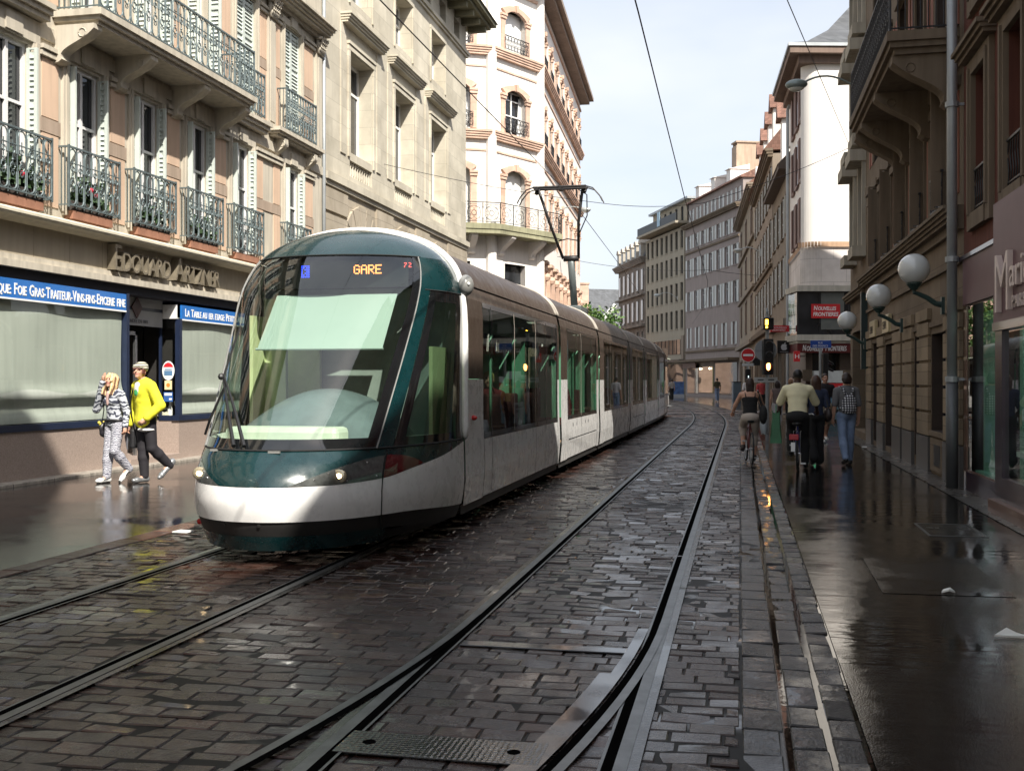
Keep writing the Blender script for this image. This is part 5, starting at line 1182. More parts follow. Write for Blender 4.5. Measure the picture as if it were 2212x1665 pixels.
# banded pilasters of the ground floor with granite feet
PL = [(17.25, 18.62), (20.05, 21.28), (21.92, 23.12), (23.42, 24.66), (26.18, 27.32), (28.48, 29.55)]
sandp = stone('sand_pilaster', (.25, .195, .135), 1.6, .44, .6, .14)
for a, b in PL:
    m = MB(); z = .64
    while z < 2.5: m.box(T2(b), T2(a), -.055, 0, z, min(z + .39, 2.62)); m.box(T2(b) + .05, T2(a) - .05, -.012, 0, z + .40, z + .44); z += .44
    m.box(T2(b) - .03, T2(a) + .03, -.07, 0, 2.66, 2.86); m.build('banded_pilaster', sandp, R2, bevel=.015)
    m = MB(); m.box(T2(b) - .02, T2(a) + .02, -.06, 0, 0, .62); m.build('pilaster_foot', paint('dark_granite_foot', (.075, .07, .066), .4, var=.3, scale=60), R2)
m = MB(); m.box(T2(19.98), T2(18.68), -.03, 0, .06, .62); m.box(T2(20.0), T2(18.66), -.05, .02, .66, .74); m.build('stall_riser', MT['dark_stone'], R2)
m = MB(); m.box(T2(19.6), T2(19.0), -.034, -.03, .16, .52); m.build('cellar_grille', MT['black_iron'], R2)
for a, b, c, d, e in ST:
    if b - a < .3: continue
    o = window(R2, T2((a + b) / 2), c, b - a, d - c, e - .02, 1 if b - a < .8 else 2, (.8,), 'black', 'pane')
m = MB()
for s in (19.33, 21.6, 25.42, 27.9): m.box(T2(s) - .7, T2(s) + .7, -.04, 0, 2.52, 2.6)
split(m, 'lintel', MT['dark_trim'], R2)
gold = paint('beige_enamel_plate', (.46, .38, .22), .4); dl = paint('dark_brown_letters', (.06, .045, .03), .5)
for s, lb in ((25.42, 'beige enamel plate over the dark doorway, nearer of two'), (27.9, 'beige enamel plate over the dark doorway, farther of two')):
    sgn = empty('door_sign', (WX, s, 2.66), R(-90), lb, 'sign', 'plates over the dark doorways'); m = MB(); m.box(-.55, .55, -.10, -.02, 0, .40); m.build('board', gold, sgn, bevel=.01)
    m = MB(); m.text('SEVIM', .26, .006, FM(-.42, -.104, .09), .9); m.build('lettering', dl, sgn)
p = empty('drainpipe', (WX - .17, 17.18, 0), 0, 'long grey zinc downpipe between the stone house and the perfume shop', 'drainpipe')
m = MB(); m.tube([(0, 0, 1.62), (0, 0, 10.3)], .075, 12); m.build('pipe', MT['zinc'], p, smooth=True)
m = MB(); m.tube([(0, 0, .0), (0, 0, 1.62)], .09, 12); m.build('cast_foot', paint('cast_iron_foot', (.10, .105, .11), .5, .4), p, smooth=True)
m = MB()
for z in (1.62, 3.4, 5.7, 7.9): m.tube([(0, 0, z - .04), (0, 0, z + .04)], .10, 12); m.box(0, .17, -.02, .02, z - .02, z + .02)
split(m, 'clamp', MT['zinc'], p)
# globe lamps
globe = paint('opal_globe', (.62, .64, .63), .12, var=.02, coat=.8)
for k, (s, z, lb) in enumerate(((18.1, 3.36, 'largest white globe wall lamp next to the zinc downpipe'), (22.57, 3.27, 'middle white globe wall lamp on the banded stone front'), (29.05, 3.13, 'farthest white globe wall lamp beside the travel agency sign'))):
    o = empty('globe_lamp', (WX - .15, s, z), 0, lb, 'wall lamp', 'white globe wall lamps')
    m = MB(); m.ball((-.42, 0, 0), .243, 28); m.build('globe', globe, o, smooth=True)
    m = MB(); m.lathe([(.05, -.33), (.12, -.24), (.12, -.20)], 14, (-.42, 0, 0)); m.tube([(-.42, 0, -.30), (-.42, 0, -.37), (-.34, 0, -.40), (-.22, 0, -.46), (-.10, 0, -.55), (.0, 0, -.57)], [.03, .034, .036, .038, .042, .05], 8); m.box(-.02, .03, -.06, .06, -.72, -.45); m.build('arm', paint('dark_green_lamp_arm', (.02, .045, .04), .45), o)

# narrow stone house with block hoods
R1 = empty('narrow_building', (WX, 34.2, 0), R(-90), 'narrow shaded stone house with block shaped window heads beyond the globe lamps', 'building')
def T1(s): return 34.2 - s
op = [(T1(s) - .45, T1(s) + .45, z, z + 2.1, .3) for s in (30.7, 33.0) for z in (5.3, 8.25, 11.2)] + [(T1(33.6), T1(30.2), .2, 3.0, .4)]
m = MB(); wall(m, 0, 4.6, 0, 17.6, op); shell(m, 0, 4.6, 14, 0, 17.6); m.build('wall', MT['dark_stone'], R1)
m = MB(); m.prism([(-.5, 17.6), (-.5, 17.8), (2, 19.6), (14, 17.7)], 'x', 0, 4.6); m.build('roof', MT['slate'], R1)
m = MB()
for s in (30.7, 33.0):
    for z in (5.3, 8.25, 11.2):
        m.box(T1(s) - .62, T1(s) + .62, -.35, 0, z - .40, z - .12); m.box(T1(s) - .66, T1(s) + .66, -.42, 0, z + 2.12, z + 2.42); m.box(T1(s) - .6, T1(s) - .45, -.10, 0, z - .12, z + 2.12); m.box(T1(s) + .45, T1(s) + .6, -.10, 0, z - .12, z + 2.12)
        window(R1, T1(s), z, .9, 2.1, .28, 2, (.7,), 'dark_trim', 'pane')
split(m, 'window_hood', stucco('pale_weathered_hood', (.40, .36, .29), .12), R1, .03)
m = MB(); moulding(m, 0, 4.6, 3.9, 4.1, .25, 3, ends=False); m.build('string_course', MT['dark_trim'], R1)
m = MB(); m.box(T1(33.6), T1(30.2), .35, .4, .2, 3.0); m.build('door', paint('dark_green_door', (.02, .03, .025), .4), R1); m = MB(); m.box(T1(29.95), T1(29.7), -.16, 0, 1.9, 3.9); m.build('banner', paint('dark_green_banner', (.012, .03, .028), .5), R1)

# round cornered white building with the travel agency
def root_at(name, X, Y, ang, label, cat='building'):
    x, y = cam2street(X, Y); return empty(name, (x, y, 0), ang, label, cat)
def heading(dX, dY): x, y = cam2street(dX, dY); return math.atan2(y, x)
TW = root_at('travel_agency_building', 11.33, 42, heading(1, 0.02), 'tall white house with a rounded corner above the red travel agency front')
m = MB(); Ht = 13.9; rad = 1.0; dk_side = MT['cream']
side_dir = Matrix.Rotation(heading(.167, 1) - heading(1, .02), 4, 'Z')
# plan: left street wall comes from behind, rounds the corner, then the front
sd = side_dir @ Vector((1, 0, 0)); A = sd * 6.8; Bp = sd * .55
plan = [A, Bp] + [Vector((.55 + .62 * math.cos(R(a)), .55 + .60 * math.sin(R(a)), 0)) for a in range(190, 271, 10)] + [Vector((6, 0, 0)), Vector((6, 9, 0))]
def loop(m, pl, z0, z1, o=0):
    for a, b in zip(pl, pl[1:]):
        n = (b - a).normalized(); n = Vector((n.y, -n.x, 0)) * o
        m.quad((a.x + n.x, a.y + n.y, z0), (b.x + n.x, b.y + n.y, z0), (b.x + n.x, b.y + n.y, z1), (a.x + n.x, a.y + n.y, z1))
loop(m, plan, 5.0, Ht); m.build('wall', MT['cream'], TW)
m = MB(); loop(m, plan, 5.0, 6.75, .03); m.build('panel_band', stone('pale_panel_band', (.62, .58, .56), 1.0, .9, .7, .03, .6, .012), TW)
m = MB(); loop(m, plan, 6.75, 6.95, .12); m.build('band', stucco('rust_band', (.45, .30, .20), .15), TW)
m = MB(); eplan = [A, Vector((.0, 0, 0)), Vector((6, 0, 0)), Vector((6, 9, 0))]
def ringslab(m, pl, z0, z1, o):
    q = []
    for i, p in enumerate(pl):
        a = pl[max(0, i - 1)]; b = pl[min(len(pl) - 1, i + 1)]; n = (b - a).normalized(); q.append(p + Vector((n.y, -n.x, 0)) * o * (1.3 if 0 < i < len(pl) - 1 else 1))
    cpt = [(v.x, v.y) for v in q]; m.prism(cpt, 'z', z0, z1)
ringslab(m, eplan, 14.1, 14.35, .7); ringslab(m, eplan, 13.8, 14.1, .3); m.build('eave', stucco('grey_brown_eave', (.22, .16, .13), .12), TW)
m = MB(); ringslab(m, eplan, 14.35, 14.47, .78); m.build('gutter', MT['zinc'], TW)
m = MB(); q = []; tp = Vector((4.5, 4.5, 0))
for i, p in enumerate(eplan): a = eplan[max(0, i - 1)]; b = eplan[min(3, i + 1)]; n_ = (b - a).normalized(); q.append(p + Vector((n_.y, -n_.x, 0)) * .75 * (1.3 if 0 < i < 3 else 1))
lv = [(0, 14.47), (.18, 14.8), (.4, 15.6), (.65, 17.0), (.9, 18.8)]
for t_, z in lv: m.v.extend([(p.x + (tp.x - p.x) * t_, p.y + (tp.y - p.y) * t_, z) for p in q])
for k in range(4):
    for i in range(3): m.f.append((k * 4 + i, k * 4 + i + 1, k * 4 + i + 5, k * 4 + i + 4)); m.m.append(0)
m.build('roof', MT['slate'], TW)
# side wall windows
wm = side_dir
for z in (7.2, 9.6, 12.0):
    for t_ in (1.3, 3.0, 4.7):
        m = MB(); m.box(-.45, .45, -.03, .02, 0, 1.75); xf(m, Matrix.Translation(sd * (t_) + Vector((0, 0, z))) @ side_dir @ Matrix.Rotation(R(180), 4, 'Z')); o = m.build('window', MT['pane'], TW)
        m = MB()
        for sg in (-1, 1): m.box(sg * .47 - .05 + sg * .25 - .2, sg * .47 + .05 + sg * .25 + .2, -.07, .0, 0, 1.75)
        m.box(-.5, .5, -.1, 0, -.1, 0); xf(m, Matrix.Translation(sd * (t_) + Vector((0, 0, z))) @ side_dir @ Matrix.Rotation(R(180), 4, 'Z')); m.build('shutter', paint('brown_shutter', (.17, .09, .07), .6), o)
m = MB()
for z in (7.2, 9.6, 12.0): m.box(2.25, 2.85, -.04, 0, z, z + 1.9)
split(m, 'shutter', paint('pink_brown_shutter', (.45, .25, .20), .6), TW)
m = MB(); v = sd * 6.4 + Vector((-.15, 0, 0)); m.tube([(v.x, v.y, 0), (v.x, v.y, 13.6), (v.x + .1, v.y - .25, 14.0)], .07, 8); m.build('drainpipe', MT['zinc'], TW)
# agency front: projecting glazed bay, red lettering board, shop below
bay = [sd * 1.3 + Vector((-.55, 0, 0)), Vector((-.44, -.45, 0)), Vector((5.5, -.45, 0)), Vector((5.5, .5, 0))]
m = MB(); loop(m, bay, 3.35, 5.0); m.build('bay_glass', MT['pane'], TW)
m = MB(); ringslab(m, bay, 5.0, 5.22, .12); ringslab(m, bay, 3.12, 3.35, .14); ringslab(m, bay, 3.02, 3.12, .05); m.build('bay_rim', stucco('pale_bay_rim', (.50, .47, .40), .1), TW)
m = MB(); m.box(.40, .46, -.47, -.43, 3.35, 5.0); m.box(-.46, -.40, -.47, -.43, 3.35, 5.0); m.box(1.5, 1.56, -.47, -.43, 3.35, 5.0); m.build('bay_mullion', MT['black'], TW)
m = MB(); m.box(.46, 1.35, -.46, -.452, 3.55, 4.95); m.build('bay_blind', paint('grey_bay_blind', (.12, .13, .12), .5), TW)
m = MB(); wall(m, .0, 6, 0, 5.0, [(.26, 1.32, 0.1, 2.9, .5), (-.05, .2, .1, 1.5, .4)], -.02); m.build('shop_wall', paint('brown_shop_front', (.07, .045, .03), .5), TW)
m = MB(); m.quad((.26, .45, .1), (1.32, .45, .1), (1.32, .45, 2.9), (.26, .45, 2.9)); m.build('shop_window', MT['pane'], TW)
m = MB(); loop(m, [A, Bp, Vector((.02, -.03, 0))], 0, 5.0); m.build('side_shop_wall', paint('grey_brown_shop_side', (.13, .11, .10), .6), TW)
m = MB(); m.box(-.12, .24, -.08, 0, 1.58, 2.02); m.box(1.34, 1.9, -.08, 0, 1.58, 2.02); split(m, 'pale_beam', MT['dark_trim'], TW)
Mt = TW.matrix_basis.copy()
def tw_thing(name, label, cat='sign', group=None): return empty(name, TW.location[:], TW.rotation_euler[2], label, cat, group)
crim = paint('dark_red_board', (.10, .012, .012), .4, var=.1); redb = paint('bright_red_board', (.55, .02, .025), .45, var=.05)
o = tw_thing('shop_sign', 'dark red board with slanted white travel agency name over the shop')
m = MB(); m.prism([(v_.x, v_.y) for v_ in [bay[0] + Vector((-.02, 0, 0)), bay[1] + Vector((-.02, -.05, 0)), Vector((5.5, -.5, 0)), Vector((5.5, -.4, 0)), bay[1] + Vector((.05, .05, 0)), bay[0] + Vector((.06, .03, 0))]], 'z', 2.66, 3.01); m.build('board', crim, o)
m = MB(); smallcaps(m, '^NOUVELLES ^FRONTIERES', .33, .265, .02, FM(-.27, -.515, 2.735), .52, gap=.008, shear=.2); m.build('lettering', wl, o)
o = tw_thing('window_sign', 'bright red two line sign in the upper bay window of the travel agency'); m = MB(); m.box(.08, 1.18, -.50, -.462, 3.98, 4.52); m.build('board', redb, o)
m = MB(); smallcaps(m, '^NOUVELLES', .24, .19, .006, FM(.16, -.504, 4.285), .80, gap=.006, shear=.15, bold=.004); m.text('FRONTIERES', .21, .006, FM(.14, -.504, 4.06), .82, shear=.15, bold=.004); m.build('lettering', wl, o)
o = tw_thing('cash_machine', 'white and red cash machine front with a blue screen below the travel agency', 'cash machine')
m = MB(); m.box(.27, 1.33, -.25, -.05, .1, 1.16); m.build('cabinet', paint('teal_grey_cabinet', (.10, .17, .19), .4), o, bevel=.02); m = MB(); m.box(.25, 1.35, -.30, -.05, 1.18, 1.50); m.build('red_band', redb, o); m = MB(); m.box(.25, 1.35, -.30, -.05, 1.52, 1.98); m.build('white_head', paint('grey_white_head', (.55, .57, .55), .4), o)
m = MB(); m.box(.55, 1.05, -.262, -.25, .66, 1.02); m.build('screen', paint('pale_blue_screen', (.12, .22, .30), .2), o); m = MB(); m.box(.4, 1.2, -.28, -.25, .38, .5); m.build('keypad', MT['black'], o)

# ---------------------------------------------------------------- far houses round the bend
def far_house(name, label, P, Q, H, mat, rows, roof=None, depth=10, frame='frame_white', shut=None, sills=True, extras=None, surround=None):
    (x0, y0), (x1, y1) = cam2street(*P), cam2street(*Q); L = math.hypot(x1 - x0, y1 - y0); ang = math.atan2(y1 - y0, x1 - x0)
    o = empty(name, (x0, y0, 0), ang, label, 'building'); ops = []
    for z0, z1, n, wd in rows:
        for i in range(n): c = L * (i + .5) / n; ops.append((c - wd / 2, c + wd / 2, z0, z1, .22))
    m = MB(); wall(m, 0, L, 0, H, ops); shell(m, 0, L, depth, 0, H); m.build('wall', mat, o)
    for z0, z1, n, wd in rows:
        for i in range(n):
            c = L * (i + .5) / n; window(o, c, z0, wd, z1 - z0, .2, 2 if wd > .7 else 1, (.7,), frame, 'pane', .05)
            if shut:
                sw_ = wd * .46
                if z0 > 4.8 and (z1 - z0) < 2.1 or shut == 'shutter':
                    for sg in (-1, 1): louvre(o, c + (wd / 2 + .02 if sg > 0 else -wd / 2 - .02 - sw_), z0, sw_, z1 - z0, -.03, 0, shut)
    m = MB()
    for z0, z1, n, wd in rows:
        for i in range(n):
            c = L * (i + .5) / n
            if sills: m.box(c - wd / 2 - .08, c + wd / 2 + .08, -.08, 0, z0 - .1, z0)
            if surround: m.box(c - wd / 2 - .12, c - wd / 2, -.05, 0, z0, z1); m.box(c + wd / 2, c + wd / 2 + .12, -.05, 0, z0, z1); m.box(c - wd / 2 - .12, c + wd / 2 + .12, -.06, 0, z1, z1 + .15)
    if m.v: split(m, 'sill' if not surround else 'window_surround', surround or mat, o, .02)
    return o, L
pinkb = stucco('mauve_render', (.31, .262, .24), .07, .12); beigeb = stucco('drab_beige_render', (.36, .32, .25), .06, .1); ochre = stucco('ochre_render', (.28, .23, .18), .1, .15); oldst = stone('old_grey_stone', (.22, .19, .165), 1.2, .45, .65, .14)
F3, L = far_house('mauve_building', 'mauve rendered house with five rows of white shuttered windows at the bend', (18.5, 116), (20.9, 100), 17.9, pinkb,
    [(15.4, 16.8, 7, .98), (12.4, 14.3, 7, 1.0), (8.9, 10.9, 7, 1.02), (5.0, 7.1, 6, .75)], shut='shutter_white')
m = MB(); moulding(m, 0, L, 17.6, 18.0, .5, 3); m.box(0, L, -.12, 0, 14.9, 15.1); m.box(0, L, -.15, 0, 4.5, 4.7); m.build('cornice', MT['dark_trim'], F3)
m = MB(); wall(m, 0, L, 18.0, 20.3, [(L * (i + .5) / 7 - .35, L * (i + .5) / 7 + .35, 18.4, 19.6, .15) for i in range(7)], .35); shell(m, 0, L, 10, 18.0, 20.3, y=.35); at_ = m.build('attic', pinkb, F3)
for i in range(7):
    window(at_, L * (i + .5) / 7, 18.4, .7, 1.2, .48); louvre(at_, L * (i + .5) / 7 + .38, 18.4, .35, 1.2, .32, 0, 'shutter_white'); louvre(at_, L * (i + .5) / 7 - .73, 18.4, .35, 1.2, .32, 0, 'shutter_white')
m = MB(); m.prism([(.0, 20.3), (.1, 20.5), (5, 22.6), (10, 20.4)], 'x', -.2, L + .2); m.build('roof', MT['tile'], F3)
m = MB(); m.box(L * .62, L * .62 + 1.3, 1.5, 4.0, 20.0, 24.3); m.box(L * .62 - .05, L * .62 + 1.35, 1.45, 4.05, 24.6, 24.75)
for i in range(4): m.box(L * .62 + .05 + .36 * i, L * .62 + .15 + .36 * i, 1.6, 3.9, 24.3, 24.6)
m.box(L * .15, L * .45, 2.5, 2.9, 20, 22.6); ch = m.build('chimney', stucco('tan_chimney', (.42, .32, .24), .12), F3)  # chimney has one even tan colour
for k in (.12, .42, .70): m = MB(); m.box(L * k, L * k + 1.1, .5, 2.4, 20.4, 21.8); m.prism([(.3, 21.8), (2.4, 22.3), (2.4, 21.8)], 'x', L * k - .1, L * k + 1.2); m.build('dormer', MT['cream'], F3)
m = MB(); m.box(-.3, L + .2, -1.2, .0, 3.5, 3.75); m.build('canopy', MT['dark_trim'], F3)
lit_shop = emit('lit_shop_green_tint', (.60, .62, .32), .05)  # dim shop glow, tinted green to stand in for mirrored trees
m = MB(); m.box(L * .05, L * .28, -.06, .02, .3, 3.2); m.box(L * .60, L * .97, -.06, .02, .3, 3.3); split(m, 'shop_window', MT['pane'], F3)
m = MB(); m.quad((L * .30, -.12, .4), (L * .56, -.12, .4), (L * .56, -.12, 3.0), (L * .30, -.12, 3.0)); m.build('lit_shop_window', glass('shop_reflection', (.3, .35, .25), .5, ior=2.2), F3); m = MB(); m.box(L * .30, L * .56, -.05, -.01, .4, 3.0); m.build('tinted_shop_glow', lit_shop, F3)
for k in (.34, .52): m = MB(); m.ball((L * k, -.2, 2.8), .10, 8); m.build('shop_spot_lamp', emit('warm_spot', (1, .85, .55), 5), F3)
m = MB(); m.box(L * .04, L * .30, -.5, -.42, 2.9, 3.45); m.build('shop_fascia', paint('dark_red_fascia', (.06, .015, .015), .5), F3)
F2, L = far_house('beige_modern_building', 'plain beige modern block with close rows of tall dark windows and a roof terrace', (16.1, 131), (18.6, 117.5), 18.3, beigeb,
    [(16.0, 18.0, 8, .85), (13.2, 15.2, 8, .85), (10.3, 12.3, 8, .85), (7.3, 9.3, 8, .85)], frame='black')
m = MB(); m.box(-.2, L + .2, -1.1, 10, 18.6, 18.85); m.build('terrace_slab', beigeb, F2); m = MB(); m.box(-.1, L + .1, -1.02, -.96, 18.85, 19.75); m.build('terrace_parapet', paint('dark_parapet', (.025, .028, .03), .5), F2)
m = MB(); wall(m, .4, L, 18.85, 21.3, [(L * (i + .5) / 7 - .4, L * (i + .5) / 7 + .4, 19.0, 20.9, .15) for i in range(1, 7)], .8); shell(m, .4, L, 9, 18.85, 21.3, y=.8); a2 = m.build('attic', beigeb, F2); m = MB(); m.box(.1, L + .1, .3, 9.2, 21.3, 21.55); m.build('roof', MT['zinc'], F2)
for i in range(1, 7): window(a2, L * (i + .5) / 7, 19.0, .8, 1.9, .92, 2, (), 'black')
m = MB(); m.box(L * .55, L * .62, -1.06, -1.03, 19.0, 20.6); m.build('banner', paint('pale_blue_banner', (.35, .5, .6), .6), F2)
m = MB(); m.box(L * .16, L * .92, -.05, .02, 4.5, 6.1); m.build('strip_window', MT['pane'], F2); m = MB()
for i in range(9): m.box(L * .16 + i * L * .095, L * .16 + i * L * .095 + .07, -.09, -.05, 4.5, 6.1)
split(m, 'mullion', MT['black'], F2); m = MB(); m.box(L * .94, L, -.12, 0, 3.5, 6.5); m.build('ochre_panel', ochre, F2)
m = MB(); m.box(0, L, -.6, 0, 3.6, 3.9); m.build('canopy', MT['black'], F2); m = MB(); m.box(.3, L - .3, -.04, .02, .3, 3.4); m.build('shop_window', MT['pane'], F2)
F1, L = far_house('mansard_building', 'old dark stone house with white blinds and a mansard roof with dormers', (14.3, 146), (16.1, 131.5), 16.2, oldst,
    [(12.6, 15.2, 6, .95), (8.9, 11.4, 6, .95), (5.0, 7.6, 6, .95)], frame='white', surround=oldst)
m = MB(); moulding(m, 0, L, 15.9, 16.6, .8, 4); m.box(0, L, -.5, 0, 12.0, 12.2); m.box(0, L, -.5, 0, 8.2, 8.5); m.build('cornice', oldst, F1)
m = MB()
for i in range(6):
    for z0, z1 in ((12.6, 15.2), (8.9, 11.4)): c = L * (i + .5) / 6; m.box(c - .40, c + .40, -.14, -.10, z0 + .1, z1)
split(m, 'white_blind', blindm, F1)
m = MB(); m.prism([(-.2, 16.6), (.9, 18.9), (3, 19.4), (9, 19.2), (10, 16.6)], 'x', 0, L); m.build('roof', MT['slate'], F1)
for i in range(6):
    c = L * (i + .5) / 6; m = MB(); m.box(c - .55, c + .55, -.35, 1.5, 16.6, 18.3); m.prism([(c - .7, 18.3), (c + .7, 18.3), (c + .35, 18.8), (c - .35, 18.8)], 'y', -.45, 1.6); dm = m.build('dormer', stucco('pale_dormer', (.45, .41, .35), .1) if i == 0 else bpy.data.materials['pale_dormer'], F1); m = MB(); m.box(c - .32, c + .32, -.37, -.34, 16.8, 18.1); m.build('dormer_window', MT['pane'], dm)
F4, L = far_house('narrow_arched_building', 'narrow beige house with three brown arched windows on each floor', (20.5, 98), (16.95, 75.9), 15.2, stucco('pale_drab_render', (.34, .28, .21), .08),
    [(12.2, 14.2, 3, 1.7), (9.0, 11.2, 3, 1.7), (5.4, 7.8, 3, 1.7), (.4, 3.2, 3, 3)], frame='dark_trim', surround=paint('brown_surround', (.16, .11, .085), .7))
m = MB(); moulding(m, 0, L, 15.0, 15.4, .6, 3); m.box(0, L, -.2, 0, 11.7, 11.9); m.box(0, L, -.2, 0, 8.2, 8.4); m.box(0, L, -.4, 0, 4.2, 4.5); m.build('cornice', ochre, F4); m = MB(); m.prism([(-.5, 15.4), (4, 18.6), (10, 15.4)], 'x', 0, L); m.build('roof', MT['tile'], F4)
m = MB()
for k in (.2, .5, .8): m.box(L * k - .5, L * k + .5, .3, 2.4, 15.8, 17.3)
split(m, 'dormer', MT['cream'], F4)
F5, L = far_house('ochre_building', 'tall ochre house with steep tiled roof and dormers behind the travel agency', (16.95, 75.9), (14.1, 58.9), 13.9, ochre,
    [(11.3, 13.2, 6, 1.0), (8.3, 10.3, 6, 1.0), (5.2, 7.3, 6, 1.0), (.4, 3.2, 5, 2.2)], frame='frame_white', surround=MT['dark_trim'], shut='shutter_white')
m = MB(); moulding(m, 0, L, 13.7, 14.15, .4, 3); m.box(0, L, -.3, 0, 4.3, 4.6); m.box(0, L, -.15, 0, 7.8, 7.95); m.build('cornice', MT['dark_trim'], F5)
m = MB(); m.prism([(-.5, 14.1), (3.2, 18.6), (5, 19.6), (10, 14.1)], 'x', 0, L); m.build('roof', MT['tile'], F5)
for k in (.2, .45, .70, .93):
    m = MB(); c = L * k; m.box(c - .55, c + .55, .1, 2.6, 14.6, 16.5); dm = m.build('dormer', MT['cream'], F5); m = MB(); m.prism([(c - .75, 16.5), (c + .75, 16.5), (c, 17.4)], 'y', -.1, 2.9); m.build('dormer_roof', MT['tile'], dm)
F6, L = far_house('low_beige_building', 'lower shaded house with wooden eave left of the travel agency corner', (14.1, 58.8), (12.44, 48.7), 11.1, stucco('grey_beige_render', (.25, .21, .165), .1),  # render has one even grey-beige colour
    [(8.4, 10.2, 4, .9), (5.6, 7.4, 4, .9), (.4, 3.0, 3, 2.4)], frame='dark_trim', surround=MT['dark_trim'], shut='shutter_white')
m = MB(); m.box(0, L, -.5, .1, 11.1, 11.3); m.prism([(-.55, 11.3), (4, 16.0), (10, 11.3)], 'x', 0, L); m.build('roof', paint('dark_eave', (.10, .075, .06), .8), F6); m = MB(); m.box(0, L, -.3, 0, 4.1, 4.4); m.build('string_course', ochre, F6)
for k in (.3, .75):
    m = MB(); c = L * k; m.box(c - .5, c + .5, .2, 2.8, 12.6, 14.9); dm = m.build('dormer', MT['cream'], F6); m = MB(); m.prism([(c - .7, 14.9), (c + .7, 14.9), (c, 15.9)], 'y', -.05, 3.0); m.build('dormer_roof', MT['tile'], dm)
# slate roofed house, chimney stack house, trees at the end of the street
o = root_at('slate_roof_building', 11.4, 190, heading(1, .3), 'distant house with a big dark slate roof beyond the tram'); m = MB(); m.box(0, 16, 0, 12, 0, 11.6); m.build('wall', oldst, o); m = MB(); m.prism([(-.5, 11.5), (6, 18.2), (12.5, 11.5)], 'x', -.5, 16); m.build('roof', MT['slate'], o)
m = MB()
for i in range(7): m.box(1 + 2.1 * i, 1.3 + 2.1 * i, .6, .9, 12.9, 13.2)
split(m, 'snow_guard', MT['white'], o)
o = root_at('chimney_building', 8.6, 135, heading(1, 0), 'pinkish house end with a chimney stack just right of the white corner building'); m = MB(); m.box(-6, 1.0, 0, 9, 0, 10.8); m.build('wall', MT['pink_stone'], o); m = MB(); m.box(-.1, .95, .5, 2.4, 10.8, 13.6); m.box(-.2, 1.05, .4, 2.5, 13.6, 13.8); m.build('chimney', MT['pink_stone'], o)
def tree(name, x, y, h, rad, label, seed, n=2600):
    r = random.Random(seed); o = empty(name, (x, y, 0), 0, label, 'tree', 'street trees at the end of the street')
    m = MB(); m.tube([(0, 0, 0), (.1, 0, h * .25), (0, .1, h * .5), (.1, 0, h * .8)], [.22, .17, .12, .04], 8)
    cl = []
    for i in range(16):
        a = r.uniform(0, 6.28); z = h * r.uniform(.42, .95); q = rad * r.uniform(.2, .85) * (1 - abs(z / h - .65)); p = (q * math.cos(a), q * math.sin(a), z); cl.append((p, rad * r.uniform(.25, .42)))
        m.tube([(0, 0, h * r.uniform(.3, .5)), (p[0] * .5, p[1] * .5, z * .85), p], [.07, .045, .015], 5)
    m.build('trunk', paint('bark', (.10, .08, .06), .9) if 'bark' not in bpy.data.materials else bpy.data.materials['bark'], o)
    m = MB()
    for i in range(n):
        (c, rr) = r.choice(cl); d = Vector((r.gauss(0, 1), r.gauss(0, 1), r.gauss(0, .8))).normalized() * rr * r.uniform(.3, 1.1); p = Vector(c) + d
        q = Vector((r.uniform(-1, 1), r.uniform(-1, 1), r.uniform(.1, 1))).normalized(); a = q.orthogonal().normalized() * .16; b = q.cross(a)
        m.quad(p - a, p - b * .7, p + a, p + b * .7, r.choice((0, 0, 1)))
    m.build('crown', [MT['leaf_a'], MT['leaf_b']], o)
MT['leaf_a'] = paint('leaf_green', (.055, .12, .025), .6, var=.3, scale=2); MT['leaf_b'] = paint('leaf_light_green', (.12, .19, .04), .6, var=.3, scale=2)
tree('street_tree', -11.9, 88.5, 7.7, 2.9, 'leafy green street tree showing over the tram roof beside the slate roof', 4, 3200)
tree('street_tree', -13.2, 97, 5.2, 2.6, 'lower street tree mostly hidden by the tram roof', 6, 1800)
tree('street_tree', -17.5, 103, 9.5, 3.6, 'tall tree behind the white corner building, near one', 9, 1500); tree('street_tree', -19, 117, 9.5, 3.6, 'tall tree behind the white corner building, far one', 12, 1500)
# houses out of the picture behind and beside the camera: they give the shade in the street
def plain_house(name, label, x0, x1, y0, y1, H, mat, d0=0):
    o = empty(name, (x0, y0, 0), 0, label, 'building'); m = MB(); m.box(0, x1 - x0, 0, y1 - y0, 0, H); m.build('wall', mat, o); m = MB(); m.box(-.02, x1 - x0 + .02, -.0, y1 - y0, H + .003, H + .3); m.build('roof', MT['slate'], o)
    m = MB(); sx = 0 if x0 > 0 else x1 - x0
    for j in range(int(H / 3.3)):
        for i in range(int((y1 - y0) / 2.6)): m.box(sx - .04, sx + .04, 1.0 + 2.6 * i, 2.1 + 2.6 * i, 1.0 + 3.3 * j, 3.0 + 3.3 * j)
    m.build('window', MT['pane'], o)
plain_house('corner_house', 'plain stone house on the right just outside the picture', 3.25, 14, -3.5, 8.3, 12.0, MT['dark_trim'])
plain_house('shade_tower', 'tall narrow stair tower on the right behind the camera', 3.25, 4.45, -8.2, -3.6, 25.6, MT['dark_stone'])  # unseen thin block added to throw the slanting shadow on the left shop front
plain_house('stone_house', 'stone house on the right far behind the camera', 3.25, 15, -34, -8.4, 15.5, MT['dark_stone'])
plain_house('facing_house', 'beige house on the left behind the camera', -22, -11.05, -30, 4, 15, MT['beige_plain'])
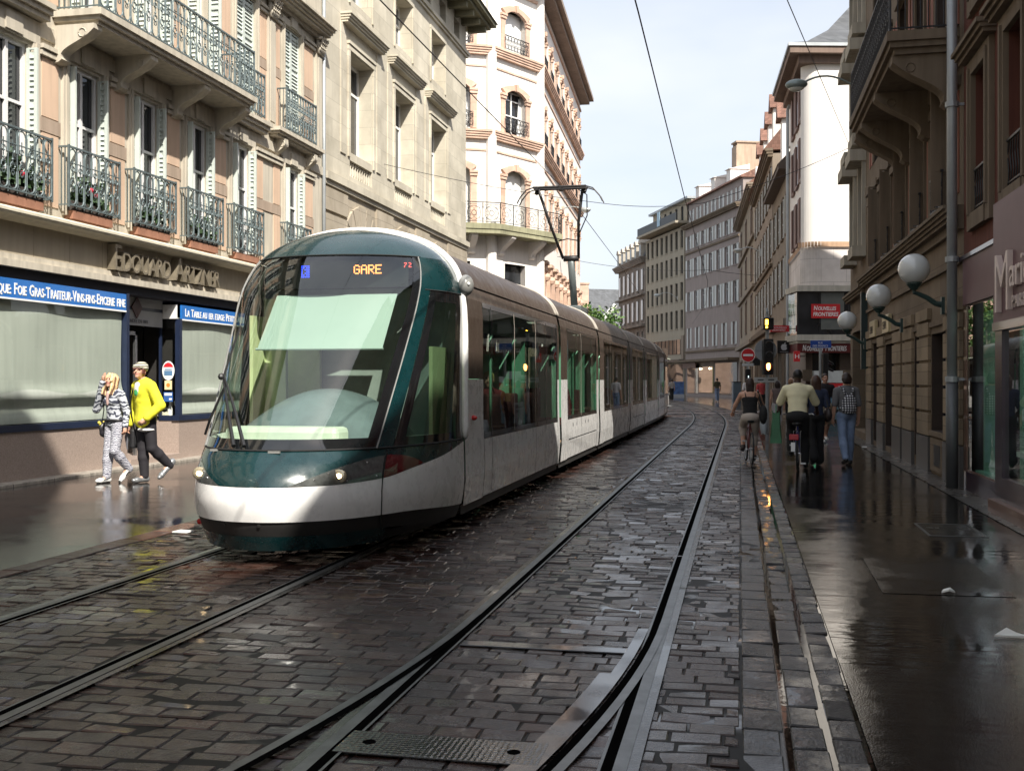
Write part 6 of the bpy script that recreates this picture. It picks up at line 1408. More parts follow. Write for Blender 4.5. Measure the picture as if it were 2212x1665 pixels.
# ---------------------------------------------------------------- wires, street lamps, signals, signs
wirem = paint('dark_wire', (.03, .03, .035), .5, .4)
def wire(pts, r, label, group=None, sag=0):
    P = [Vector(p) for p in pts]; out_ = []
    for a, b in zip(P, P[1:]):
        k = 10
        for i in range(k): t_ = i / k; q = a.lerp(b, t_); q.z -= sag * 4 * t_ * (1 - t_); out_.append(q)
    out_.append(P[-1]); o = MB().tube(out_, r, 5).build('overhead_wire', wirem, smooth=True); return tag(o, label, 'wire', group)
wire([(-4.1, -5, 5.95), (-4.1, 12, 6.02), (-4.1, 25, 6.13), (-4.1, 38, 5.6), (-4.5, 52, 5.4), (-6, 70, 5.4)], .009, 'contact wire over the tram touching its pantograph', 'tram overhead wires')
wire([(-1.1, 4, 5.75), (-1.1, 12, 5.65), (-1.1, 22, 5.28), (-1.1, 38, 5.0), (-1.6, 52, 5.2), (-3, 70, 5.2)], .009, 'contact wire over the empty right hand track', 'tram overhead wires')
wire([(-11.05, 32.9, 8.45), (-4.1, 33.4, 7.05), (-1.1, 33.6, 7.0), (3.25, 34.0, 8.6)], .009, 'span wire crossing the street from the grey stone building to the narrow house', 'tram overhead wires', .1)
wire([(.35, 8, 5.9), (.53, 14, 6.45), (3.25, 34.1, 8.55)], .007, 'thin guy wire slanting down to the narrow stone house', 'tram overhead wires', .0)
wire([(-12.1, 66, 9.5), (-2, 70, 8.6), (9, 88, 10)], .014, 'thin span wire far down the street', 'tram overhead wires', .4)
lampm_ = paint('pale_grey_lamp', (.42, .44, .43), .4, .3); lens = paint('lamp_lens', (.55, .55, .50), .15, coat=.6)
def arm_lamp(x, y, z, reach, rise, label, sx=-1, size=1.0, mat=None):
    o = empty('street_lamp', (x, y, z), 0, label, 'street lamp', 'arched arm street lamps on the house fronts')
    pts = [(sx * reach * t_, 0, rise * math.sin(t_ * 2.5) / math.sin(1.57) * (1 if t_ < 1 else 1)) for t_ in np.linspace(0, 1, 10)]
    m = MB(); m.tube(pts, .028 * size, 8); m.box(-.03, .03, -.06, .06, -.2, .2); m.build('arm', mat or lampm_, o, smooth='auto')
    e = pts[-1]; m = MB(); m.ball((e[0] + sx * .16 * size, 0, e[2] - .03), .27 * size, 18, 0, (1.15, .75, .55)); m.build('lamp_head', mat or lampm_, o, smooth=True)
    m = MB(); m.ball((e[0] + sx * .16 * size, 0, e[2] - .10 * size), .22 * size, 16, 0, (1.05, .7, .62)); m.build('lamp_lens', lens, o, smooth=True)
gl = paint('grey_green_lamp', (.20, .24, .23), .4, .3)
arm_lamp(3.25, 31.6, 9.70, 1.55, .42, 'large grey lamp on an arched arm high in front of the white rounded house', -1, 1.0, gl)
arm_lamp(-11.3, 66, 11.8, 1.9, .45, 'pale lamp on an arched arm in front of the white corner building', 1, 1.0)
x, y = cam2street(13.6, 59.5); arm_lamp(x, y, 8.6, 1.1, .3, 'lamp on a short arm on the low beige house', -1, .8)
x, y = cam2street(18.0, 118.5); arm_lamp(x, y, 10.6, 2.0, .6, 'white arched lamp in front of the beige modern block', -1, 1.15)
# traffic signal pole
postm = paint('grey_signal_post', (.30, .31, .31), .45, .3); blk = paint('black_signal_case', (.010, .010, .011), .4)
px, py = cam2street((1657 - 1106) / 2350 * 33, 33); FR = HEAD
o = empty('traffic_signal', (px, py, 0), FR, 'tall signal post with a yellow exclamation lamp and an orange lamp before a round plate', 'traffic signal')
m = MB(); m.tube([(0, 0, 0), (0, 0, 3.62)], .055, 12); m.build('post', postm, o, smooth='auto'); m = MB(); m.lathe([(.03, 0), (.05, .06), (.03, .16), (.0, .2)], 8, (0, 0, 3.62)); m.build('finial', postm, o)
def k33(y): return 1.6 + (822 - y) / 2350 * 33
m = MB(); m.box(-.16, .16, -.20, .12, 3.14, 3.50); h = m.build('upper_case', blk, o, bevel=.02); m = MB(); m.box(-.10, -.02, -.212, -.20, 3.28, 3.44); m.ball((-.06, -.205, 3.21), .035, 8); m.build('warning_mark', emit('amber_signal', (1, .55, .05), 6), h)
m = MB(); m.box(-.15, .15, -.20, .05, 1.78, 2.86); h = m.build('signal_case', blk, o, bevel=.02)
for k, z in enumerate((2.68, 2.36, 2.03)):
    m = MB()
    if k < 2: m.disc((0, -.206, z), .09, 'y', 16, .006); m.build('dark_lens', paint('dark_lens', (.03, .03, .032), .15), h)
    else: m.disc((-.01, -.214, z), .055, 'y', 16, .012, r2=.12); m.build('lit_lens', emit('orange_signal', (1, .42, .10), 9), h); m = MB(); m.disc((0, -.206, z), .115, 'y', 16, .005); m.build('lens_glow_rim', paint('orange_lens', (.35, .08, .02), .3), h)
    m = MB(); m.tube([(.11 * math.cos(a), -.26 + 0 * a, z + .11 * math.sin(a)) for a in np.linspace(.3, 2.84, 8)], .016, 4); m.build('visor', blk, h)
m = MB(); m.disc((-.02, .10, 2.52), .34, 'y', 28, .012); p = m.build('round_plate', paint('grey_plate_back', (.34, .35, .36), .45, .3), o); m = MB(); m.box(-.35, .31, .085, .099, 2.50, 2.53); m.build('plate_bar', postm, p)
m = MB(); m.box(-.40, .30, -.06, -.04, 1.55, 1.70); p = m.build('name_plate', paint('pale_plate', (.45, .45, .43), .5), o); m = MB(); m.box(-.30, -.12, -.065, -.06, 1.61, 1.64); m.box(.02, .2, -.065, -.06, 1.61, 1.64); m.build('dark_bar', blk, p)
px, py = cam2street((1615 - 1106) / 2350 * 36, 36)
o = empty('no_entry_sign', (px, py, 0), FR, 'round red no entry sign with a white bar above a small signal', 'road sign')
m = MB(); m.tube([(0, 0, 0), (0, 0, 2.66)], .035, 10); m.build('post', postm, o); m = MB(); m.disc((0, -.06, 2.44), .235, 'y', 28, .012); p = m.build('white_edge', wl, o); m = MB(); m.disc((0, -.066, 2.44), .215, 'y', 28, .005); m.build('red_disc', redb, p); m = MB(); m.box(-.165, .165, -.072, -.066, 2.405, 2.475); m.build('white_bar', wl, p)
m = MB(); m.box(-.2, .2, -.05, -.04, 2.08, 2.17); m.build('supplement_plate', paint('pale_plate2', (.5, .5, .5), .5), o); m = MB(); m.box(-.08, .08, -.12, .05, 1.55, 1.98); h = m.build('signal_case', blk, o, bevel=.015); m = MB(); m.box(-.012, .012, -.126, -.12, 1.66, 1.76); m.build('white_signal_bar', emit('white_signal', (.6, .8, .8), 1.2), h)
m = MB(); m.box(.17, .40, -.05, 0, 2.10, 2.34); m.build('dark_box', blk, o)
px, py = cam2street((1772 - 1106) / 2350 * 38, 38)
o = empty('street_name_post', (px, py, 0), FR, 'grey post with a blue street name plate and a green walking figure signal', 'signal post')
m = MB(); m.tube([(0, 0, 0), (0, 0, 2.98)], .05, 10); m.build('post', postm, o); m = MB(); m.box(-.36, .36, -.07, -.055, 2.74, 3.0); p = m.build('name_plate', paint('blue_name_plate', (.02, .07, .32), .4), o)
m = MB(); m.text('RUE', .09, .004, FM(-.10, -.073, 2.885), 1); m.text('DES FRANCS', .10, .004, FM(-.29, -.073, 2.775), .95); m.build('lettering', wl, p); m = MB(); m.box(-.37, .37, -.066, -.05, 2.73, 2.74); m.box(-.37, .37, -.066, -.05, 3.0, 3.01); m.build('white_rim', wl, p)
m = MB(); m.box(.06, .24, -.14, .08, 1.75, 2.55); m.prism([(.24, 2.22), (.44, 2.14), (.44, 2.20), (.24, 2.32)], 'y', -.1, .06); m.prism([(.24, 1.98), (.44, 1.90), (.44, 1.96), (.24, 2.08)], 'y', -.1, .06); m.build('side_signal_case', blk, o, bevel=.015)
m = MB(); m.box(-.33, -.05, -.14, .08, 1.33, 1.66); h = m.build('pedestrian_case', blk, o, bevel=.015)
gm = emit('green_walker', (.08, 1, .45), 4); m = MB(); cx, cz = -.18, 1.49; m.ball((cx + .005, -.145, cz + .10), .02, 8, 0, (1, .3, 1))
for a, b in (((0, .075), (.0, .0)), ((0, 0), (.04, -.10)), ((0, 0), (-.045, -.10)), ((0, .06), (.05, .01)), ((0, .06), (-.045, .0))): m.tube([(cx + a[0], -.146, cz + a[1]), (cx + b[0], -.146, cz + b[1])], .014, 5)
m.build('walking_figure', gm, h)
# projecting signs on the corner
def proj(name, X, Y, z, w_, h_, label, mat, rz=FR): x, y = cam2street(X, Y); o = empty(name, (x, y, z), rz, label, 'sign'); m = MB(); m.box(-w_ / 2, w_ / 2, -.05, .05, 0, h_); o2 = m.build('board', mat, o, bevel=.01); m = MB(); m.box(w_ / 2, w_ / 2 + .2, -.02, .02, h_ * .45, h_ * .55); m.build('bracket', blk, o); return o
X = (1693 - 1106) / 2350 * 43; o = proj('fruit_logo_sign', X, 43, 1.6 + (822 - 763) / 2350 * 43, .54, .50, 'black square sign with a white bitten fruit emblem', blk)
m = MB(); out_l = []
for i in range(28):   # apple outline with a bite
    a = 6.2832 * i / 28; r_ = .12 * (1 - .13 * math.exp(-((a - 1.57) / .35) ** 2) - .10 * math.exp(-((a - 4.71) / .3) ** 2)); x_, z_ = r_ * 1.02 * math.cos(a), r_ * 1.1 * math.sin(a)
    dx, dz = x_ - .155, z_ - .02; dd = math.hypot(dx, dz)
    if dd < .07: x_, z_ = .155 + dx / dd * .07, .02 + dz / dd * .07
    out_l.append((x_, z_ + .24))
m.prism(out_l, 'y', -.058, -.052); m.prism([(.0, .385), (.015, .36), (.055, .38), (.07, .43), (.03, .42)], 'y', -.058, -.052); m.box(-.17, .17, -.056, -.052, .045, .055); m.build('emblem', paint('grey_white_emblem', (.55, .57, .58), .4), o)
X = (1684 - 1106) / 2350 * 42.5; o = proj('flag_sign', X, 42.5, 1.6 + (822 - 717) / 2350 * 42.5, .74, .25, 'small red two line flag sign sticking out left of the travel agency board', redb)
m = MB(); smallcaps(m, '^NOUVELLES', .12, .10, .004, FM(-.28, -.056, .135), .95, gap=.004, shear=.2); m.text('FRONTIERES', .105, .004, FM(-.32, -.056, .035), .9, shear=.2); m.build('lettering', wl, o)
X = (1721 - 1106) / 2350 * 41.5; o = proj('red_sign', X, 41.5, 1.6 + (822 - 781) / 2350 * 41.5, .23, .40, 'small upright red sign at the corner of the travel agency', redb); m = MB(); m.box(-.08, -.05, -.056, -.05, .12, .28); m.box(-.05, .05, -.056, -.05, .19, .21); m.box(.05, .08, -.056, -.05, .12, .28); m.build('mark', wl, o)
X = (1591 - 1106) / 2350 * 92; x, y = cam2street(X, 92); o = empty('advert_column', (x, y, 0), FR, 'blue grey street cabinet at the foot of the mauve house', 'cabinet'); m = MB(); m.box(-.33, .33, -.25, .25, 0, 1.45); m.build('case', paint('blue_grey_cabinet', (.09, .13, .17), .5), o, bevel=.03); m = MB(); m.box(-.36, .36, -.28, .28, 1.45, 1.52); m.build('lid', blk, o)
X = (1466 - 1106) / 2350 * 104; x, y = cam2street(X, 104); o = empty('advert_panel', (x, y, 0), FR, 'blue and pale advertising panel on the ground beyond the tram end', 'advert panel'); m = MB(); m.box(-.5, .5, -.06, .06, .3, 1.5); m.build('poster', paint('blue_poster', (.07, .14, .32), .5, var=.6, scale=3), o); m = MB(); m.box(-.52, .52, -.09, .09, 0, .3); m.build('base', paint('pale_base', (.4, .42, .45), .5), o)
X = (1305 - 1106) / 2350 * 130; x, y = cam2street(X, 130); o = empty('white_canopy_mast', (x, y, 0), FR, 'slanting white mast beyond the tram roof in front of the slate roof', 'mast'); m = MB(); m.tube([(-1.6, 0, 7.3), (1.4, 0, 10.6)], .32, 8); m.tube([(-1.0, 0, 0), (-1.0, 0, 7.8)], .15, 8); m.tube([(-2, .3, 7.2), (2.4, .3, 8.3)], .12, 6); m.build('mast', MT['white'], o)
# ---------------------------------------------------------------- people: smooth bodies grown from joints (distance field + surface nets)
def field_mesh(prims, res, k=.022):
    pts = np.array([p for pr in prims for p in ((np.array(pr[1]) - pr[3], np.array(pr[1]) + pr[3], np.array(pr[2]) - pr[4], np.array(pr[2]) + pr[4]) if pr[0] == 'c' else (np.array(pr[1]) - max(pr[2]), np.array(pr[1]) + max(pr[2])))])
    lo = pts.min(0) - 3 * res; hi = pts.max(0) + 3 * res; n = np.ceil((hi - lo) / res).astype(int) + 1
    D = np.full(n, 1.0, np.float32); mt = np.zeros(n, np.int16); best = np.full(n, 1.0, np.float32)
    ax = [lo[i] + res * np.arange(n[i]) for i in range(3)]
    for pr in prims:
        kk = pr[6] if len(pr) > 6 else k
        if pr[0] == 'c': a, b, ra, rb = np.array(pr[1], float), np.array(pr[2], float), pr[3], pr[4]; l2 = np.minimum(a - ra, b - rb); h2 = np.maximum(a + ra, b + rb)
        else: c, r = np.array(pr[1], float), np.array(pr[2], float); rm = max(r) if pr[3] is not None else r; l2 = c - rm; h2 = c + rm
        i0 = np.maximum(0, np.floor((l2 - 3 * kk - res - lo) / res).astype(int)); i1 = np.minimum(n, np.ceil((h2 + 3 * kk + res - lo) / res).astype(int) + 1)
        sl = tuple(slice(i0[i], i1[i]) for i in range(3)); X, Y, Z = np.meshgrid(*[ax[i][sl[i]] for i in range(3)], indexing='ij')
        if pr[0] == 'c':
            d = b - a; L = float(d @ d) + 1e-9; t = np.clip(((X - a[0]) * d[0] + (Y - a[1]) * d[1] + (Z - a[2]) * d[2]) / L, 0, 1)
            v = np.sqrt((X - a[0] - t * d[0]) ** 2 + (Y - a[1] - t * d[1]) ** 2 + (Z - a[2] - t * d[2]) ** 2) - (ra + (rb - ra) * t)
        else:
            P = np.stack([X - c[0], Y - c[1], Z - c[2]], -1)
            if pr[3] is not None: P = P @ np.array(pr[3])
            q = np.sqrt(((P / r) ** 2).sum(-1)); g = np.sqrt(((P / (r * r)) ** 2).sum(-1)) + 1e-9; v = q * (q - 1) / g
        v = v.astype(np.float32); o = D[sl]; h = np.clip(.5 + .5 * (o - v) / kk, 0, 1); D[sl] = o * (1 - h) + v * h - kk * h * (1 - h)
        bs = best[sl]; w_ = v < bs; bs[w_] = v[w_]; best[sl] = bs; mm = mt[sl]; mm[w_] = pr[5]; mt[sl] = mm
    S_ = D < 0; cell = S_[:-1, :-1, :-1].astype(np.int8)
    tot = np.zeros(np.array(n) - 1, np.int8)
    for dx in (0, 1):
        for dy in (0, 1):
            for dz in (0, 1): tot += S_[dx:n[0] - 1 + dx, dy:n[1] - 1 + dy, dz:n[2] - 1 + dz]
    act = (tot > 0) & (tot < 8); idx = np.full(act.shape, -1, np.int32); ii = np.argwhere(act); idx[act] = np.arange(len(ii))
    acc = np.zeros((len(ii), 3)); cnt = np.zeros(len(ii))
    for axis in range(3):
        for u in (0, 1):
            for v_ in (0, 1):
                o0 = [0, 0, 0]; oth = [q for q in range(3) if q != axis]; o0[oth[0]] = u; o0[oth[1]] = v_; o1 = list(o0); o1[axis] = 1
                A = D[ii[:, 0] + o0[0], ii[:, 1] + o0[1], ii[:, 2] + o0[2]]; B = D[ii[:, 0] + o1[0], ii[:, 1] + o1[1], ii[:, 2] + o1[2]]; c = (A < 0) != (B < 0)
                t = np.where(c, A / np.where(A - B == 0, 1, A - B), 0); p = np.tile(np.array(o0, float), (len(ii), 1)); p[:, axis] = t; acc[c] += p[c]; cnt[c] += 1
    V = lo + res * (ii + acc / cnt[:, None]); F = []
    for axis in range(3):
        oth = [q for q in range(3) if q != axis]; s0 = [slice(None)] * 3; s1 = [slice(None)] * 3; s0[axis] = slice(0, -1); s1[axis] = slice(1, None)
        for sgn, E_ in ((0, S_[tuple(s0)] & ~S_[tuple(s1)]), (1, ~S_[tuple(s0)] & S_[tuple(s1)])):
            e = np.argwhere(E_); e = e[(e[:, oth[0]] > 0) & (e[:, oth[1]] > 0)]
            def at(du, dv): q = e.copy(); q[:, oth[0]] -= du; q[:, oth[1]] -= dv; return idx[q[:, 0], q[:, 1], q[:, 2]]
            q = np.stack([at(1, 1), at(0, 1), at(0, 0), at(1, 0)], 1)
            if (sgn == 1) ^ (axis == 1): q = q[:, ::-1]
            F.append(q)
    F = np.concatenate(F); M_ = mt[ii[:, 0], ii[:, 1], ii[:, 2]]; return V, F, M_[F[:, 0]]
def sdf_obj(name, prims, mats, parent, res=.011, k=.022):
    V, F, fm = field_mesh(prims, res, k); me = bpy.data.meshes.new(name); me.from_pydata(V.tolist(), [], F.tolist())
    for m in mats: me.materials.append(m)
    me.polygons.foreach_set('material_index', fm.astype(np.int32)); me.polygons.foreach_set('use_smooth', [True] * len(F)); me.update()
    o = bpy.data.objects.new(name, me); C.objects.link(o); o.parent = parent; return o
def cap(a, b, ra, rb, mi=0, k=None): return ('c', tuple(a), tuple(b), ra, rb, mi) + ((k,) if k else ())
def ell(c, r, mi=0, rot=None, k=None): return ('e', tuple(c), tuple(r), (None if rot is None else [list(x) for x in rot]), 0, mi) + ((k,) if k else ())
SKIN = paint('light_skin', (.52, .29, .20), .55, var=.06); SKIN_D = paint('dark_skin', (.06, .03, .02), .5, var=.1); EYE = paint('eye', (.02, .015, .015), .2); LIP = paint('lip', (.38, .14, .12), .5)
def pose(H=1.75, hip=None, lean=0, legs=((0, 0, 0), (0, 0, 0)), arms=None, head=(0, 0), width=1.0, turn=0):
    # person faces -Y; x>0 is the person's left. legs: (thigh pitch fwd, knee bend, splay) in degrees; arms: (elbow, wrist) points relative to the shoulder
    J = {}; u = H / 1.75; hz = .91 * u; J['u'] = u; J['H'] = H
    J['hip'] = Vector((0, 0, 0)); t = Vector((0, -math.sin(R(lean)), math.cos(R(lean)))); J['up'] = t
    J['chest'] = t * .36 * u; J['neck'] = t * .53 * u; J['head'] = J['neck'] + Vector((head[0], -.02 * u + head[1], .145 * u))
    for i, sx in ((0, -1), (1, 1)):
        a, kn, sp = legs[i]; h = Vector((sx * .088 * u * width, 0, -.02 * u)); d = Vector((sx * math.sin(R(sp)), -math.sin(R(a)), -math.cos(R(a)))).normalized(); k_ = h + d * .43 * u
        e = R(a - kn); d2 = Vector((sx * math.sin(R(sp)) * .6, -math.sin(e), -math.cos(e))).normalized(); an = k_ + d2 * .415 * u; J['h%d' % i], J['k%d' % i], J['a%d' % i] = h, k_, an
        s = J['neck'] + Vector((sx * .175 * u * width, 0, -.075 * u)); J['s%d' % i] = s
        if arms and arms[i]: e_, w_ = arms[i]; J['e%d' % i] = s + Vector(e_) * u; J['w%d' % i] = s + Vector(w_) * u
        else: J['e%d' % i] = s + Vector((sx * .05, .03, -.285)) * u; J['w%d' % i] = s + Vector((sx * .06, -.03, -.53)) * u
    return J
def foot_dir(J, i, pitch):  # toe direction; pitch degrees down
    return Vector((0, -math.cos(R(pitch)), -math.sin(R(pitch))))
def hand_prims(w, e, sx, u, mi=0, curl=35, fine=1.0, palm_n=None):
    d = (w - e).normalized(); n = (Vector(palm_n) if palm_n else Vector((-sx, 0, 0))); n = (n - d * n.dot(d)).normalized(); s = d.cross(n)
    P = []; c = w + d * .045 * u; P.append(cap(w - d * .01, w + d * .085 * u, .026 * u, .030 * u, mi, .012)); P.append(cap(w + d * .06 * u + s * .022 * u, w + d * .06 * u - s * .022 * u, .019 * u, .019 * u, mi, .012))
    for f, (o, L) in enumerate(((.031, .066), (.011, .076), (-.010, .070), (-.030, .054))):
        b = w + d * .088 * u + s * o * u; q = 1.0; a1 = R(curl * .6); a2 = R(curl * 1.5)
        m1 = b + (d * math.cos(a1) + n * math.sin(a1)) * L * .52 * u; m2 = m1 + (d * math.cos(a2) + n * math.sin(a2)) * L * .5 * u
        P += [cap(b, m1, .0095 * u, .0088 * u, mi, .004), cap(m1, m2, .0088 * u, .0075 * u, mi, .004)]
    tb = w + d * .03 * u + s * .026 * u; t1 = tb + (d * .7 + s * .65 + n * .3).normalized() * .038 * u; t2 = t1 + (d * .9 + n * .45).normalized() * .03 * u
    P += [cap(tb, t1, .012 * u, .0105 * u, mi, .006), cap(t1, t2, .0105 * u, .008 * u, mi, .004)]; return P
def head_prims(J, mi, yaw=0, pitch=0, mouth=True):
    u = J['u']; c = J['head']; M = Matrix.Rotation(R(yaw), 3, 'Z') @ Matrix.Rotation(R(-pitch), 3, 'X')
    def L(x, y, z): return c + M @ Vector((x, y, z)) * u
    rt = np.array(M)
    P = [cap(J['neck'] - J['up'] * .03 * u, c + Vector((0, .01, -.06)) * u, .058 * u, .052 * u, mi), ell(L(0, .012, .03), (.075 * u, .094 * u, .088 * u), mi, rt), ell(L(0, -.02, -.045), (.056 * u, .068 * u, .066 * u), mi, rt), ell(L(0, -.062, -.095), (.024 * u, .02 * u, .018 * u), mi, rt, .02),
         cap(L(0, -.082, .012), L(0, -.104, -.028), .010 * u, .014 * u, mi, .010), cap(L(-.03, -.076, .028), L(.03, -.076, .028), .012 * u, .012 * u, mi, .012)]
    for sx in (-1, 1):
        P.append(ell(L(sx * .074, .012, -.008), (.012 * u, .022 * u, .034 * u), mi, rt, .006)); P.append(ell(L(sx * .031, -.080, .008), (.013 * u, .008 * u, .008 * u), 1, rt, .003)); P.append(ell(L(sx * .036, -.062, -.03), (.022 * u, .02 * u, .02 * u), mi, rt))
    P.append(cap(L(-.018, -.083, -.063), L(.018, -.083, -.063), .0065 * u, .0065 * u, 2, .004)); return P, L, rt
def torso_prims(J, g, mi=0, width=1.0, low=True, bust=0):
    u = J['u']; up = J['up']; f = Vector((0, -1, 0)); P = []
    for t, rx, ry in ((.0, .148, .108), (.12, .128, .098), (.24, .135, .103), (.36, .155, .112), (.45, .150, .100)):
        if t == 0 and not low: continue
        P.append(ell(up * t * u, ((rx * width + g) * u, (ry + g) * u, (.10 + g) * u), mi, None, .05))
    P.append(cap(J['s0'] + Vector((.03, 0, 0)) * u, J['s1'] - Vector((.03, 0, 0)) * u, (.058 + g) * u, (.058 + g) * u, mi, .04)); P.append(cap(J['neck'] - up * .05 * u, J['neck'] - up * .01 * u, (.075 + g) * u, (.055 + g * .6) * u, mi, .04))
    if bust:
        for sx in (-1, 1): P.append(ell(J['chest'] + Vector((sx * .068, -.075 - g, -.01)) * u, ((.062) * u, .052 * u, .06 * u), mi, None, .03))
    return P
def leg_prims(J, i, g, mi=0, wide=0, to=1.0, flare=0):
    u = J['u']; h, k_, a = J['h%d' % i], J['k%d' % i], J['a%d' % i]; e = k_ + (a - k_) * to
    return [cap(h, k_, (.088 + g) * u, (.060 + g + wide * .5) * u, mi, .03), cap(k_, k_ + (a - k_) * .35 * to, (.058 + g + wide * .5) * u, (.058 + g + wide) * u, mi, .02), cap(k_ + (a - k_) * .35 * to, e, (.056 + g + wide) * u, (.040 + g + wide + flare) * u, mi, .02)]
def arm_prims(J, i, g, mi=0, upper=1.0, fore=1.0, wide=0):
    u = J['u']; s, e, w_ = J['s%d' % i], J['e%d' % i], J['w%d' % i]; P = [cap(s, s + (e - s) * upper, (.050 + g) * u, (.042 + g + wide) * u, mi, .025)]
    if fore > 0: P.append(cap(e, e + (w_ - e) * fore, (.041 + g + wide) * u, (.030 + g + wide) * u, mi, .02))
    return P
def shoe_prims(J, i, pitch=0, mi=0, boot=0):
    u = J['u']; a = J['a%d' % i]; f = foot_dir(J, i, pitch); dn = Vector((0, -math.sin(R(pitch)), -math.cos(R(pitch)))) if pitch else Vector((0, 0, -1)); dn = Vector((0, f.z, -abs(f.y))).normalized() if abs(f.y) > .05 else Vector((0, 1, 0))
    heel = a + dn * .055 * u - f * .035 * u; ball = a + dn * .062 * u + f * .13 * u
    P = [cap(a, heel, .045 * u, .040 * u, mi, .02), cap(heel, ball, .040 * u, .040 * u, mi, .02), cap(ball, ball + f * .055 * u, .040 * u, .030 * u, mi, .02)]
    if boot: P.append(cap(a, a - dn * boot * u, .048 * u, .052 * u, mi, .015))
    return P
def settle(J, pitches=(0, 0)):  # height of the hip above the lowest sole
    z = []
    for i in (0, 1):
        for p in shoe_prims(J, i, pitches[i]): z.append(min(p[1][2] - p[3], p[2][2] - p[4]))
    return -min(z)
def hair_cap(L, rt, u, mi=0, grow=0): return [ell(L(0, .022, .042), ((.083 + grow) * u, (.098 + grow) * u, (.092 + grow) * u), mi, rt)]
def cut(prims, fn): return [p for p in prims if fn(p)]
def new_person(label, x, y, z, rz, group=None): return empty('person', (x, y, z), rz, label, 'person', group)
def body(o, J, skin, res, yaw=0, pitch=0, palms=(None, None), curl=(30, 30), shoes=None, width=1.0, bust=0):
    P, L, rt = head_prims(J, 0, yaw, pitch); P += torso_prims(J, 0, 0, width, True, bust)
    for i in (0, 1):
        P += leg_prims(J, i, 0) + arm_prims(J, i, 0) + hand_prims(J['w%d' % i], J['e%d' % i], (-1, 1)[i], J['u'], 0, curl[i], 1, palms[i]); P += [cap(J['a%d' % i], J['a%d' % i] + Vector((0, -.08, -.05)) * J['u'], .035, .03)]
    return sdf_obj('body', P, [skin, EYE, LIP], o, res), L, rt

# --- couple on the left: girl in zebra prints shading her eyes, boy in a yellow hoodie
def zebra(name, sc, dist, d1, d2, thr=.5):
    return striped(name, d1, d2, sc, dist, 'Z', .9, thr, 2)
zeb_top = zebra('grey_tiger_stripe_knit', 4.6, 11, (.055, .06, .085), (.52, .54, .58), .42); zeb_leg = zebra('fine_zebra_jeans', 13, 9, (.11, .11, .15), (.56, .56, .60), .5)
gx, gy = -9.62, 15.45
J = pose(1.70, legs=((8, 4, 0), (10, 52, 0)), arms=((( -.16, -.02, -.235), (-.015, -.15, .02)), ((.07, .05, -.27), (.10, .0, -.50))), head=(-.0, -.03), lean=2)
J['w0'] = J['head'] + Vector((-.050, -.125, -.015)); J['e0'] = J['s0'] + Vector((-.10, -.12, -.235))
hz = settle(J, (0, 50)); rz = R(-20)
o = new_person('girl in grey zebra print top and trousers shielding her face with one hand', gx, gy, hz, rz)
b, L, rt = body(o, J, SKIN, .0085, 12, 16, ((.35, .95, .1), (-1, -.3, 0)), (14, 45), bust=1)
T_ = torso_prims(J, .016, 0, .98, True, 1) + arm_prims(J, 0, .016) + arm_prims(J, 1, .016); sdf_obj('striped_top', T_, [zeb_top], o, .009)
sdf_obj('trousers', leg_prims(J, 0, .012, 0, .012) + leg_prims(J, 1, .012, 0, .012) + [ell((0, 0, .0), (.158, .118, .10)), ell((0, .03, -.06), (.15, .12, .09))], [zeb_leg], o, .009)
sdf_obj('vest_front', [ell(J['chest'] + Vector((.0, -.128, .03)), (.035, .014, .11)), ell(J['chest'] + Vector((.0, -.115, .10)), (.055, .014, .05))], [paint('pink_vest', (.62, .42, .38), .8)], o, .008)
m = MB(); m.tube([(.172 * math.cos(a), .132 * math.sin(a), .045) for a in np.linspace(0, 6.2832, 24)[:-1]], .024, 6, closed=True); m.build('belt', paint('black_belt', (.02, .02, .022), .4), o, smooth=True)
u = J['u']; hair = [ell(L(0, .025, .045), (.088, .100, .090), 0, rt)]
for sx in (-1, 1):
    for q in range(4):
        hair.append(cap(L(sx * (.06 + .012 * q), -.055 + .03 * q, .04), L(sx * (.078 + .006 * q), -.065 + .035 * q, -.10 - .02 * (q % 2)), .026, .018, q % 2)); hair.append(cap(L(sx * (.078 + .006 * q), -.065 + .035 * q, -.09), L(sx * .072, -.075 + .04 * q, -.235), .022, .010, q % 2))
hair += [cap(L(.03, -.05, .10), L(.075, -.09, -.02), .022, .022, 0), cap(L(-.02, -.055, .105), L(-.07, -.08, .0), .022, .018, 0), cap(L(0, .09, .02), L(0, .09, -.2), .05, .03, 1)]
sdf_obj('hair', hair, [paint('blonde_hair', (.62, .44, .24), .5, var=.3, scale=30), paint('dark_blonde_streak', (.16, .08, .045), .5, var=.3, scale=30)], o, .008, .012)
shoe_w = paint('white_trainer', (.70, .70, .68), .5); shoe_b = paint('black_trainer_panel', (.03, .03, .03), .5)
for i, pt in ((0, 0), (1, 50)):
    P = shoe_prims(J, i, pt); f = foot_dir(J, i, pt); a = J['a%d' % i]; dn = Vector((0, f.z, -abs(f.y))).normalized()
    P += [cap(a + dn * .045 + f * .02 + Vector((sx * .034, 0, 0)), a + dn * .05 + f * .09 + Vector((sx * .036, 0, 0)), .012, .012, 1, .004) for sx in (-1, 1)] + [cap(a + dn * .088 - f * .04, a + dn * .094 + f * .17, .02, .018, 1, .004)]
    sdf_obj('shoe', P, [shoe_w, shoe_b], o, .008)
bag = empty('handbag', (gx, gy, hz), rz, 'black handbag with yellow trim hanging at the zebra print girl\'s hip', 'bag')
bx = Vector((-.235, .02, -.10)); sdf_obj('pouch', [ell(bx, (.05, .13, .12)), ell(bx + Vector((0, 0, -.07)), (.055, .12, .07))], [paint('black_leather', (.015, .014, .018), .4)], bag, .01)
m = MB()
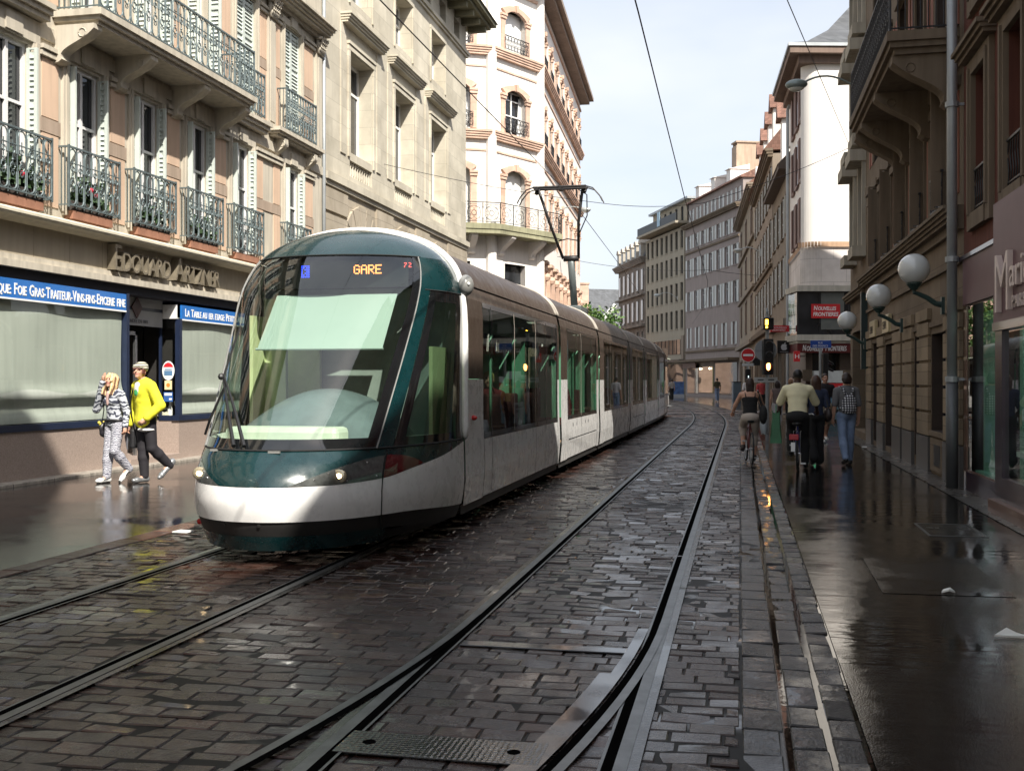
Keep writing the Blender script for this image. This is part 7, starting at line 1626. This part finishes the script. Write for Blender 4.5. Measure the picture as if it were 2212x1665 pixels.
for i in range(9): m.ball(bx + Vector((-.045 + .01 * (i % 2), -.10 + .02 * i, .10 - .028 * (i % 4))), .028, 7)
m.build('yellow_trim', paint('yellow_trim', (.60, .50, .08), .6), bag, smooth=True)
m = MB(); m.tube([bx + Vector((0, -.08, .1)), (-.19, -.06, .20), (-.16, -.10, .38), tuple(J['s0'] + Vector((.06, -.04, .07))), tuple(J['s0'] + Vector((.06, .06, .05))), (-.16, .12, .2), bx + Vector((0, .08, .1))], .009, 6); m.build('strap', MT['black'], bag)

bx0, by0 = -9.12, 15.5
J = pose(1.86, legs=((-2, 2, 0), (-6, 42, 0)), arms=(((-.075, .03, -.30), (-.105, -.05, -.56)), ((.13, .06, -.28), (.02, -.10, -.46))), head=(-.01, -.045), lean=3)
hz2 = settle(J, (0, 42)); rz2 = R(-24)
o = new_person('boy in a yellow hooded jacket, black trousers and striped knitted cap walking beside the girl', bx0, by0, hz2, rz2)
b, L, rt = body(o, J, SKIN, .0085, 22, 14, ((.6, .3, 0), (-1, .2, 0)), (50, 40))
u = J['u']; yel_j = paint('yellow_sweatshirt', (.74, .70, .035), .85, var=.10, scale=5, bump=.9, bscale=8)
T_ = torso_prims(J, .028, 0, 1.02) + arm_prims(J, 0, .026, 0, 1, .93, .006) + arm_prims(J, 1, .026, 0, 1, .93, .006) + [ell((0, 0, -.08), (.185, .145, .11), 0, None, .05), cap(J['neck'] + Vector((-.07, .05, -.02)), J['neck'] + Vector((.07, .05, -.02)), .05, .05), cap(J['neck'] + Vector((-.075, .02, -.03)), J['neck'] + Vector((-.05, -.075, -.10)), .03, .026), cap(J['neck'] + Vector((.075, .02, -.03)), J['neck'] + Vector((.05, -.075, -.10)), .03, .026)]
sdf_obj('jacket', T_, [yel_j], o, .009)
sdf_obj('t_shirt', [ell(J['chest'] + Vector((0, -.150, .045)), (.050, .016, .10), 0), ell(J['chest'] + Vector((0, -.130, .12)), (.066, .02, .05), 0), ell(J['chest'] + Vector((0, -.160, .0)), (.038, .012, .045), 1), ell((.05, -.02, -.19), (.15, .125, .035), 0)], [paint('white_tshirt', (.78, .77, .75), .8), paint('green_print', (.05, .35, .12), .8)], o, .008, .006)
blkt = paint('black_trousers', (.018, .016, .020), .8, var=.2)
sdf_obj('trousers', leg_prims(J, 0, .010, 0, .012) + leg_prims(J, 1, .010, 0, .012) + [ell((0, 0, -.02), (.165, .125, .11))], [blkt], o, .009)
cap_m = striped('striped_knit_cap', (.10, .095, .075), (.52, .50, .40), 7.5, .3, 'Z', .95, .38, 0)
sdf_obj('knitted_cap', [ell(L(0, .022, .062), (.094 * u, .112 * u, .085 * u), 0, rt), cap(L(-.05, -.075, .052), L(.05, -.075, .052), .026, .026), cap(L(-.082, .0, .048), L(-.05, -.075, .052), .024, .026), cap(L(.082, .0, .048), L(.05, -.075, .052), .024, .026), ell(L(0, .06, .10), (.075, .075, .06), 0, rt)], [cap_m], o, .008, .02)
sdf_obj('hair', [cap(L(sx * .072, -.04 + .02 * q, .03), L(sx * .075, -.045 + .022 * q, -.045), .016, .010) for sx in (-1, 1) for q in range(4)] + [cap(L(x_, -.085, .035), L(x_ * 1.1, -.098, .008), .014, .008) for x_ in (-.05, -.025, 0, .025, .05)], [paint('reddish_brown_hair', (.10, .03, .02), .5, var=.3)], o, .007, .008)
sil = paint('silver_boot', (.34, .35, .36), .28, .6, .35, 20)
for i, pt in ((0, 0), (1, 42)):
    sdf_obj('boot', shoe_prims(J, i, pt, 0, .07), [sil], o, .008)
    a = J['a%d' % i]; d = (J['k%d' % i] - a).normalized(); sdf_obj('sock_cuff', [cap(a + d * .065, a + d * .10, .064, .066), cap(a + d * .12, a + d * .135, .062, .060)] if i == 0 else [cap(a + d * .05, a + d * .07, .058, .056)], [shoe_w], o, .008, .01)
bag = empty('satchel', (bx0, by0, hz2), rz2, 'black satchel with a green edge on the yellow jacket boy\'s right side', 'bag')
c = Vector((-.24, .06, -.36)); m = MB(); m.box(c.x - .05, c.x + .05, c.y - .17, c.y + .15, c.z - .13, c.z + .17); m.build('pouch', paint('black_nylon', (.02, .02, .022), .5), bag, bevel=.03); m = MB(); m.box(c.x - .062, c.x - .05, c.y - .15, c.y - .08, c.z - .02, c.z + .14); m.build('green_edge', paint('teal_edge', (.05, .35, .25), .5), bag)
m = MB(); m.tube([c + Vector((0, -.1, .16)), (-.215, -.10, .02), (-.19, -.14, .25), (-.12, -.15, .42), tuple(J['s0'] + Vector((.07, -.06, .09))), tuple(J['s0'] + Vector((.07, .07, .07))), (-.16, .15, .25), c + Vector((0, .12, .16))], .011, 6); m.build('strap', MT['black'], bag)
umb = empty('umbrella', (bx0, by0, hz2), rz2, 'small folded umbrella hanging from the couple\'s joined hands', 'umbrella'); m = MB(); w0 = J['w0'] + Vector((-.03, -.02, -.10)); m.tube([w0, w0 + Vector((-.02, 0, -.1)), w0 + Vector((-.03, .02, -.30))], [.012, .03, .008], 8); m.build('folded_canopy', paint('grey_umbrella', (.16, .16, .18), .5), umb); m = MB(); m.tube([w0, w0 + Vector((-.025, 0, .02)), w0 + Vector((-.04, 0, -.06))], .005, 5); m.build('wrist_loop', shoe_w, umb)

# --- walkers, seen from behind or in front
def walker(label, x, y, H, rz, top, legs_m, shoes_m, hair_m, skin=None, stride=14, hair_len=0, sleeves=.45, bust=0, res=.013, fem=0, width=1.0, shorts=1.0, flare=.0, phase=1, arms=None, head=(0, 0), group=None, yaw=0, gw=.014):
    skin = skin or SKIN; a = stride * phase
    J = pose(H, legs=((a, 4 if a > 0 else 22, 0), (-a, 22 if a > 0 else 4, 0)), arms=arms, head=head, width=width); pt = (0, 14) if a > 0 else (14, 0); hz = settle(J, pt)
    o = new_person(label, x, y, hz, rz, group); b, L, rt = body(o, J, skin, res, yaw, 2, bust=bust, width=width)
    T_ = torso_prims(J, gw, 0, width, True, bust)
    for i in (0, 1): T_ += arm_prims(J, i, gw + .004, 0, min(1, sleeves / .5), max(0, (sleeves - .5) / .5)) if sleeves > 0 else []
    sdf_obj('shirt', T_, [top], o, res); sdf_obj('trousers', leg_prims(J, 0, .010, 0, .012, shorts, flare) + leg_prims(J, 1, .010, 0, .012, shorts, flare) + [ell((0, .01, -.02), (.155 * J['u'], .12 * J['u'], .105 * J['u']))], [legs_m], o, res)
    u = J['u']; hp = hair_cap(L, rt, u) + [ell(L(0, .05, .0), (.080 * u, .072 * u, .08 * u), 0, rt)]
    if hair_len: hp += [cap(L(sx * .045, .065, .0), L(sx * .05, .085, -hair_len), .055 * u, .035 * u) for sx in (-1, 0, 1)]
    sdf_obj('hair', hp, [hair_m], o, res)
    for i in (0, 1): sdf_obj('shoe', shoe_prims(J, i, pt[i]), [shoes_m], o, res)
    return o, J, L, hz
def at_px(x, y, z=0): t_ = (1.6 - z) / (y - 822); return cam2street((x - 1106) * t_, 2350 * t_)
brown_h = paint('dark_brown_hair', (.028, .014, .010), .5, var=.3); blk_h = paint('black_hair', (.010, .009, .009), .5); gre_t = paint('grey_tshirt', (.13, .13, .135), .9); jean = paint('faded_blue_jeans', (.17, .23, .35), .85, var=.35, scale=5); blk_c = paint('black_cloth', (.012, .012, .013), .9); navy_s = striped('navy_striped_top', (.020, .028, .060), (.055, .065, .10), 14, .1, 'Z', .9); sandal = paint('dark_sandal', (.03, .02, .018), .6)
X, Y = at_px(1828, 1004); AW = R(180) + HEAD * .9
o, J, L, hz = walker('man in grey T-shirt and blue jeans with a plaid backpack walking away on the right', X, Y, 1.74, AW, gre_t, jean, paint('dark_trainer', (.02, .02, .02), .5), brown_h, stride=9, hair_len=.05, sleeves=.46, width=1.03, head=(0, .0))
T = NT('black_white_plaid'); tc = T.n('ShaderNodeTexCoord'); w1 = T.n('ShaderNodeTexWave', {'Vector': (tc, 'Object'), 'Scale': 7, 'Distortion': .3}, bands_direction='X'); w2_ = T.n('ShaderNodeTexWave', {'Vector': (tc, 'Object'), 'Scale': 7, 'Distortion': .3}, bands_direction='Z'); sm = T.n('ShaderNodeMath', {0: (w1, 'Fac'), 1: (w2_, 'Fac')}, operation='ADD')
plaid = T.done(T.n('ShaderNodeBsdfPrincipled', {'Base Color': ramp(T, mapr(T, sm, 0, 2, 0, 1), [(.25, (.62, .62, .65)), (.4, (.16, .16, .17)), (.6, (.03, .03, .035))]), 'Roughness': .9}))
bk_ = empty('backpack', (X, Y, hz), AW, 'black and white plaid backpack on the man in jeans', 'backpack'); u = J['u']
sdf_obj('pack', [ell((.0, .20, .22), (.135, .075, .17)), ell((0, .21, .11), (.14, .085, .10)), ell((0, .25, .14), (.10, .05, .08))], [plaid], bk_, .011)
m = MB()
for sx in (-1, 1): m.tube([(sx * .05, .17, .37), (sx * .10, .10, .50), (sx * .13, -.02, .52), (sx * .14, -.13, .42), (sx * .15, -.12, .25), (sx * .14, .1, .10)], .022, 6)
m.build('strap', plaid, bk_, smooth=True)
X, Y = at_px(1762, 1004); walker('woman with long brown hair in a navy top and wide black trousers walking away', X, Y, 1.69, AW, navy_s, blk_c, blk_c, paint('long_brown_hair', (.06, .028, .018), .5, var=.3), stride=6, hair_len=.26, sleeves=.45, bust=1, flare=.03)
X0, Y0 = X, Y; bg_ = empty('shoulder_bag', (X + .22, Y, .95), AW, 'dark shoulder bag of the woman in navy', 'bag'); m = MB(); m.ball((0, 0, 0), .15, 12, 0, (.5, 1, .95)); m.build('pouch', paint('dark_brown_bag', (.03, .02, .018), .5), bg_, smooth=True); m = MB(); m.tube([(0, -.08, .1), (.05, 0, .40), (0, .08, .1)], .012, 6); m.build('strap', MT['black'], bg_)
X, Y = at_px(1782, 955); walker('man in a dark polo shirt and beige shorts coming towards the camera', X, Y, 1.78, R(8), paint('dark_polo', (.016, .014, .018), .9), paint('beige_shorts', (.26, .22, .16), .9), shoe_w, brown_h, stride=12, shorts=.15)
X, Y = at_px(1679, 936); o, J, L, hz = walker('slim woman with dark hair in a brown top walking away near the signal post', X, Y, 1.60, AW, paint('taupe_top', (.16, .12, .11), .9), paint('pale_trousers', (.38, .36, .36), .9), sandal, brown_h, stride=10, sleeves=0, hair_len=.1, bust=1, shorts=.5)
X, Y = at_px(1708, 935); walker('person with sandy hair in an olive jacket mostly hidden by the cyclist in pale yellow', X, Y, 1.66, AW, paint('olive_jacket', (.30, .24, .07), .9), blk_c, sandal, paint('sandy_hair', (.28, .15, .08), .6), stride=8, sleeves=.95)
X, Y = at_px(1615, 892); walker('man in a white T-shirt standing beyond the no entry sign', X, Y, 1.75, AW, paint('white_shirt', (.60, .58, .58), .9), jean, blk_c, brown_h, stride=5)
X, Y = at_px(1645, 896); walker('person in a red T-shirt far beyond the signal post', X, Y, 1.70, AW, paint('red_shirt', (.40, .05, .05), .9), blk_c, blk_c, brown_h, stride=6)
X, Y = at_px(1549, 868); walker('man in dark olive shirt and jeans standing before the lit shop window', X, Y, 1.78, AW, paint('dark_olive_shirt', (.05, .05, .03), .9), jean, shoe_w, blk_h, stride=8, res=.018)
X, Y = at_px(1451, 864); walker('person in black and pale clothes far away beside the tram end', X, Y, 1.72, AW, paint('pale_far_shirt', (.30, .29, .28), .9), blk_c, blk_c, blk_h, stride=8, res=.018)

# --- bicycles and riders going away
tyre = paint('bicycle_tyre', (.012, .012, .012), .7)
def bicycle(X, Y, rz, label, frame_m, rack=None, wh=.31):
    # heads -Y in its own frame; rear wheel at y=+.52, saddle near y=.22
    o = empty('bicycle', (X, Y, 0), rz, label, 'bicycle'); ry, fy = .52, -.50
    for y in (ry, fy):
        m = MB(); m.tube([(0, y + (wh - .017) * math.cos(a), wh + (wh - .017) * math.sin(a)) for a in np.linspace(0, 6.2832, 33)[:-1]], .018, 6, closed=True); wq = m.build('wheel', tyre, o, smooth=True)
        m = MB(); m.tube([(0, y + (wh - .045) * math.cos(a), wh + (wh - .045) * math.sin(a)) for a in np.linspace(0, 6.2832, 33)[:-1]], .009, 5, closed=True); m.tube([(-.05, y, wh), (.05, y, wh)], .02, 8)
        for i in range(14): a = 6.2832 * i / 14; m.tube([((-.03, .03)[i % 2], y, wh), (0, y + (wh - .05) * math.cos(a), wh + (wh - .05) * math.sin(a))], .0022, 3)
        m.build('rim', MT['steel'], wq)
    bb = (0, .10, .27); m = MB(); m.tube([(0, .22, .78), bb], .017, 8); m.tube([bb, (0, -.33, .62)], .018, 8); m.tube([(0, .20, .66), (0, -.30, .72)], .016, 8); m.tube([(0, -.28, .86), (0, -.36, .56), (0, fy + .04, .42)], .018, 8)
    for sx in (-1, 1): m.tube([(sx * .02, .10, .27), (sx * .045, ry, wh)], .009, 6); m.tube([(sx * .018, .205, .70), (sx * .045, ry, wh)], .008, 6); m.tube([(sx * .02, -.37, .55), (sx * .04, fy, wh)], .011, 6)
    m.build('frame', frame_m, o, smooth=True)
    m = MB(); m.ball((0, .26, .83), .12, 12, 0, (.85, 1.15, .4)); m.tube([(0, .22, .76), (0, .225, .82)], .013, 6); m.build('saddle', MT['black'], o, smooth=True)
    m = MB(); m.tube([(-.28, -.10, .98), (-.25, -.22, .99), (-.1, -.30, .97), (0, -.28, .90), (.1, -.30, .97), (.25, -.22, .99), (.28, -.10, .98)], .012, 8); m.build('handlebar', MT['steel'], o, smooth=True)
    m = MB(); m.tube([(-.06, .10, .27), (.06, .10, .27)], .016, 6); m.tube([(-.05, .10, .27), (-.05, .12, .11)], .01, 6); m.tube([(.05, .10, .27), (.05, .08, .43)], .01, 6); m.box(-.14, -.05, .08, .17, .095, .12); m.box(.05, .14, .04, .13, .42, .445); m.build('crank', MT['steel'], o)
    if rack:
        m = MB()
        for sx in (-.06, 0, .06): m.tube([(sx, .26, .70), (sx, .74, .70)], .007, 5)
        for sx in (-.06, .06): m.tube([(sx, .70, .70), (sx * .8, ry, wh)], .006, 5)
        m.build('luggage_rack', rack, o); m = MB(); m.box(-.03, .13, .72, .78, .56, .66); m.build('rear_light', paint('red_rear_light', (.35, .01, .02), .3), o, bevel=.01)
        m = MB(); m.tube([(0, ry + (wh + .02) * math.cos(a), wh + (wh + .02) * math.sin(a)) for a in np.linspace(-.3, 2.2, 12)], .022, 6); m.build('mudguard', blk_c, o)
        m = MB(); m.box(.03, .10, .80, .81, .36, .52); m.build('reflector', wl, o)
    return o
def rider(label, X, Y, rz, H, top, legs_m, hair_m, skin, seat_z=.88, lean=10, fem=0, hair_len=0, sleeves=.46, shorts=1.0, shoes_m=None, width=1.0, bare_shoulders=0):
    u = H / 1.75; lo_t, hi_t = (24, 34), (62, 78)
    J = pose(H, lean=lean, legs=((34, 36, 2), (66, 84, 2)), arms=(((-.10, -.16, -.22), (-.12, -.36, -.36)), ((.10, -.16, -.22), (.12, -.36, -.36))), width=width); hz = seat_z + .04
    o = new_person(label, X, Y, hz, rz); o.location = (X, Y, hz); b, L, rt = body(o, J, skin, .012, 0, 4, ((0, .2, -1), (0, .2, -1)), (75, 75), bust=fem, width=width)
    off_ = Vector((0, .24, 0))   # sit over the saddle
    T_ = torso_prims(J, .016, 0, width, True, fem)
    if bare_shoulders: T_ = [ell(J['up'] * t * u, (rx * u, ry * u, .10 * u), 0, None, .04) for t, rx, ry in ((.06, .15, .115), (.16, .14, .11), (.26, .15, .118), (.36, .165, .124))] + [cap(J['s%d' % i] + Vector(((-1, 1)[i] * -.07, .05, .05)), J['chest'] + Vector(((-1, 1)[i] * .09, .10, .06)), .012, .012) for i in (0, 1)]
    else:
        for i in (0, 1): T_ += arm_prims(J, i, .022, 0, min(1, sleeves / .5), 0, .008)
    sdf_obj('top', T_, [top], o, .012); sdf_obj('trousers', leg_prims(J, 0, .012, 0, .012, shorts) + leg_prims(J, 1, .012, 0, .012, shorts) + [ell((0, .02, -.01), (.175 * u, .14 * u, .12 * u))], [legs_m], o, .012)
    hp = hair_cap(L, rt, u, 0, -.004 if not hair_len else 0)
    if hair_len: hp += [cap(L(sx * .04, .07, .0), L(sx * .045, .09, -hair_len), .05 * u, .032 * u) for sx in (-1, 0, 1)]
    sdf_obj('hair', hp, [hair_m], o, .011)
    for i in (0, 1): sdf_obj('shoe', shoe_prims(J, i, (12, 12)[i]), [shoes_m or sandal], o, .011)
    return o, J, hz
def bike_place(px_, py_):   # pixel of the rear wheel's foot
    x_, y_ = at_px(px_, py_); d = Vector((math.sin(0) , 1)); return x_, y_ + .52 - .04
for (pxx, pyy, lab, fm, rk) in ((1624, 1004, 'bicycle with a dark red frame ridden by the woman in a black top', paint('dark_red_frame', (.14, .02, .02), .3), None), (1722, 1017, 'blue bicycle with a rear rack and red tail light under the man in pale yellow', paint('blue_frame', (.02, .03, .16), .3), MT['steel'])):
    x_, y_ = at_px(pxx, pyy); brz = R(180) + (HEAD * .5 if rk is None else -R(4)); dirv = Vector((math.sin(brz), -math.cos(brz)))   # travel direction of -Y
    cx, cy = x_ + dirv.x * .52, y_ + dirv.y * .52
    bicycle(cx, cy, brz, lab, fm, rk); sx_, sy_ = cx - dirv.x * .24, cy - dirv.y * .24
    if rk is None:
        o, J, hz = rider('woman cyclist with brown hair in a black strap top and beige trousers', sx_, sy_, brz, 1.66, blk_c, paint('beige_trousers', (.42, .36, .31), .9), brown_h, SKIN, .86, 8, 1, .14, 0, .45, sandal, 1.0, 1)
        bg_ = empty('shoulder_bag', (sx_, sy_, hz), brz, 'black shoulder bag on the woman cyclist\'s right', 'bag'); m = MB(); m.ball((-.24, .06, .05), .16, 12, 0, (.5, 1, 1.2)); m.build('pouch', blk_c, bg_, smooth=True); m = MB(); m.tube([(-.22, -.03, .18), (-.14, -.04, .52), (-.14, .08, .50), (-.23, .10, .2)], .012, 6); m.build('strap', MT['black'], bg_)
    else:
        o, J, hz = rider('dark skinned man cyclist in a pale yellow T-shirt and black trousers', sx_, sy_, brz, 1.84, paint('pale_yellow_tshirt', (.78, .72, .48), .9, bump=.3, bscale=9), blk_c, blk_h, SKIN_D, .93, 9, 0, 0, .52, 1.0, paint('black_shoe', (.015, .015, .015), .5), 1.12)
        pb_ = empty('green_bag', (sx_ - .38, sy_ - .1, .62), brz, 'green plastic shopping bag hanging from the man cyclist\'s handlebar', 'bag'); m = MB(); m.grid(lambda a, b: ((.07 + .05 * b) * max(-.8, min(.8, 1.3 * math.cos(6.2832 * a))) + .008 * math.sin(31 * a + 5 * b), (.05 + .03 * b) * max(-.8, min(.8, 1.3 * math.sin(6.2832 * a))), .42 - .56 * b + .025 * math.cos(12.6 * a) * (1 - b)), 36, 10); m.build('sack', paint('green_plastic', (.018, .12, .045), .4, var=.3), pb_, smooth=True)
        m = MB(); m.tube([(0, -.03, .40), (0, 0, .54), (0, .03, .40)], .008, 5); m.build('handle', paint('green_handle', (.03, .2, .07), .4), pb_)
wb = at_px(1650, 968); o = empty('white_bag', (wb[0], wb[1] + .4, .62), 0, 'pale plastic carrier bag hanging beside the woman cyclist', 'bag'); m = MB(); m.grid(lambda a, b: ((.09 + .05 * math.sin(3 * b)) * math.cos(6.2832 * a) * .7 + .02 * b, (.12 + .05 * math.sin(2.6 * b)) * math.sin(6.2832 * a), .12 - .42 * b + .015 * math.sin(21 * a)), 20, 8); m.build('sack', paint('grey_white_plastic', (.36, .40, .42), .35, var=.1), o, smooth=True)
# --- passengers seen through the tram windows
def passenger(x, y, top, hair_m, label, skin=None):
    J = pose(1.68, legs=((85, 88, 3), (85, 88, 3))); o = new_person(label, TX + x, TY + y, .96, R(180) * 0, 'passengers inside the tram')
    b, L, rt = body(o, J, skin or SKIN, .016, 10, 5); sdf_obj('jacket', torso_prims(J, .02) + arm_prims(J, 0, .02) + arm_prims(J, 1, .02), [top], o, .016); sdf_obj('trousers', leg_prims(J, 0, .012) + leg_prims(J, 1, .012), [blk_c], o, .016); sdf_obj('hair', hair_cap(L, rt, J['u']), [hair_m], o, .015)
passenger(.72, 5.95, paint('dark_red_coat', (.16, .015, .02), .9), paint('yellow_cap', (.42, .36, .12), .8), 'passenger in a red jacket and yellow cap behind the first tram window')
passenger(.72, 11.6, paint('maroon_coat', (.22, .02, .025), .9), brown_h, 'passenger in a maroon coat in the second part of the tram')
passenger(.70, 17.2, paint('grey_blue_coat', (.12, .14, .18), .9), blk_h, 'passenger in a grey blue coat farther back in the tram')
